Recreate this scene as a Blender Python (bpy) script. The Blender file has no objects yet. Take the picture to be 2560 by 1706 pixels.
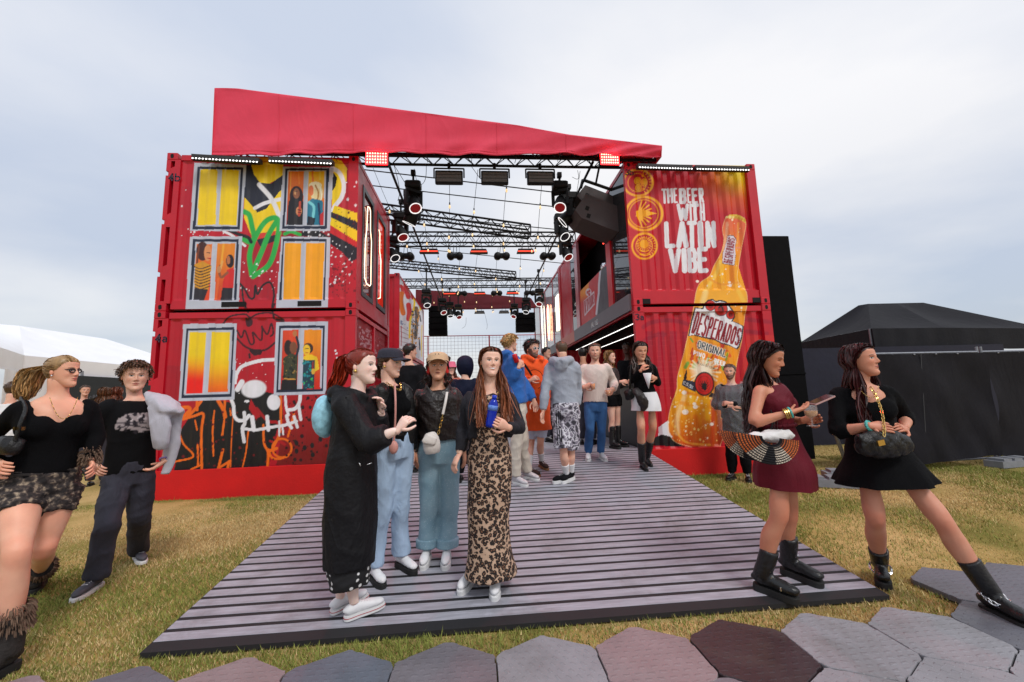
import bpy, math, random
import numpy as np
from mathutils import Vector, Matrix
random.seed(7); RNG = np.random.default_rng(11)
PI = math.pi
SC = bpy.context.scene
COL = SC.collection

# ------------------------------------------------------------------ camera
F_PX, YAW, PITCH, ROLL = 1024.42, 0.0836467, 0.1285878, -0.0306384
CAM = np.array([4.90724, -6.54852, 1.38772])
def _axes():
    cy, sy, cp, sp = math.cos(YAW), math.sin(YAW), math.cos(PITCH), math.sin(PITCH)
    fwd = np.array([sy*cp, cy*cp, sp]); rt = np.array([cy, -sy, 0.0]); up = np.cross(rt, fwd)
    cr, sr = math.cos(ROLL), math.sin(ROLL)
    return cr*rt+sr*up, -sr*rt+cr*up, fwd
RT, UP, FW = _axes()
cam_d = bpy.data.cameras.new('camera'); cam = bpy.data.objects.new('camera', cam_d); COL.objects.link(cam)
cam_d.sensor_fit = 'HORIZONTAL'; cam_d.sensor_width = 36.0; cam_d.lens = 36.0*F_PX/2560.0
cam_d.clip_start = 0.05; cam_d.clip_end = 5000
m = Matrix.Identity(4)
for i in range(3):
    m[i][0] = RT[i]; m[i][1] = UP[i]; m[i][2] = -FW[i]; m[i][3] = CAM[i]
cam.matrix_world = m
SC.camera = cam

# ------------------------------------------------------------------ light
SUN_EL, SUN_AZ = math.radians(50), math.radians(150)   # azimuth clockwise from +Y (into the picture)
w = bpy.data.worlds.new('World'); SC.world = w; w.use_nodes = True
nt = w.node_tree; N = nt.nodes; L = nt.links
bg = N['Background']
sky = N.new('ShaderNodeTexSky'); sky.sky_type = 'NISHITA'; sky.sun_disc = False
sky.sun_elevation = SUN_EL; sky.sun_rotation = SUN_AZ; sky.air_density = 1.2; sky.dust_density = 2.0
tc = N.new('ShaderNodeTexCoord')
sep = N.new('ShaderNodeSeparateXYZ'); L.new(tc.outputs['Generated'], sep.inputs[0])
mx = N.new('ShaderNodeMath'); mx.operation = 'MAXIMUM'; mx.inputs[1].default_value = 0.0; L.new(sep.outputs['Z'], mx.inputs[0])
ad = N.new('ShaderNodeMath'); ad.operation = 'ADD'; ad.inputs[1].default_value = 0.16; L.new(mx.outputs[0], ad.inputs[0])
dx = N.new('ShaderNodeMath'); dx.operation = 'DIVIDE'; L.new(sep.outputs['X'], dx.inputs[0]); L.new(ad.outputs[0], dx.inputs[1])
dy = N.new('ShaderNodeMath'); dy.operation = 'DIVIDE'; L.new(sep.outputs['Y'], dy.inputs[0]); L.new(ad.outputs[0], dy.inputs[1])
cmb = N.new('ShaderNodeCombineXYZ'); L.new(dx.outputs[0], cmb.inputs[0]); L.new(dy.outputs[0], cmb.inputs[1])
mp = N.new('ShaderNodeMapping'); mp.inputs['Rotation'].default_value = (0, 0, 0.5); mp.inputs['Scale'].default_value = (0.5, 0.62, 1); mp.inputs['Location'].default_value = (5.3, 2.2, 0)
L.new(cmb.outputs[0], mp.inputs[0])
n1 = N.new('ShaderNodeTexNoise'); n1.inputs['Scale'].default_value = 0.9; n1.inputs['Detail'].default_value = 7; n1.inputs['Roughness'].default_value = 0.5; n1.inputs['Distortion'].default_value = 0.15
L.new(mp.outputs[0], n1.inputs['Vector'])
rp = N.new('ShaderNodeValToRGB'); e = rp.color_ramp.elements
e[0].position = 0.36; e[0].color = (6.3, 7.0, 8.4, 1); e[1].position = 0.59; e[1].color = (9.7, 9.7, 9.95, 1)
k = rp.color_ramp.elements.new(0.46); k.color = (7.7, 8.1, 9.0, 1)
L.new(n1.outputs['Fac'], rp.inputs[0])
# the cloud sheet is thinner towards the horizon, where bluer sky comes through
hz = N.new('ShaderNodeMapRange'); hz.inputs['From Min'].default_value = 0.0; hz.inputs['From Max'].default_value = 0.5; hz.inputs['To Min'].default_value = 0.62; hz.inputs['To Max'].default_value = 0.97
L.new(sep.outputs['Z'], hz.inputs['Value'])
mixs = N.new('ShaderNodeMix'); mixs.data_type = 'RGBA'
L.new(hz.outputs[0], mixs.inputs[0]); L.new(sky.outputs[0], mixs.inputs[6]); L.new(rp.outputs[0], mixs.inputs[7])
L.new(mixs.outputs[2], bg.inputs['Color']); bg.inputs['Strength'].default_value = 0.10

sun_d = bpy.data.lights.new('sun', 'SUN'); sun_d.energy = 1.5; sun_d.angle = math.radians(14); sun_d.color = (1.0, 0.965, 0.92)
sun = bpy.data.objects.new('sun', sun_d); COL.objects.link(sun)
sd = Vector((math.sin(SUN_AZ)*math.cos(SUN_EL), math.cos(SUN_AZ)*math.cos(SUN_EL), math.sin(SUN_EL)))
sun.rotation_euler = (-sd).to_track_quat('-Z', 'Y').to_euler()
SC.view_settings.view_transform = 'Standard'; SC.view_settings.look = 'None'; SC.view_settings.gamma = 1.0
SC.view_settings.use_curve_mapping = False; SC.view_settings.exposure = 0.0
SC.render.engine = 'CYCLES'; SC.cycles.use_denoising = True; SC.cycles.max_bounces = 6; SC.cycles.diffuse_bounces = 2
SC.cycles.transparent_max_bounces = 8; SC.cycles.caustics_reflective = False; SC.cycles.caustics_refractive = False

# ------------------------------------------------------------------ measuring helpers (pixel of the 2560 wide photograph -> point on a real plane)
def ray(x, y): return FW + (x-1280)/F_PX*RT - (y-853)/F_PX*UP
def onX(x, y, X): d = ray(x, y); return CAM + d*(X-CAM[0])/d[0]
def onY(x, y, Y): d = ray(x, y); return CAM + d*(Y-CAM[1])/d[1]
def onZ(x, y, Z): d = ray(x, y); return CAM + d*(Z-CAM[2])/d[2]
def project(P):
    d = np.asarray(P, float)-CAM; z = d@FW
    return np.stack([1280+F_PX*(d@RT)/z, 853-F_PX*(d@UP)/z], -1)
def zoomer(x0, y0, s): return lambda x, y: (x0+s*x, y0+s*y)
RAMP_Y0, DECK = -3.9, 0.44
def ramp_z(y): return min(DECK, max(0.02, DECK+0.1077*y)) if y > RAMP_Y0 else 0.0
def onRamp(x, y):
    d = ray(x, y); t = (DECK+0.1077*CAM[1]-CAM[2])/(d[2]-0.1077*d[1]); P = CAM+t*d
    return P if P[1] <= 0 else onZ(x, y, DECK)

# ------------------------------------------------------------------ object helpers
def tag(o, label=None, cat=None, group=None, kind=None):
    if label: o['label'] = label
    if cat: o['category'] = cat
    if group: o['group'] = group
    if kind: o['kind'] = kind
    return o
def empty(name, loc, label=None, cat=None, group=None, kind=None):
    o = bpy.data.objects.new(name, None); o.empty_display_size = 0.1; COL.objects.link(o); o.location = loc
    return tag(o, label, cat, group, kind)
def root_loc(p):
    v = Vector((0, 0, 0))
    while p is not None: v += p.location; p = p.parent
    return v
def mesh_obj(name, V, Fc, mat, parent=None, smooth=False, cols=None, loc=None):
    V = np.asarray(V, float).reshape(-1, 3)
    off = np.array(root_loc(parent)) if parent is not None else np.array(loc if loc is not None else (0, 0, 0), float)
    me = bpy.data.meshes.new(name)
    me.from_pydata((V-off).tolist() if len(V) < 60000 else (V-off), [], Fc if isinstance(Fc, list) else Fc.tolist())
    if cols is not None:
        a = me.color_attributes.new('Col', 'FLOAT_COLOR', 'POINT')
        c = np.ones((len(V), 4), np.float32); c[:, :3] = cols; a.data.foreach_set('color', c.ravel())
    if smooth: me.polygons.foreach_set('use_smooth', np.ones(len(me.polygons), bool))
    if mat is not None: me.materials.append(mat)
    me.update()
    o = bpy.data.objects.new(name, me); COL.objects.link(o)
    if parent is not None: o.parent = parent
    elif loc is not None: o.location = loc
    return o
def copy_tree(o, parent=None):
    c = o.copy(); COL.objects.link(c); c.parent = parent
    for ch in [x for x in bpy.data.objects if x.parent == o]: copy_tree(ch, c)
    return c
def unit(v): v = np.asarray(v, float); return v/(np.linalg.norm(v)+1e-12)
class MB:
    def __init__(s): s.v = []; s.f = []
    def add(s, V, Fc):
        b = len(s.v); s.v += [tuple(map(float, p)) for p in V]; s.f += [[i+b for i in q] for q in Fc]; return s
    def box(s, a, b, bev=0.0):
        (x0, y0, z0), (x1, y1, z1) = np.minimum(a, b), np.maximum(a, b)
        if bev <= 0:
            return s.add([(x0,y0,z0),(x1,y0,z0),(x1,y1,z0),(x0,y1,z0),(x0,y0,z1),(x1,y0,z1),(x1,y1,z1),(x0,y1,z1)],
                  [[0,3,2,1],[4,5,6,7],[0,1,5,4],[1,2,6,5],[2,3,7,6],[3,0,4,7]])
        # chamfer of the vertical outline plus top and bottom inset
        def ol(d, z): return [(x0+d+bev,y0+d,z),(x1-d-bev,y0+d,z),(x1-d,y0+d+bev,z),(x1-d,y1-d-bev,z),(x1-d-bev,y1-d,z),(x0+d+bev,y1-d,z),(x0+d,y1-d-bev,z),(x0+d,y0+d+bev,z)]
        V = ol(bev, z0)+ol(0, z0+bev)+ol(0, z1-bev)+ol(bev, z1)
        Fc = [list(range(7, -1, -1)), list(range(24, 32))]
        for k in range(3):
            for i in range(8): j = (i+1) % 8; Fc.append([k*8+i, k*8+j, k*8+8+j, k*8+8+i])
        return s.add(V, Fc)
    def obox(s, c, ax, ay, az):
        c, ax, ay, az = map(lambda q: np.asarray(q, float), (c, ax, ay, az))
        V = [c+i*ax+j*ay+k*az for k in (-1, 1) for (i, j) in ((-1,-1),(1,-1),(1,1),(-1,1))]
        return s.add(V, [[0,3,2,1],[4,5,6,7],[0,1,5,4],[1,2,6,5],[2,3,7,6],[3,0,4,7]])
    def bar(s, p, q, r, n=6, r2=None):
        p, q = np.asarray(p, float), np.asarray(q, float); t = unit(q-p)
        a = unit(np.cross(t, (0.3, 0.1, 1.0) if abs(t[2]) < 0.9 else (1, 0.2, 0))); b = np.cross(t, a); r2 = r if r2 is None else r2
        V = []
        for c, rr in ((p, r), (q, r2)):
            V += [c+rr*(math.cos(2*PI*i/n)*a+math.sin(2*PI*i/n)*b) for i in range(n)]
        Fc = [[i, (i+1) % n, n+(i+1) % n, n+i] for i in range(n)]+[list(range(n-1, -1, -1)), list(range(n, 2*n))]
        return s.add(V, Fc)
    def path(s, pts, r, n=6):
        for a, b in zip(pts[:-1], pts[1:]): s.bar(a, b, r, n)
        return s
    def lathe(s, c, axis, prof, n=16, side=None):
        c = np.asarray(c, float); t = unit(axis); a = unit(np.cross(t, (0.3, 0.1, 1.0) if abs(t[2]) < 0.9 else (1, 0.2, 0))); b = np.cross(t, a)
        V = []
        for h, r in prof: V += [c+t*h+r*(math.cos(2*PI*i/n)*a+math.sin(2*PI*i/n)*b) for i in range(n)]
        Fc = []
        for k in range(len(prof)-1):
            for i in range(n): j = (i+1) % n; Fc.append([k*n+i, k*n+j, k*n+n+j, k*n+n+i])
        Fc += [list(range(n-1, -1, -1)), list(range((len(prof)-1)*n, len(prof)*n))]
        return s.add(V, Fc)
    def prism(s, poly, d):
        """closed polygon of 3D points swept by vector d"""
        n = len(poly); P = [np.asarray(p, float) for p in poly]
        return s.add(P+[p+np.asarray(d, float) for p in P], [list(range(n-1, -1, -1)), list(range(n, 2*n))]+[[i, (i+1) % n, n+(i+1) % n, n+i] for i in range(n)])
    def quad(s, a, b, c, d): return s.add([a, b, c, d], [[0, 1, 2, 3]])
    def ball(s, c, r, n=10, mrows=7):
        rr = np.array([r, r, r]) if np.isscalar(r) else np.array(r); V = []; Fc = []
        for k in range(mrows+1):
            ph = PI*k/mrows
            for i in range(n): V.append(np.asarray(c)+rr*np.array([math.sin(ph)*math.cos(2*PI*i/n), math.sin(ph)*math.sin(2*PI*i/n), math.cos(ph)]))
        for k in range(mrows):
            for i in range(n): j = (i+1) % n; Fc.append([k*n+i, k*n+n+i, k*n+n+j, k*n+j])
        return s.add(V, Fc)
    def build(s, name, mat, parent=None, smooth=False, loc=None):
        return mesh_obj(name, s.v, s.f, mat, parent, smooth, loc=loc)

# ------------------------------------------------------------------ materials
def lin(*c):
    c = np.array(c, float)/255.0
    return tuple(np.where(c <= 0.04045, c/12.92, ((c+0.055)/1.055)**2.4))
MATS = {}
def mat(name, col=(0.5, 0.5, 0.5), rough=0.6, metal=0.0, var=0.12, scale=6.0, bump=0.0, bscale=60.0, attr=False, emis=None, estr=0.0, coat=0.0, spec=None, stretch=None, sheen=0.0, rvar=0.0, trans=0.0, alpha=1.0, sss=0.0, fold=None, world=False, dirt=0.0):
    if name in MATS: return MATS[name]
    M = bpy.data.materials.new(name); M.use_nodes = True; T = M.node_tree; B = T.nodes['Principled BSDF']; MATS[name] = M
    co = T.nodes.new('ShaderNodeTexCoord'); vec = co.outputs['Object']
    if world: vec = T.nodes.new('ShaderNodeNewGeometry').outputs['Position']
    raw = vec
    if stretch:
        mp = T.nodes.new('ShaderNodeMapping'); mp.inputs['Scale'].default_value = stretch; T.links.new(vec, mp.inputs[0]); vec = mp.outputs[0]
    nz = T.nodes.new('ShaderNodeTexNoise'); nz.inputs['Scale'].default_value = scale; nz.inputs['Detail'].default_value = 6; nz.inputs['Roughness'].default_value = 0.6; T.links.new(vec, nz.inputs['Vector'])
    mr = T.nodes.new('ShaderNodeMapRange'); mr.inputs['From Min'].default_value = 0.25; mr.inputs['From Max'].default_value = 0.75; mr.inputs['To Min'].default_value = 1-var; mr.inputs['To Max'].default_value = 1+var
    T.links.new(nz.outputs['Fac'], mr.inputs['Value'])
    ml = T.nodes.new('ShaderNodeMix'); ml.data_type = 'RGBA'; ml.blend_type = 'MULTIPLY'; ml.inputs[0].default_value = 1.0
    if attr:
        at = T.nodes.new('ShaderNodeVertexColor'); at.layer_name = 'Col'; T.links.new(at.outputs['Color'], ml.inputs[6])
    else: ml.inputs[6].default_value = (*col, 1)
    cb = T.nodes.new('ShaderNodeCombineXYZ')
    for i in range(3): T.links.new(mr.outputs[0], cb.inputs[i])
    T.links.new(cb.outputs[0], ml.inputs[7]); T.links.new(ml.outputs[2], B.inputs['Base Color'])
    if dirt > 0:   # scuffs and trodden-in dirt with their own shapes
        d1 = T.nodes.new('ShaderNodeTexNoise'); d1.inputs['Scale'].default_value = 1.7; d1.inputs['Detail'].default_value = 9; d1.inputs['Roughness'].default_value = 0.72; d1.inputs['Distortion'].default_value = 0.6; T.links.new(raw, d1.inputs['Vector'])
        d2 = T.nodes.new('ShaderNodeMapRange'); d2.inputs['From Min'].default_value = 0.50; d2.inputs['From Max'].default_value = 0.68; d2.inputs['To Min'].default_value = 0.0; d2.inputs['To Max'].default_value = dirt; T.links.new(d1.outputs['Fac'], d2.inputs['Value'])
        dm = T.nodes.new('ShaderNodeMix'); dm.data_type = 'RGBA'; T.links.new(d2.outputs[0], dm.inputs[0]); T.links.new(ml.outputs[2], dm.inputs[6]); dm.inputs[7].default_value = (0.10, 0.085, 0.07, 1); T.links.new(dm.outputs[2], B.inputs['Base Color'])
    B.inputs['Roughness'].default_value = rough; B.inputs['Metallic'].default_value = metal
    if rvar > 0:
        m2 = T.nodes.new('ShaderNodeMapRange'); m2.inputs['To Min'].default_value = max(0.02, rough-rvar); m2.inputs['To Max'].default_value = min(1, rough+rvar)
        m2.inputs['From Min'].default_value = 0.3; m2.inputs['From Max'].default_value = 0.7
        T.links.new(nz.outputs['Fac'], m2.inputs['Value']); T.links.new(m2.outputs[0], B.inputs['Roughness'])
    if coat: B.inputs['Coat Weight'].default_value = coat; B.inputs['Coat Roughness'].default_value = 0.15
    if spec is not None: B.inputs['Specular IOR Level'].default_value = spec
    if sheen: B.inputs['Sheen Weight'].default_value = sheen
    if trans: B.inputs['Transmission Weight'].default_value = trans; B.inputs['IOR'].default_value = 1.35
    if sss: B.inputs['Subsurface Weight'].default_value = sss; B.inputs['Subsurface Radius'].default_value = (0.02, 0.008, 0.004); B.inputs['Subsurface Scale'].default_value = 0.5
    if alpha < 1: B.inputs['Alpha'].default_value = alpha
    if emis is not None:
        B.inputs['Emission Color'].default_value = (*emis, 1); B.inputs['Emission Strength'].default_value = estr
    if bump > 0:
        nb = T.nodes.new('ShaderNodeTexNoise'); nb.inputs['Scale'].default_value = bscale; nb.inputs['Detail'].default_value = 5; T.links.new(vec, nb.inputs['Vector'])
        bp = T.nodes.new('ShaderNodeBump'); bp.inputs['Strength'].default_value = bump; bp.inputs['Distance'].default_value = 0.02
        T.links.new(nb.outputs['Fac'], bp.inputs['Height']); T.links.new(bp.outputs[0], B.inputs['Normal'])
        if fold:   # creases of cloth: ridged, warped noise
            nf = T.nodes.new('ShaderNodeTexNoise'); nf.inputs['Scale'].default_value = fold[0]; nf.inputs['Detail'].default_value = 3; nf.inputs['Distortion'].default_value = 1.6; mpf = T.nodes.new('ShaderNodeMapping'); mpf.inputs['Scale'].default_value = (1.0, 1.0, 0.45); mpf.inputs['Rotation'].default_value = (0.25, 0.2, 0.0); T.links.new(co.outputs['Object'], mpf.inputs[0]); T.links.new(mpf.outputs[0], nf.inputs['Vector'])
            s1 = T.nodes.new('ShaderNodeMath'); s1.operation = 'SUBTRACT'; s1.inputs[1].default_value = 0.5; T.links.new(nf.outputs['Fac'], s1.inputs[0])
            s2 = T.nodes.new('ShaderNodeMath'); s2.operation = 'ABSOLUTE'; T.links.new(s1.outputs[0], s2.inputs[0])
            b3 = T.nodes.new('ShaderNodeBump'); b3.inputs['Strength'].default_value = fold[1]; b3.inputs['Distance'].default_value = 0.06; b3.invert = True
            T.links.new(s2.outputs[0], b3.inputs['Height']); T.links.new(bp.outputs[0], b3.inputs['Normal']); T.links.new(b3.outputs[0], B.inputs['Normal'])
    return M
RED = lin(192, 10, 36)
m_red = mat('container_red_paint', RED, 0.42, 0, 0.14, 3.0, 0.08, 25, rvar=0.12)
m_mural = mat('mural_paint', rough=0.42, var=0.07, scale=5.0, bump=0.06, bscale=30, attr=True, rvar=0.1)
m_plinth = mat('plinth_red_board', lin(205, 8, 6), 0.75, 0, 0.12, 2.5, 0.15, 40)
m_black = mat('black_powder_coat', (0.006, 0.006, 0.007), 0.5, 0, 0.2, 9, spec=.25)
m_blackm = mat('black_matt', (0.005, 0.005, 0.006), 0.9, 0, 0.25, 9, 0.1, 60, spec=.12)
m_dark = mat('dark_grey_plastic', (0.03, 0.03, 0.034), 0.55, 0, 0.2, 9)
m_steel = mat('galvanised_steel', (0.26, 0.27, 0.30), 0.5, 0.7, 0.2, 12)
m_white = mat('white_paint', (0.78, 0.78, 0.8), 0.5)
m_void = mat('pocket_dark', (0.004, 0.004, 0.005), 0.9)
# ================================================================== SETTING: ground, ramp, deck, tiles
def grid_noise(x, y, seed, octs=((1.1, 1.0), (3.3, 0.5), (9.0, 0.25))):
    r = np.random.default_rng(seed); o = np.zeros_like(x)
    for f, a in octs:
        for k in range(4):
            an = r.uniform(0, 2*PI); ph = r.uniform(0, 6.28); ff = f*r.uniform(0.7, 1.3)
            o += a*0.5*np.sin(ff*(x*math.cos(an)+y*math.sin(an))+ph+1.3*np.sin(0.7*ff*(x*math.sin(an)-y*math.cos(an))+ph*2))
    return o
def ground_material():
    M = bpy.data.materials.new('dry_grass_ground'); M.use_nodes = True; T = M.node_tree; B = T.nodes['Principled BSDF']
    co = T.nodes.new('ShaderNodeTexCoord')
    a = T.nodes.new('ShaderNodeTexNoise'); a.inputs['Scale'].default_value = 0.9; a.inputs['Detail'].default_value = 8; T.links.new(co.outputs['Object'], a.inputs['Vector'])
    r = T.nodes.new('ShaderNodeValToRGB'); e = r.color_ramp.elements
    e[0].position = 0.36; e[0].color = (*lin(136, 128, 68), 1); e[1].position = 0.62; e[1].color = (*lin(206, 176, 118), 1)
    k = e.new(0.5); k.color = (*lin(180, 156, 96), 1); T.links.new(a.outputs['Fac'], r.inputs[0])
    b = T.nodes.new('ShaderNodeTexNoise'); b.inputs['Scale'].default_value = 90; b.inputs['Detail'].default_value = 4; T.links.new(co.outputs['Object'], b.inputs['Vector'])
    mr = T.nodes.new('ShaderNodeMapRange'); mr.inputs['To Min'].default_value = 0.45; mr.inputs['To Max'].default_value = 1.35; T.links.new(b.outputs['Fac'], mr.inputs['Value'])
    ml = T.nodes.new('ShaderNodeMix'); ml.data_type = 'RGBA'; ml.blend_type = 'MULTIPLY'; ml.inputs[0].default_value = 1; T.links.new(r.outputs[0], ml.inputs[6])
    cb = T.nodes.new('ShaderNodeCombineXYZ')
    for i in range(3): T.links.new(mr.outputs[0], cb.inputs[i])
    T.links.new(cb.outputs[0], ml.inputs[7]); T.links.new(ml.outputs[2], B.inputs['Base Color']); B.inputs['Roughness'].default_value = 0.95; B.inputs['Specular IOR Level'].default_value = 0.1
    bp = T.nodes.new('ShaderNodeBump'); bp.inputs['Strength'].default_value = 0.6; bp.inputs['Distance'].default_value = 0.02; T.links.new(b.outputs['Fac'], bp.inputs['Height']); T.links.new(bp.outputs[0], B.inputs['Normal'])
    return M
m_ground = ground_material()
def make_ground():
    xs = np.concatenate([[-600, -200, -80, -30], np.arange(-12, 24.1, 0.3), [40, 90, 220, 600]])
    ys = np.concatenate([[-60, -20], np.arange(-9, 16.1, 0.3), [30, 70, 160, 400, 1200]])
    X, Y = np.meshgrid(xs, ys); Z = 0.012*grid_noise(X, Y, 3)*((np.abs(X-6) < 16) & (np.abs(Y) < 15)) - 0.012
    Z[(X > 2.8) & (X < 7.8) & (Y > -4.2) & (Y < 0.2)] = -0.03
    Z[(Y < -3.7)] = -0.022
    V = np.stack([X, Y, Z], -1).reshape(-1, 3); nx = len(xs); ny = len(ys)
    q = [[j*nx+i, j*nx+i+1, j*nx+nx+i+1, j*nx+nx+i] for j in range(ny-1) for i in range(nx-1)]
    o = mesh_obj('ground', V, q, m_ground, smooth=True); tag(o, kind='structure')
make_ground()

def make_grass():
    """blades of dry and green grass, one object"""
    r = np.random.default_rng(5)
    def scatter(n, x0, x1, y0, y1): return np.stack([r.uniform(x0, x1, n), r.uniform(y0, y1, n)], -1)
    P = np.concatenate([scatter(135000, -1.2, 3.0, -4.3, 0.0), scatter(20000, -9, -0.6, -2.5, 4.0), scatter(13000, 2.4, 7.7, -4.25, -3.915), scatter(125000, 7.55, 13.0, -4.3, 1.2), scatter(22000, 11.5, 18, -0.6, 4.0),
        scatter(7000, -0.1, 3.0, -0.16, 0.0), scatter(3500, 7.5, 10.0, -0.16, 0.0), scatter(1600, 2.93, 3.02, -3.9, 0), scatter(1600, 7.5, 7.62, -3.9, 0), scatter(5000, 2.2, 4.6, -4.3, -3.92)])
    x, y = P[:, 0], P[:, 1]
    keep = ~((x > 2.97) & (x < 7.55) & (y > -3.9)) & ~((x > 0) & (x < 2.99) & (y > -0.005)) & ~((x > 7.53) & (x < 9.98) & (y > -0.005)) & ~((x > 9.98) & (x < 11.4) & (y > 0.7))
    hx = (np.abs(((x-6.295+0.265) % 0.53)-0.265)); apex = -4.03-hx*0.577
    keep &= ~((y < apex+0.0) & (x > 1.7)) | (r.uniform(0, 1, len(x)) < 0.012)
    x, y = x[keep], y[keep]; n = len(x)
    g = grid_noise(x, y, 21); wear = grid_noise(x, y, 77, ((0.9, 1.0), (2.5, .6)))
    near_wall = np.exp(-np.abs(y+0.1)/0.25)*((x < 3.1) | (x > 7.5)) + np.exp(-np.abs(y+3.98)/0.12)
    greenness = np.clip(0.40+0.5*g+0.35*near_wall-0.2*(wear > 0.6), 0, 1)
    green = r.uniform(0, 1, n) < greenness
    h = (0.008+0.013*r.uniform(0, 1, n)**2)*(0.75+0.6*np.exp(-np.abs(y+0.08)/0.1)+0.35*green)*(1+0.4*(g > 0.3))*np.where(y < -3.88, .8, 1.0)
    h = np.where(r.uniform(0, 1, n) < 0.02, h*1.9, h)
    wd = r.uniform(0.0018, 0.0042, n)*np.clip(1+0.05*np.abs(y+4), 1, 1.6); an = r.uniform(0, 2*PI, n); lean = r.uniform(0.2, 1.9, n)*h
    la = r.uniform(0, 2*PI, n)*0.7+0.4
    b = np.stack([x, y, np.zeros(n)-0.012], -1); sv = np.stack([np.cos(an), np.sin(an), 0*an], -1)*wd[:, None]
    tip = b+np.stack([np.cos(la)*lean, np.sin(la)*lean, h+0.012], -1); mid = b*0.5+tip*0.5; mid[:, 2] += h*0.18
    V = np.stack([b-sv*1.1, b+sv*1.1, tip], 1).reshape(-1, 3)
    i = np.arange(n)*3
    straw = np.stack([lin(212, 190, 138)]*n)*r.uniform(0.65, 1.25, (n, 1)); brown = np.stack([lin(178, 150, 102)]*n)*r.uniform(0.7, 1.2, (n, 1)); gr = np.stack([lin(136, 142, 72)]*n)*r.uniform(0.6, 1.3, (n, 1))
    c = np.where(green[:, None], gr, np.where(r.uniform(0, 1, (n, 1)) < 0.3+0.2*(wear[:, None] > 0.4), brown, straw))
    c5 = np.repeat(c, 3, 0)
    t = np.stack([i, i+1, i+2], -1).tolist()
    o = mesh_obj('grass', V, t, mat('grass_blades', rough=0.8, var=0.1, scale=4, attr=True, spec=0.15), cols=c5)
    tag(o, 'short dry and green festival grass around the ramp', 'grass', kind='stuff')
make_grass()

# ---- ramp and deck of planks
m_plank = mat('grey_plank', lin(160, 160, 170), 0.5, 0, 0.3, 5, 0.3, 90, stretch=(1.0, 9, 6), rvar=0.18, world=True, dirt=.45)
m_groove = mat('ramp_black_base', (0.012, 0.012, 0.014), 0.7)
ramp = empty('ramp', (5.265, -1.95, 0), kind='structure')
def rz(y): return DECK+0.1077*y
R0, R1 = 2.995, 7.535
mb = MB(); mb.prism([(R0, RAMP_Y0, 0.019), (R0, RAMP_Y0, -0.01), (R0, 0, -0.01), (R0, 0, DECK-0.001)], (R1-R0, 0, 0)); mb.build('ramp_base', m_groove, ramp)
PW = 0.1085; pl0 = None
npl = 35
for k in range(npl):
    y0 = RAMP_Y0+0.085+k*PW; y1 = min(y0+PW-0.032, -0.005)
    yc = (y0+y1)/2; sl = math.atan(0.1077)
    if pl0 is None or k == npl-1:
        b = MB(); hw = (y1-y0)/2; b.box((R0-5.265+0.004, -hw, -0.011), (R1-5.265-0.004, hw, 0.0014), 0.0008)
        o = mesh_obj('plank', np.array(b.v)+np.array((5.265, -1.95, 0)), b.f, m_plank, ramp); pl0 = pl0 or o
    else:
        o = pl0.copy(); COL.objects.link(o)
    o.location = (0.0, yc+1.95, rz(yc)); o.rotation_euler = (sl, 0, 0)
deck = empty('deck', (5.265, 5.0, 0), kind='structure')
mb = MB(); mb.box((R0+0.003, 0.003, 0), (R1-0.003, 13.5, DECK-0.001)); mb.build('deck_base', m_groove, deck)
d0 = None
for k in range(120):
    y0 = 0.004+k*PW; y1 = y0+PW-0.03
    if d0 is None:
        b = MB(); b.box((R0-5.265+0.006, -PW/2+0.015, -0.011), (R1-5.265-0.006, PW/2-0.015, 0.0014), 0.0008)
        o = d0 = mesh_obj('plank', np.array(b.v)+np.array((5.265, 5.0, 0)), b.f, m_plank, deck)
    else: o = d0.copy(); COL.objects.link(o)
    o.location = (0, (y0+y1)/2-5.0, DECK)

# ---- hexagonal trackway tiles
def tile_mat(name, c, var=0.18, pink=0.0):
    M = mat(name, c, 0.45, 0, var, 3.0, rvar=0.12, world=True, dirt=.35); T = M.node_tree; B = T.nodes['Principled BSDF']
    co = T.nodes.new('ShaderNodeTexCoord')
    # raised anti-slip dashes, relief only
    br = T.nodes.new('ShaderNodeTexBrick'); br.offset = 0.5; br.inputs['Scale'].default_value = 1.0; br.inputs['Brick Width'].default_value = 0.06; br.inputs['Row Height'].default_value = 0.042; br.inputs['Mortar Size'].default_value = 0.0165; br.inputs['Mortar Smooth'].default_value = 0.25
    wv = T.nodes.new('ShaderNodeTexNoise'); wv.inputs['Scale'].default_value = 22; T.links.new(co.outputs['Object'], wv.inputs['Vector'])
    mxv = T.nodes.new('ShaderNodeMix'); mxv.data_type = 'VECTOR'; mxv.inputs[0].default_value = 0.02; T.links.new(co.outputs['Object'], mxv.inputs[4]); T.links.new(wv.outputs['Color'], mxv.inputs[5])
    T.links.new(mxv.outputs[1], br.inputs['Vector'])
    bp = T.nodes.new('ShaderNodeBump'); bp.invert = True; bp.inputs['Strength'].default_value = 0.55; bp.inputs['Distance'].default_value = 0.004; T.links.new(br.outputs['Fac'], bp.inputs['Height'])
    fn = T.nodes.new('ShaderNodeTexNoise'); fn.inputs['Scale'].default_value = 120; T.links.new(co.outputs['Object'], fn.inputs['Vector'])
    b2 = T.nodes.new('ShaderNodeBump'); b2.inputs['Strength'].default_value = 0.2; b2.inputs['Distance'].default_value = 0.004; T.links.new(fn.outputs['Fac'], b2.inputs['Height']); T.links.new(bp.outputs[0], b2.inputs['Normal'])
    T.links.new(b2.outputs[0], B.inputs['Normal'])
    return M
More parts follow.
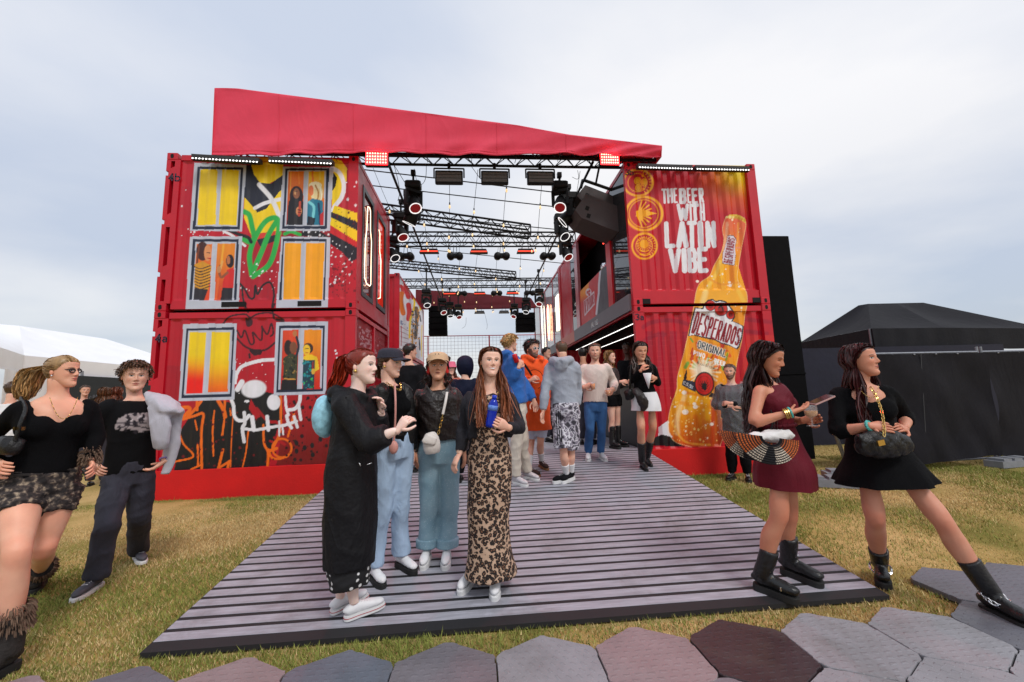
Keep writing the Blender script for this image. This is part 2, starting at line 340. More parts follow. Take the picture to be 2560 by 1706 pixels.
tm = [tile_mat('tile_light_grey', lin(142, 141, 146)), tile_mat('tile_mid_grey', lin(116, 111, 117)), tile_mat('tile_blue_grey', lin(100, 105, 116)), tile_mat('tile_plum_brown', lin(54, 42, 46), 0.35), tile_mat('tile_rose_grey', lin(140, 124, 126)), tile_mat('tile_charcoal', lin(100, 100, 108))]
pave = empty('pavement', (5.5, -4.6, 0), kind='structure')
HR = 0.306
def hex_mesh(seed):
    r = random.Random(seed); pts = []
    R = HR-0.004
    cs = [(R*math.sin(k*PI/3), R*math.cos(k*PI/3)) for k in range(6)]
    for k in range(6):
        a, b = np.array(cs[k]), np.array(cs[(k+1) % 6]); e = b-a; n = np.array([e[1], -e[0]])/np.linalg.norm(e)*-1
        s = 0.010 if k % 2 == 0 else -0.010
        for t, o in ((0.06, 0), (0.10, s), (0.20, s), (0.24, 0), (0.78, 0), (0.81, -s*0.6), (0.93, -s*0.6), (0.96, 0)):
            p = a+e*t-n*o*0.6; pts.append((p[0], p[1]))
    m_ = MB(); n = len(pts); V = []
    for s, z in ((1.0, 0.0), (1.0, 0.030), (0.992, 0.034)): V += [(x*s, y*s, z) for x, y in pts]
    Fc = [list(range(n-1, -1, -1)), list(range(2*n, 3*n))]
    for k in range(2):
        for i in range(n): j = (i+1) % n; Fc.append([k*n+i, k*n+j, k*n+n+j, k*n+n+i])
    m_.add(V, Fc); return m_
hx = hex_mesh(1); hex_me = {}
pick = {(0, 0): 3, (0, 1): 0, (0, 2): 0, (0, -1): 4, (0, -2): 0, (0, -3): 1, (0, -4): 2, (0, -5): 4, (0, -6): 5, (0, 3): 5, (-1, 3): 5, (-1, 4): 5, (1, 3): 5, (1, 1): 0, (1, 2): 0, (1, 0): 0, (1, -1): 1, (1, -6): 2, (1, -7): 2}
for row in range(-1, 4):
    for kx in range(-9, 9):
        cx = 6.295+0.53*kx+(0.265 if row % 2 else 0.0); cy = -4.331-0.459*row
        if row == -1 and kx < 3: continue
        if row == 0 and cx < 1.7: continue
        ti = pick.get((row, kx), random.choice([0, 0, 1, 2, 4]))
        if ti not in hex_me:
            o = mesh_obj('tile', np.array(hx.v)+np.array((5.5, -4.6, 0)), hx.f, tm[ti], pave); hex_me[ti] = o.data
        else:
            o = bpy.data.objects.new('tile', hex_me[ti]); COL.objects.link(o); o.parent = pave
        o.location = (cx-5.5, cy+4.6, -0.012+random.uniform(0, 0.006)); o.rotation_euler = (random.uniform(-.01, .01), random.uniform(-.01, .01), random.choice([0, PI/3, 2*PI/3, PI]))
# ================================================================== PAINT: flat print on the container walls (colour attribute)
def s255(*c): return np.array(lin(*c))
WHITE, GREY, NAVY, INK = s255(232, 232, 238), s255(192, 197, 212), s255(22, 32, 58), s255(20, 16, 22)
YEL, ORA, GREEN = s255(246, 210, 8), s255(250, 168, 6), s255(40, 176, 72)
class Paint:
    def __init__(s, px, base): s.p = px; s.c = np.tile(np.asarray(base, float), (len(px), 1)); s.T = lambda x, y: (x, y); s.k = 1.0
    def use(s, x0, y0, k): s.T = zoomer(x0, y0, k); s.k = k; return s
    def _t(s, pts): return np.array([s.T(*q) for q in pts], float)
    def _put(s, idx, a, col):
        if len(idx) == 0: return
        a = np.asarray(a).reshape(-1, 1); s.c[idx] = s.c[idx]*(1-a)+np.asarray(col)*a
    def _box(s, P, m): lo, hi = P.min(0)-m, P.max(0)+m; return np.nonzero(((s.p >= lo) & (s.p <= hi)).all(1))[0]
    @staticmethod
    def _in(q, P):
        ins = np.zeros(len(q), bool); n = len(P)
        for i in range(n):
            (x1, y1), (x2, y2) = P[i], P[(i+1) % n]
            if y1 == y2: continue
            c = ((y1 > q[:, 1]) != (y2 > q[:, 1])) & (q[:, 0] < (x2-x1)*(q[:, 1]-y1)/(y2-y1)+x1); ins ^= c
        return ins
    @staticmethod
    def _dist(q, P):
        d = np.full(len(q), 1e9)
        for a, b in zip(P[:-1], P[1:]):
            ab = b-a; t = np.clip(((q-a)@ab)/(ab@ab+1e-9), 0, 1); d = np.minimum(d, np.linalg.norm(q-a-t[:, None]*ab, axis=1))
        return d
    def poly(s, pts, col, a=1.0):
        P = s._t(pts); i = s._box(P, 1)
        if len(i) == 0: return s
        j = i[s._in(s.p[i], P)]; s._put(j, np.full(len(j), a), col); return s
    def grad(s, pts, p1, c1, p2, c2, a=1.0):
        P = s._t(pts); i = s._box(P, 1)
        if len(i) == 0: return s
        j = i[s._in(s.p[i], P)]; A, B = np.array(s.T(*p1)), np.array(s.T(*p2)); d = B-A
        t = np.clip(((s.p[j]-A)@d)/(d@d), 0, 1)[:, None]; t = t*t*(3-2*t); s._put(j, np.full(len(j), a), np.asarray(c1)*(1-t)+np.asarray(c2)*t); return s
    def stroke(s, pts, w, col, soft=0.25, a=1.0, smooth=True):
        if smooth and len(pts) > 2:
            Q = []; pp = [np.array(q, float) for q in pts]; pp = [2*pp[0]-pp[1]]+pp+[2*pp[-1]-pp[-2]]
            for k in range(1, len(pp)-2):
                for t in np.linspace(0, 1, 6, endpoint=False):
                    p0, p1, p2, p3 = pp[k-1:k+3]; Q.append(0.5*((2*p1)+(p2-p0)*t+(2*p0-5*p1+4*p2-p3)*t*t+(-p0+3*p1-3*p2+p3)*t**3))
            Q.append(pp[-2]); pts = Q
        P = s._t(pts); r = w*s.k/2; i = s._box(P, r+1)
        if len(i) == 0: return s
        d = s._dist(s.p[i], P); al = np.clip((r-d)/(max(r*soft, 0.5))+0.5, 0, 1); s._put(i, al*a, col); return s
    def ell(s, cx, cy, rx, ry, col, rot=0.0, ring=None, soft=0.06, a=1.0):
        C = np.array(s.T(cx, cy)); R = max(rx, ry)*s.k; i = np.nonzero((np.abs(s.p-C) <= R*1.3+2).all(1))[0]
        if len(i) == 0: return s
        d = s.p[i]-C; c, n = math.cos(rot), math.sin(rot); u = (d[:, 0]*c+d[:, 1]*n)/(rx*s.k); v = (-d[:, 0]*n+d[:, 1]*c)/(ry*s.k); rr = np.hypot(u, v)
        al = np.clip((1-rr)/soft+0.5, 0, 1)
        if ring is not None: al = al*np.clip((rr-(1-ring))/soft+0.5, 0, 1)
        s._put(i, al*a, col); return s
    def specks(s, pts, n, r0, r1, col, seed):
        r = random.Random(seed); P = np.array(pts, float); lo, hi = P.min(0), P.max(0)
        for _ in range(n):
            x, y = r.uniform(lo[0], hi[0]), r.uniform(lo[1], hi[1])
            if s._in(np.array([[x, y]]), P)[0]: rr = r0+(r1-r0)*r.random()**2; s.ell(x, y, rr, rr*r.uniform(.8, 1.3), col, soft=.2)
        return s
    def letter(s, ch, q, col, w=0.24):
        """block letter in the quad q = top-left, top-right, bottom-right, bottom-left"""
        q = [np.array(a, float) for a in q]
        def at(u, v): return (q[0]*(1-u)+q[1]*u)*(1-v)+(q[3]*(1-u)+q[2]*u)*v
        wd = 0.5*(np.linalg.norm(q[1]-q[0])+np.linalg.norm(q[2]-q[3])); ht = 0.5*(np.linalg.norm(q[3]-q[0])+np.linalg.norm(q[2]-q[1]))
        wpx = min(w*ht*0.62, wd*0.42) if ch not in 'I1' else min(wd*0.8, w*ht)
        mu, mv = wpx/2/max(wd, 1), wpx/2/max(ht, 1); mu = min(mu, 0.45)
        for line in FONT.get(ch, []):
            P = [at(mu+(1-2*mu)*u, mv+(1-2*mv)*v) for u, v in line]; s.stroke(P, wpx, col, 0.12, smooth=False)
        return s
    def text(s, string, tl, tr, br, bl, col, gap=0.12, w=0.24):
        tl, tr, br, bl = [np.array(a, float) for a in (tl, tr, br, bl)]; n = len(string)
        W = [0.45 if c in 'I1.,' else (1.25 if c in 'WM' else 1.0) for c in string]; tot = sum(W)+gap*(n-1); x = 0
        for c, wd in zip(string, W):
            u0, u1 = x/tot, (x+wd)/tot; x += wd+gap
            if c != ' ': s.letter(c, [tl*(1-u0)+tr*u0, tl*(1-u1)+tr*u1, bl*(1-u1)+br*u1, bl*(1-u0)+br*u0], col, w)
        return s
FONT = {'A': [[(0,1),(.5,0),(1,1)],[(.22,.68),(.78,.68)]], 'B': [[(0,1),(0,0),(.75,0),(.95,.14),(.95,.36),(.75,.48),(0,.48)],[(.75,.48),(1,.62),(1,.86),(.8,1),(0,1)]], 'C': [[(1,.15),(.75,0),(.25,0),(0,.2),(0,.8),(.25,1),(.75,1),(1,.85)]],
 'D': [[(0,0),(.6,0),(1,.25),(1,.75),(.6,1),(0,1),(0,0)]], 'E': [[(1,0),(0,0),(0,1),(1,1)],[(0,.48),(.8,.48)]], 'F': [[(1,0),(0,0),(0,1)],[(0,.48),(.8,.48)]], 'G': [[(1,.15),(.75,0),(.25,0),(0,.2),(0,.8),(.25,1),(1,1),(1,.55),(.6,.55)]], 'H': [[(0,0),(0,1)],[(1,0),(1,1)],[(0,.5),(1,.5)]],
 'I': [[(.5,0),(.5,1)]], 'K': [[(0,0),(0,1)],[(1,0),(0,.55),(1,1)]], 'L': [[(0,0),(0,1),(1,1)]], 'M': [[(0,1),(0,0),(.5,.6),(1,0),(1,1)]], 'N': [[(0,1),(0,0),(1,1),(1,0)]], 'O': [[(.3,0),(.7,0),(1,.2),(1,.8),(.7,1),(.3,1),(0,.8),(0,.2),(.3,0)]],
 'P': [[(0,1),(0,0),(.8,0),(1,.15),(1,.38),(.8,.52),(0,.52)]], 'R': [[(0,1),(0,0),(.8,0),(1,.15),(1,.36),(.8,.5),(0,.5)],[(.45,.5),(1,1)]], 'S': [[(1,.12),(.75,0),(.25,0),(0,.15),(0,.36),(1,.62),(1,.86),(.75,1),(.25,1),(0,.88)]], 'T': [[(0,0),(1,0)],[(.5,0),(.5,1)]], 'U': [[(0,0),(0,.8),(.25,1),(.75,1),(1,.8),(1,0)]],
 'V': [[(0,0),(.5,1),(1,0)]], 'W': [[(0,0),(.25,1),(.5,.3),(.75,1),(1,0)]], 'X': [[(0,0),(1,1)],[(1,0),(0,1)]], 'Y': [[(0,0),(.5,.5),(1,0)],[(.5,.5),(.5,1)]], '-': [[(.1,.5),(.9,.5)]], '5': [[(1,0),(0,0),(0,.45),(.8,.45),(1,.6),(1,.85),(.8,1),(0,1)]], '9': [[(1,.45),(0,.45),(0,0),(1,0),(1,1),(0,1)]], '%': [[(1,0),(0,1)],[(.1,.1),(.2,.2)],[(.8,.8),(.9,.9)]], '.': [[(.5,.95),(.5,1)]],
 '1': [[(.2,.2),(.6,0),(.6,1)]], '3': [[(0,.1),(.5,0),(1,.15),(1,.35),(.5,.48),(1,.6),(1,.85),(.5,1),(0,.9)]], '4': [[(.75,1),(.75,0),(0,.7),(1,.7)]], 'a': [[(.1,.45),(.5,.36),(.9,.5),(.9,1)],[(.9,.65),(.3,.65),(.05,.8),(.3,1),(.9,.9)]], 'b': [[(0,0),(0,1),(.7,1),(1,.85),(1,.55),(.7,.4),(0,.4)]]}

def win_frame(p, o, i_out, i_in):
    p.poly(o, GREY); p.poly(i_out, NAVY); p.poly(i_in, GREY)
def inset(q, k):
    c = np.mean(q, 0); return [tuple(c+(np.array(a)-c)*np.array([1-k[0], 1-k[1]])) for a in q]
def paint_left(px):
    p = Paint(px, RED)
    p.use(360, 200, .38255)
    # patches of a slightly different red
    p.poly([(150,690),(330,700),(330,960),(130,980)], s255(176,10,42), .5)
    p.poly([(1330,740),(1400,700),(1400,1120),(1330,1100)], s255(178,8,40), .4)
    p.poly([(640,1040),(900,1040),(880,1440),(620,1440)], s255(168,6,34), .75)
    # between the windows
    p.poly([(690,505),(908,505),(908,640),(850,660),(820,678),(760,672),(715,622),(700,570)], YEL)
    p.poly([(664,555),(700,555),(720,622),(760,674),(830,678),(905,622),(905,722),(870,775),(800,842),(740,868),(690,803),(655,770)], s255(30,32,48))
    p.poly([(655,768),(690,803),(740,868),(800,842),(885,730),(908,716),(908,900),(885,985),(800,1012),(700,1015),(655,905)], YEL)
    p.poly([(700,1010),(885,985),(880,1030),(740,1060)], s255(214,52,38)); p.poly([(735,1045),(885,1005),(880,1045),(760,1090)], s255(30,28,40))
    p.stroke([(752,685),(820,760),(855,820),(890,905)], 30, WHITE); p.stroke([(725,838),(790,806),(892,780)], 24, WHITE)
    for d in ([(655,862),(688,885),(706,960),(722,1030)], [(640,1035),(690,1060),(720,1040)], [(704,1275),(690,1150),(722,1040),(790,930),(858,902),(882,950),(862,1080),(815,1210),(712,1285)], [(716,1245),(770,1120),(815,1010),(872,915)], [(915,1005),(960,985),(1022,1010)]):
        p.stroke(d, 34, GREEN, .35)
    p.stroke([(520,990),(580,1020),(660,1085)], 16, WHITE); p.stroke([(560,985),(620,1010),(680,1030),(700,1060)], 22, INK)
    p.poly([(900,985),(1215,985),(1215,1030),(900,1030)], s255(150,8,30)); p.poly([(1030,985),(1140,985),(1215,1030),(1030,1020)], INK); p.stroke([(920,1008),(960,992),(1020,1012)], 22, GREEN); p.specks([(1040,985),(1215,985),(1215,1025),(1040,1025)], 10, 3, 8, WHITE, 5)
    # right of the windows
    p.poly([(1230,515),(1290,528),(1328,580),(1320,690),(1290,760),(1228,830),(1228,600)], YEL); p.poly([(1215,575),(1262,640),(1250,700),(1222,740)], INK)
    p.stroke([(1232,578),(1280,612),(1306,690),(1290,770),(1245,830),(1222,890)], 28, WHITE)
    p.poly([(1245,820),(1395,873),(1395,928),(1228,868)], YEL); p.poly([(1222,862),(1395,930),(1395,990),(1218,900)], s255(28,26,40)); p.poly([(1220,898),(1395,985),(1395,1060),(1218,952)], YEL)
    p.poly([(1218,950),(1395,1058),(1395,1100),(1215,1005)], s255(206,30,34)); p.poly([(1215,1000),(1395,1098),(1392,1170),(1350,1190),(1300,1130),(1215,1070)], s255(28,22,34))
    p.specks([(1225,830),(1395,860),(1395,1060),(1220,960)], 40, 2, 7, s255(90,10,20), 3); p.specks([(1218,1040),(1395,1120),(1370,1330),(1215,1340)], 60, 2, 9, WHITE, 9); p.specks([(1300,650),(1400,650),(1400,860),(1300,860)], 7, 4, 12, WHITE, 4)
    p.specks([(1215,1190),(1400,1180),(1400,1420),(1215,1420)], 60, 3, 10, s255(126,4,24), 14); p.specks([(640,1190),(880,1190),(870,1380),(625,1380)], 36, 2, 7, WHITE, 15)
    p.stroke([(625,1330),(660,1370),(690,1425),(720,1420),(728,1345),(742,1400),(775,1345),(825,1325),(850,1400),(838,1490),(850,1560)], 13, INK); p.stroke([(640,1350),(650,1440),(680,1520)], 12, INK)
    p.specks([(300,985),(640,985),(640,1025),(300,1025)], 8, 3, 8, WHITE, 8); p.specks([(240,680),(300,680),(290,1300),(230,1300)], 4, 3, 6, WHITE, 3)
    # windows
    Aq = [(328,540),(668,556),(641,990),(300,986)]; Bq = [(908,568),(1238,573),(1216,988),(884,988)]; Cq = [(300,1024),(641,1024),(618,1512),(270,1505)]; Dq = [(898,1024),(1218,1028),(1202,1502),(862,1502)]
    win_frame(p, Aq, [(350,566),(650,572),(626,978),(318,978)], [(366,582),(634,588),(612,958),(336,958)])
    win_frame(p, Bq, [(924,578),(1210,578),(1196,974),(904,974)], [(938,592),(1192,592),(1180,956),(920,956)])
    win_frame(p, Cq, [(320,1040),(620,1040),(603,1440),(295,1440)], [(338,1058),(604,1058),(588,1440),(314,1440)])
    win_frame(p, Dq, [(908,1036),(1192,1040),(1182,1440),(882,1440)], [(914,1056),(1186,1056),(1170,1440),(900,1440)])
    for q in ([(368,586),(480,586),(468,946),(348,950)], [(512,586),(622,590),(606,950),(486,948)]): p.poly(q, YEL)
    for q in ([(920,1066),(1030,1066),(1016,1436),(910,1436)], [(1060,1066),(1180,1066),(1166,1438),(1046,1438)]): p.poly(q, ORA)
    # painted guests in the upper right window
    q = [(945,598),(1046,598),(1036,948),(930,948)]; p.grad(q, (990,600), s255(236,120,20), (980,940), s255(190,40,20))
    p.stroke([(960,600),(955,760)], 8, s255(250,180,60), a=.6); p.stroke([(1010,605),(1015,680)], 10, s255(250,150,50), a=.6)
    p.ell(996,760,44,66,s255(38,20,24)); p.poly([(945,800),(968,760),(1030,770),(1042,800),(1036,948),(934,948)], s255(22,18,26)); p.ell(996,742,22,34,s255(140,84,52)); p.ell(988,738,6,14,s255(206,150,96)); p.stroke([(985,730),(1003,728)], 4, INK)
    p.ell(1012,858,20,28,s255(206,132,86)); p.stroke([(1020,800),(1014,885)], 16, s255(190,70,50)); p.stroke([(1006,850),(1026,852)], 5, INK); p.stroke([(1008,866),(1026,868)], 5, INK)
    q = [(1076,598),(1180,598),(1173,950),(1064,946)]; p.grad(q, (1120,600), s255(246,190,20), (1120,900), s255(214,60,24)); p.stroke([(1100,600),(1104,660)], 12, s255(230,80,30), a=.7); p.stroke([(1150,600),(1150,650)], 14, s255(250,220,80), a=.7)
    p.ell(1130,740,40,62,s255(232,214,160)); p.ell(1120,690,42,24,s255(244,232,190)); p.ell(1092,724,17,34,s255(226,116,60)); p.stroke([(1120,690),(1140,740),(1130,800)], 10, s255(180,130,60)); p.stroke([(1150,700),(1160,760),(1150,810)], 8, s255(252,246,220))
    p.poly([(1068,800),(1100,775),(1168,790),(1174,950),(1064,950)], s255(30,120,150)); p.stroke([(1080,800),(1110,830),(1105,900)], 18, s255(120,210,220)); p.stroke([(1140,810),(1150,900),(1150,940)], 14, s255(20,50,90)); p.poly([(1072,890),(1120,905),(1110,950),(1064,950)], s255(16,26,44)); p.poly([(1150,880),(1174,860),(1174,950),(1150,950)], s255(200,40,40))
    # lower left window
    q = [(345,1073),(447,1073),(425,1440),(324,1440)]; p.grad(q, (400,1080), s255(232,120,30), (380,1440), s255(226,70,30)); p.ell(382,1120,40,62,s255(70,30,22)); p.ell(416,1132,24,52,s255(226,150,96)); p.stroke([(360,1085),(352,1140),(346,1200)], 12, s255(120,56,30)); p.stroke([(412,1130),(432,1132)], 5, INK); p.stroke([(415,1165),(436,1168)], 7, s255(180,40,40))
    p.poly([(332,1205),(385,1185),(440,1215),(432,1300),(420,1372),(328,1365)], s255(216,150,30))
    for kk in range(8): p.stroke([(332,1222+kk*19),(370,1235+kk*19),(432,1215+kk*19)], 6, s255(44,30,30))
    p.poly([(328,1362),(418,1370),(392,1440),(324,1440)], s255(40,34,44))
    q = [(480,1070),(598,1070),(576,1442),(459,1442)]; p.grad(q, (560,1080), s255(236,140,26), (500,1420), s255(216,70,26)); p.stroke([(520,1075),(505,1200)], 14, s255(250,190,60), a=.6); p.stroke([(486,1300),(470,1430)], 16, s255(246,110,40), a=.7)
    p.ell(562,1185,26,44,s255(34,20,26)); p.ell(552,1178,12,28,s255(186,110,66)); p.poly([(518,1310),(545,1240),(590,1225),(584,1362),(512,1362)], s255(216,36,32)); p.poly([(512,1360),(582,1362),(576,1442),(500,1442)], s255(34,26,36)); p.stroke([(545,1260),(505,1290),(490,1240),(500,1215)], 16, s255(150,84,52)); p.stroke([(512,1188),(500,1235)], 14, s255(230,170,90)); p.ell(490,1240,14,22,s255(206,140,86))
    # lower container
    p.use(360, 760, .33157)
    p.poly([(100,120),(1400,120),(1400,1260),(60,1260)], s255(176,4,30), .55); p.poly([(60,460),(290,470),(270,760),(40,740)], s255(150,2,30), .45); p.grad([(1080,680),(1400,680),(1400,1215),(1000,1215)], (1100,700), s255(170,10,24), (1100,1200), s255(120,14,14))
    for d in ([(596,150),(650,95),(760,78),(800,104),(860,76),(960,70),(1050,118)], [(790,96),(812,150),(780,165),(770,110)], [(700,200),(735,255),(760,200),(800,300),(830,290),(820,215),(870,270),(890,260),(890,170)], [(890,175),(930,230),(960,150),(975,220),(955,245)], [(760,40),(770,0)], [(970,40),(985,0)]):
        p.stroke(d, 13, s255(60,4,18))
    p.stroke([(700,262),(760,320),(840,352),(920,345),(988,292)], 15, s255(60,4,18)); p.poly([(790,345),(900,345),(880,385),(830,390),(805,370)], s255(44,4,16)); p.ell(795,135,26,28,s255(60,4,18)); p.stroke([(795,380),(797,405)], 16, s255(44,4,16)); p.stroke([(1000,120),(1050,130)], 22, s255(60,4,18))
    p.poly([(228,1262),(268,965),(345,850),(440,728),(560,728),(655,745),(680,650),(750,640),(820,700),(900,660),(1040,690),(1050,860),(1000,960),(940,1222),(700,1235),(430,1250)], INK*0.6)
    p.poly([(805,715),(880,850),(840,870),(790,790)], s255(176,10,24)); p.stroke([(850,790),(930,880),(990,890),(1010,900)], 22, s255(170,10,24)); p.stroke([(985,1010),(1060,1060)], 22, s255(170,14,24)); p.stroke([(950,1035),(1000,1050)], 16, s255(170,14,24))
    OR = s255(240,108,14)
    for d, wd in (([(262,788),(330,780),(345,800),(300,850)],26), ([(290,872),(380,845),(446,830),(436,930),(432,1040),(436,1250)],20), ([(430,735),(380,800),(330,850)],22), ([(400,740),(400,800)],22), ([(268,985),(300,1060),(372,1150),(236,1190)],14), ([(385,880),(400,950)],12), ([(404,1060),(408,1220)],14), ([(530,808),(518,960),(524,1145)],13), ([(560,730),(600,800),(612,850)],30), ([(610,730),(606,860),(590,990)],16), ([(650,790),(655,840)],14), ([(672,845),(660,1040),(652,1232)],8), ([(595,1100),(560,1245)],20), ([(560,1240),(650,1185)],18), ([(640,1190),(632,1235)],22), ([(786,960),(770,1110),(744,1228)],11), ([(1030,700),(1032,860),(1022,980),(970,1090)],20), ([(900,915),(905,1050),(935,1120),(932,1222)],18), ([(1130,830),(1105,930),(1085,1000)],16), ([(945,1110),(1000,1090)],24), ([(355,1248),(430,1215)],14)):
        p.stroke(d, wd, OR)
    p.ell(1040,1088,80,78,OR,ring=.2); p.stroke([(940,1100),(960,1155),(1010,1170),(1080,1150)], 18, OR)
    p.specks([(250,960),(640,760),(940,900),(930,1215),(250,1240)], 70, 3, 10, s255(110,6,20), 21); p.specks([(1090,700),(1400,700),(1400,1210),(960,1210)], 110, 3, 14, s255(40,4,14), 22)
    for x, y in ((1150,1050),(1150,1110),(1268,1068),(1272,1138),(1212,1085),(1330,1020)): p.ell(x,y,15,20,INK)
    # skull
    for d, wd in (([(988,420),(900,425),(810,445),(735,475),(700,525),(686,570)],26), ([(738,590),(705,645)],40), ([(655,715),(675,770),(680,840),(710,878),(760,876),(792,842)],26), ([(756,820),(760,900),(742,940),(755,1040)],26), ([(740,940),(830,950),(890,944),(960,930),(1060,915),(1150,885)],22), ([(815,855),(828,950)],32), ([(928,850),(938,950)],28), ([(1020,885),(1020,992)],15), ([(1075,845),(1090,900),(1112,935)],24), ([(1132,850),(1156,930)],22), ([(1066,700),(1072,780),(1090,838)],20), ([(1090,800),(1140,790),(1172,740),(1178,690)],26), ([(1165,760),(1182,872)],24), ([(1045,935),(1050,985)],14), ([(700,535),(690,600)],16)):
        p.stroke(d, wd, WHITE)
    p.ell(828,642,94,66,WHITE,rot=-.15,soft=.16); p.ell(978,742,50,60,WHITE,soft=.12); p.ell(775,735,20,10,WHITE); p.specks([(660,400),(900,380),(960,640),(700,700)], 30, 2, 7, WHITE, 31); p.specks([(1390,300),(1490,300),(1490,420),(1390,420)], 4, 4, 8, WHITE, 33)
    win_frame(p, [(296,152),(701,146),(681,720),(262,733)], [(322,186),(682,176),(660,700),(284,710)], [(336,204),(668,196),(646,680),(302,690)])
    p.grad([(345,214),(471,214),(443,672),(317,676)], (400,360), YEL, (385,590), s255(246,22,6)); p.grad([(511,212),(648,212),(631,664),(482,670)], (570,380), YEL, (560,690), s255(244,96,8))
    win_frame(p, [(995,140),(1387,133),(1372,682),(978,692)], [(1018,166),(1366,162),(1352,660),(998,668)], [(1032,186),(1350,182),(1338,640),(1014,648)])
    q = [(1048,200),(1166,195),(1155,646),(1030,650)]; p.grad(q, (1100,200), s255(222,70,30), (1100,640), s255(200,24,20)); p.ell(1088,330,32,58,s255(40,24,24)); p.ell(1126,330,28,44,s255(128,76,50)); p.poly([(1050,410),(1110,370),(1158,390),(1150,580),(1052,580)], s255(58,62,40)); p.specks([(1052,400),(1150,400),(1150,575),(1052,575)], 30, 4, 12, s255(24,30,22), 41); p.specks([(1052,400),(1150,400),(1150,575),(1052,575)], 16, 3, 8, s255(150,120,60), 42); p.poly([(1040,575),(1152,575),(1154,648),(1030,650)], s255(22,20,26)); p.stroke([(1150,390),(1165,320),(1150,250)], 18, s255(40,44,60)); p.ell(1138,225,16,24,s255(190,120,70)); p.stroke([(1060,565),(1140,570)], 10, s255(210,150,60))
    q = [(1208,195),(1337,195),(1328,642),(1194,644)]; p.grad(q, (1270,200), s255(246,150,16), (1260,640), s255(214,36,20)); p.ell(1238,335,38,40,s255(60,40,30)); p.ell(1226,348,28,40,s255(240,196,40)); p.poly([(1204,395),(1255,380),(1305,400),(1322,490),(1280,520),(1262,440),(1200,440)], s255(244,202,30)); p.poly([(1200,422),(1290,426),(1282,642),(1196,644)], s255(20,60,76)); p.specks([(1202,430),(1285,430),(1280,640),(1198,640)], 26, 4, 12, s255(30,140,150), 44); p.specks([(1202,430),(1285,430),(1280,640),(1198,640)], 14, 3, 9, s255(60,190,70), 45); p.stroke([(1275,440),(1268,520)], 12, s255(150,40,40)); p.ell(1276,510,14,22,s255(230,180,60)); p.stroke([(1212,340),(1240,338)], 5, INK); p.stroke([(1220,370),(1236,370)], 6, s255(190,40,30))
    return p.c
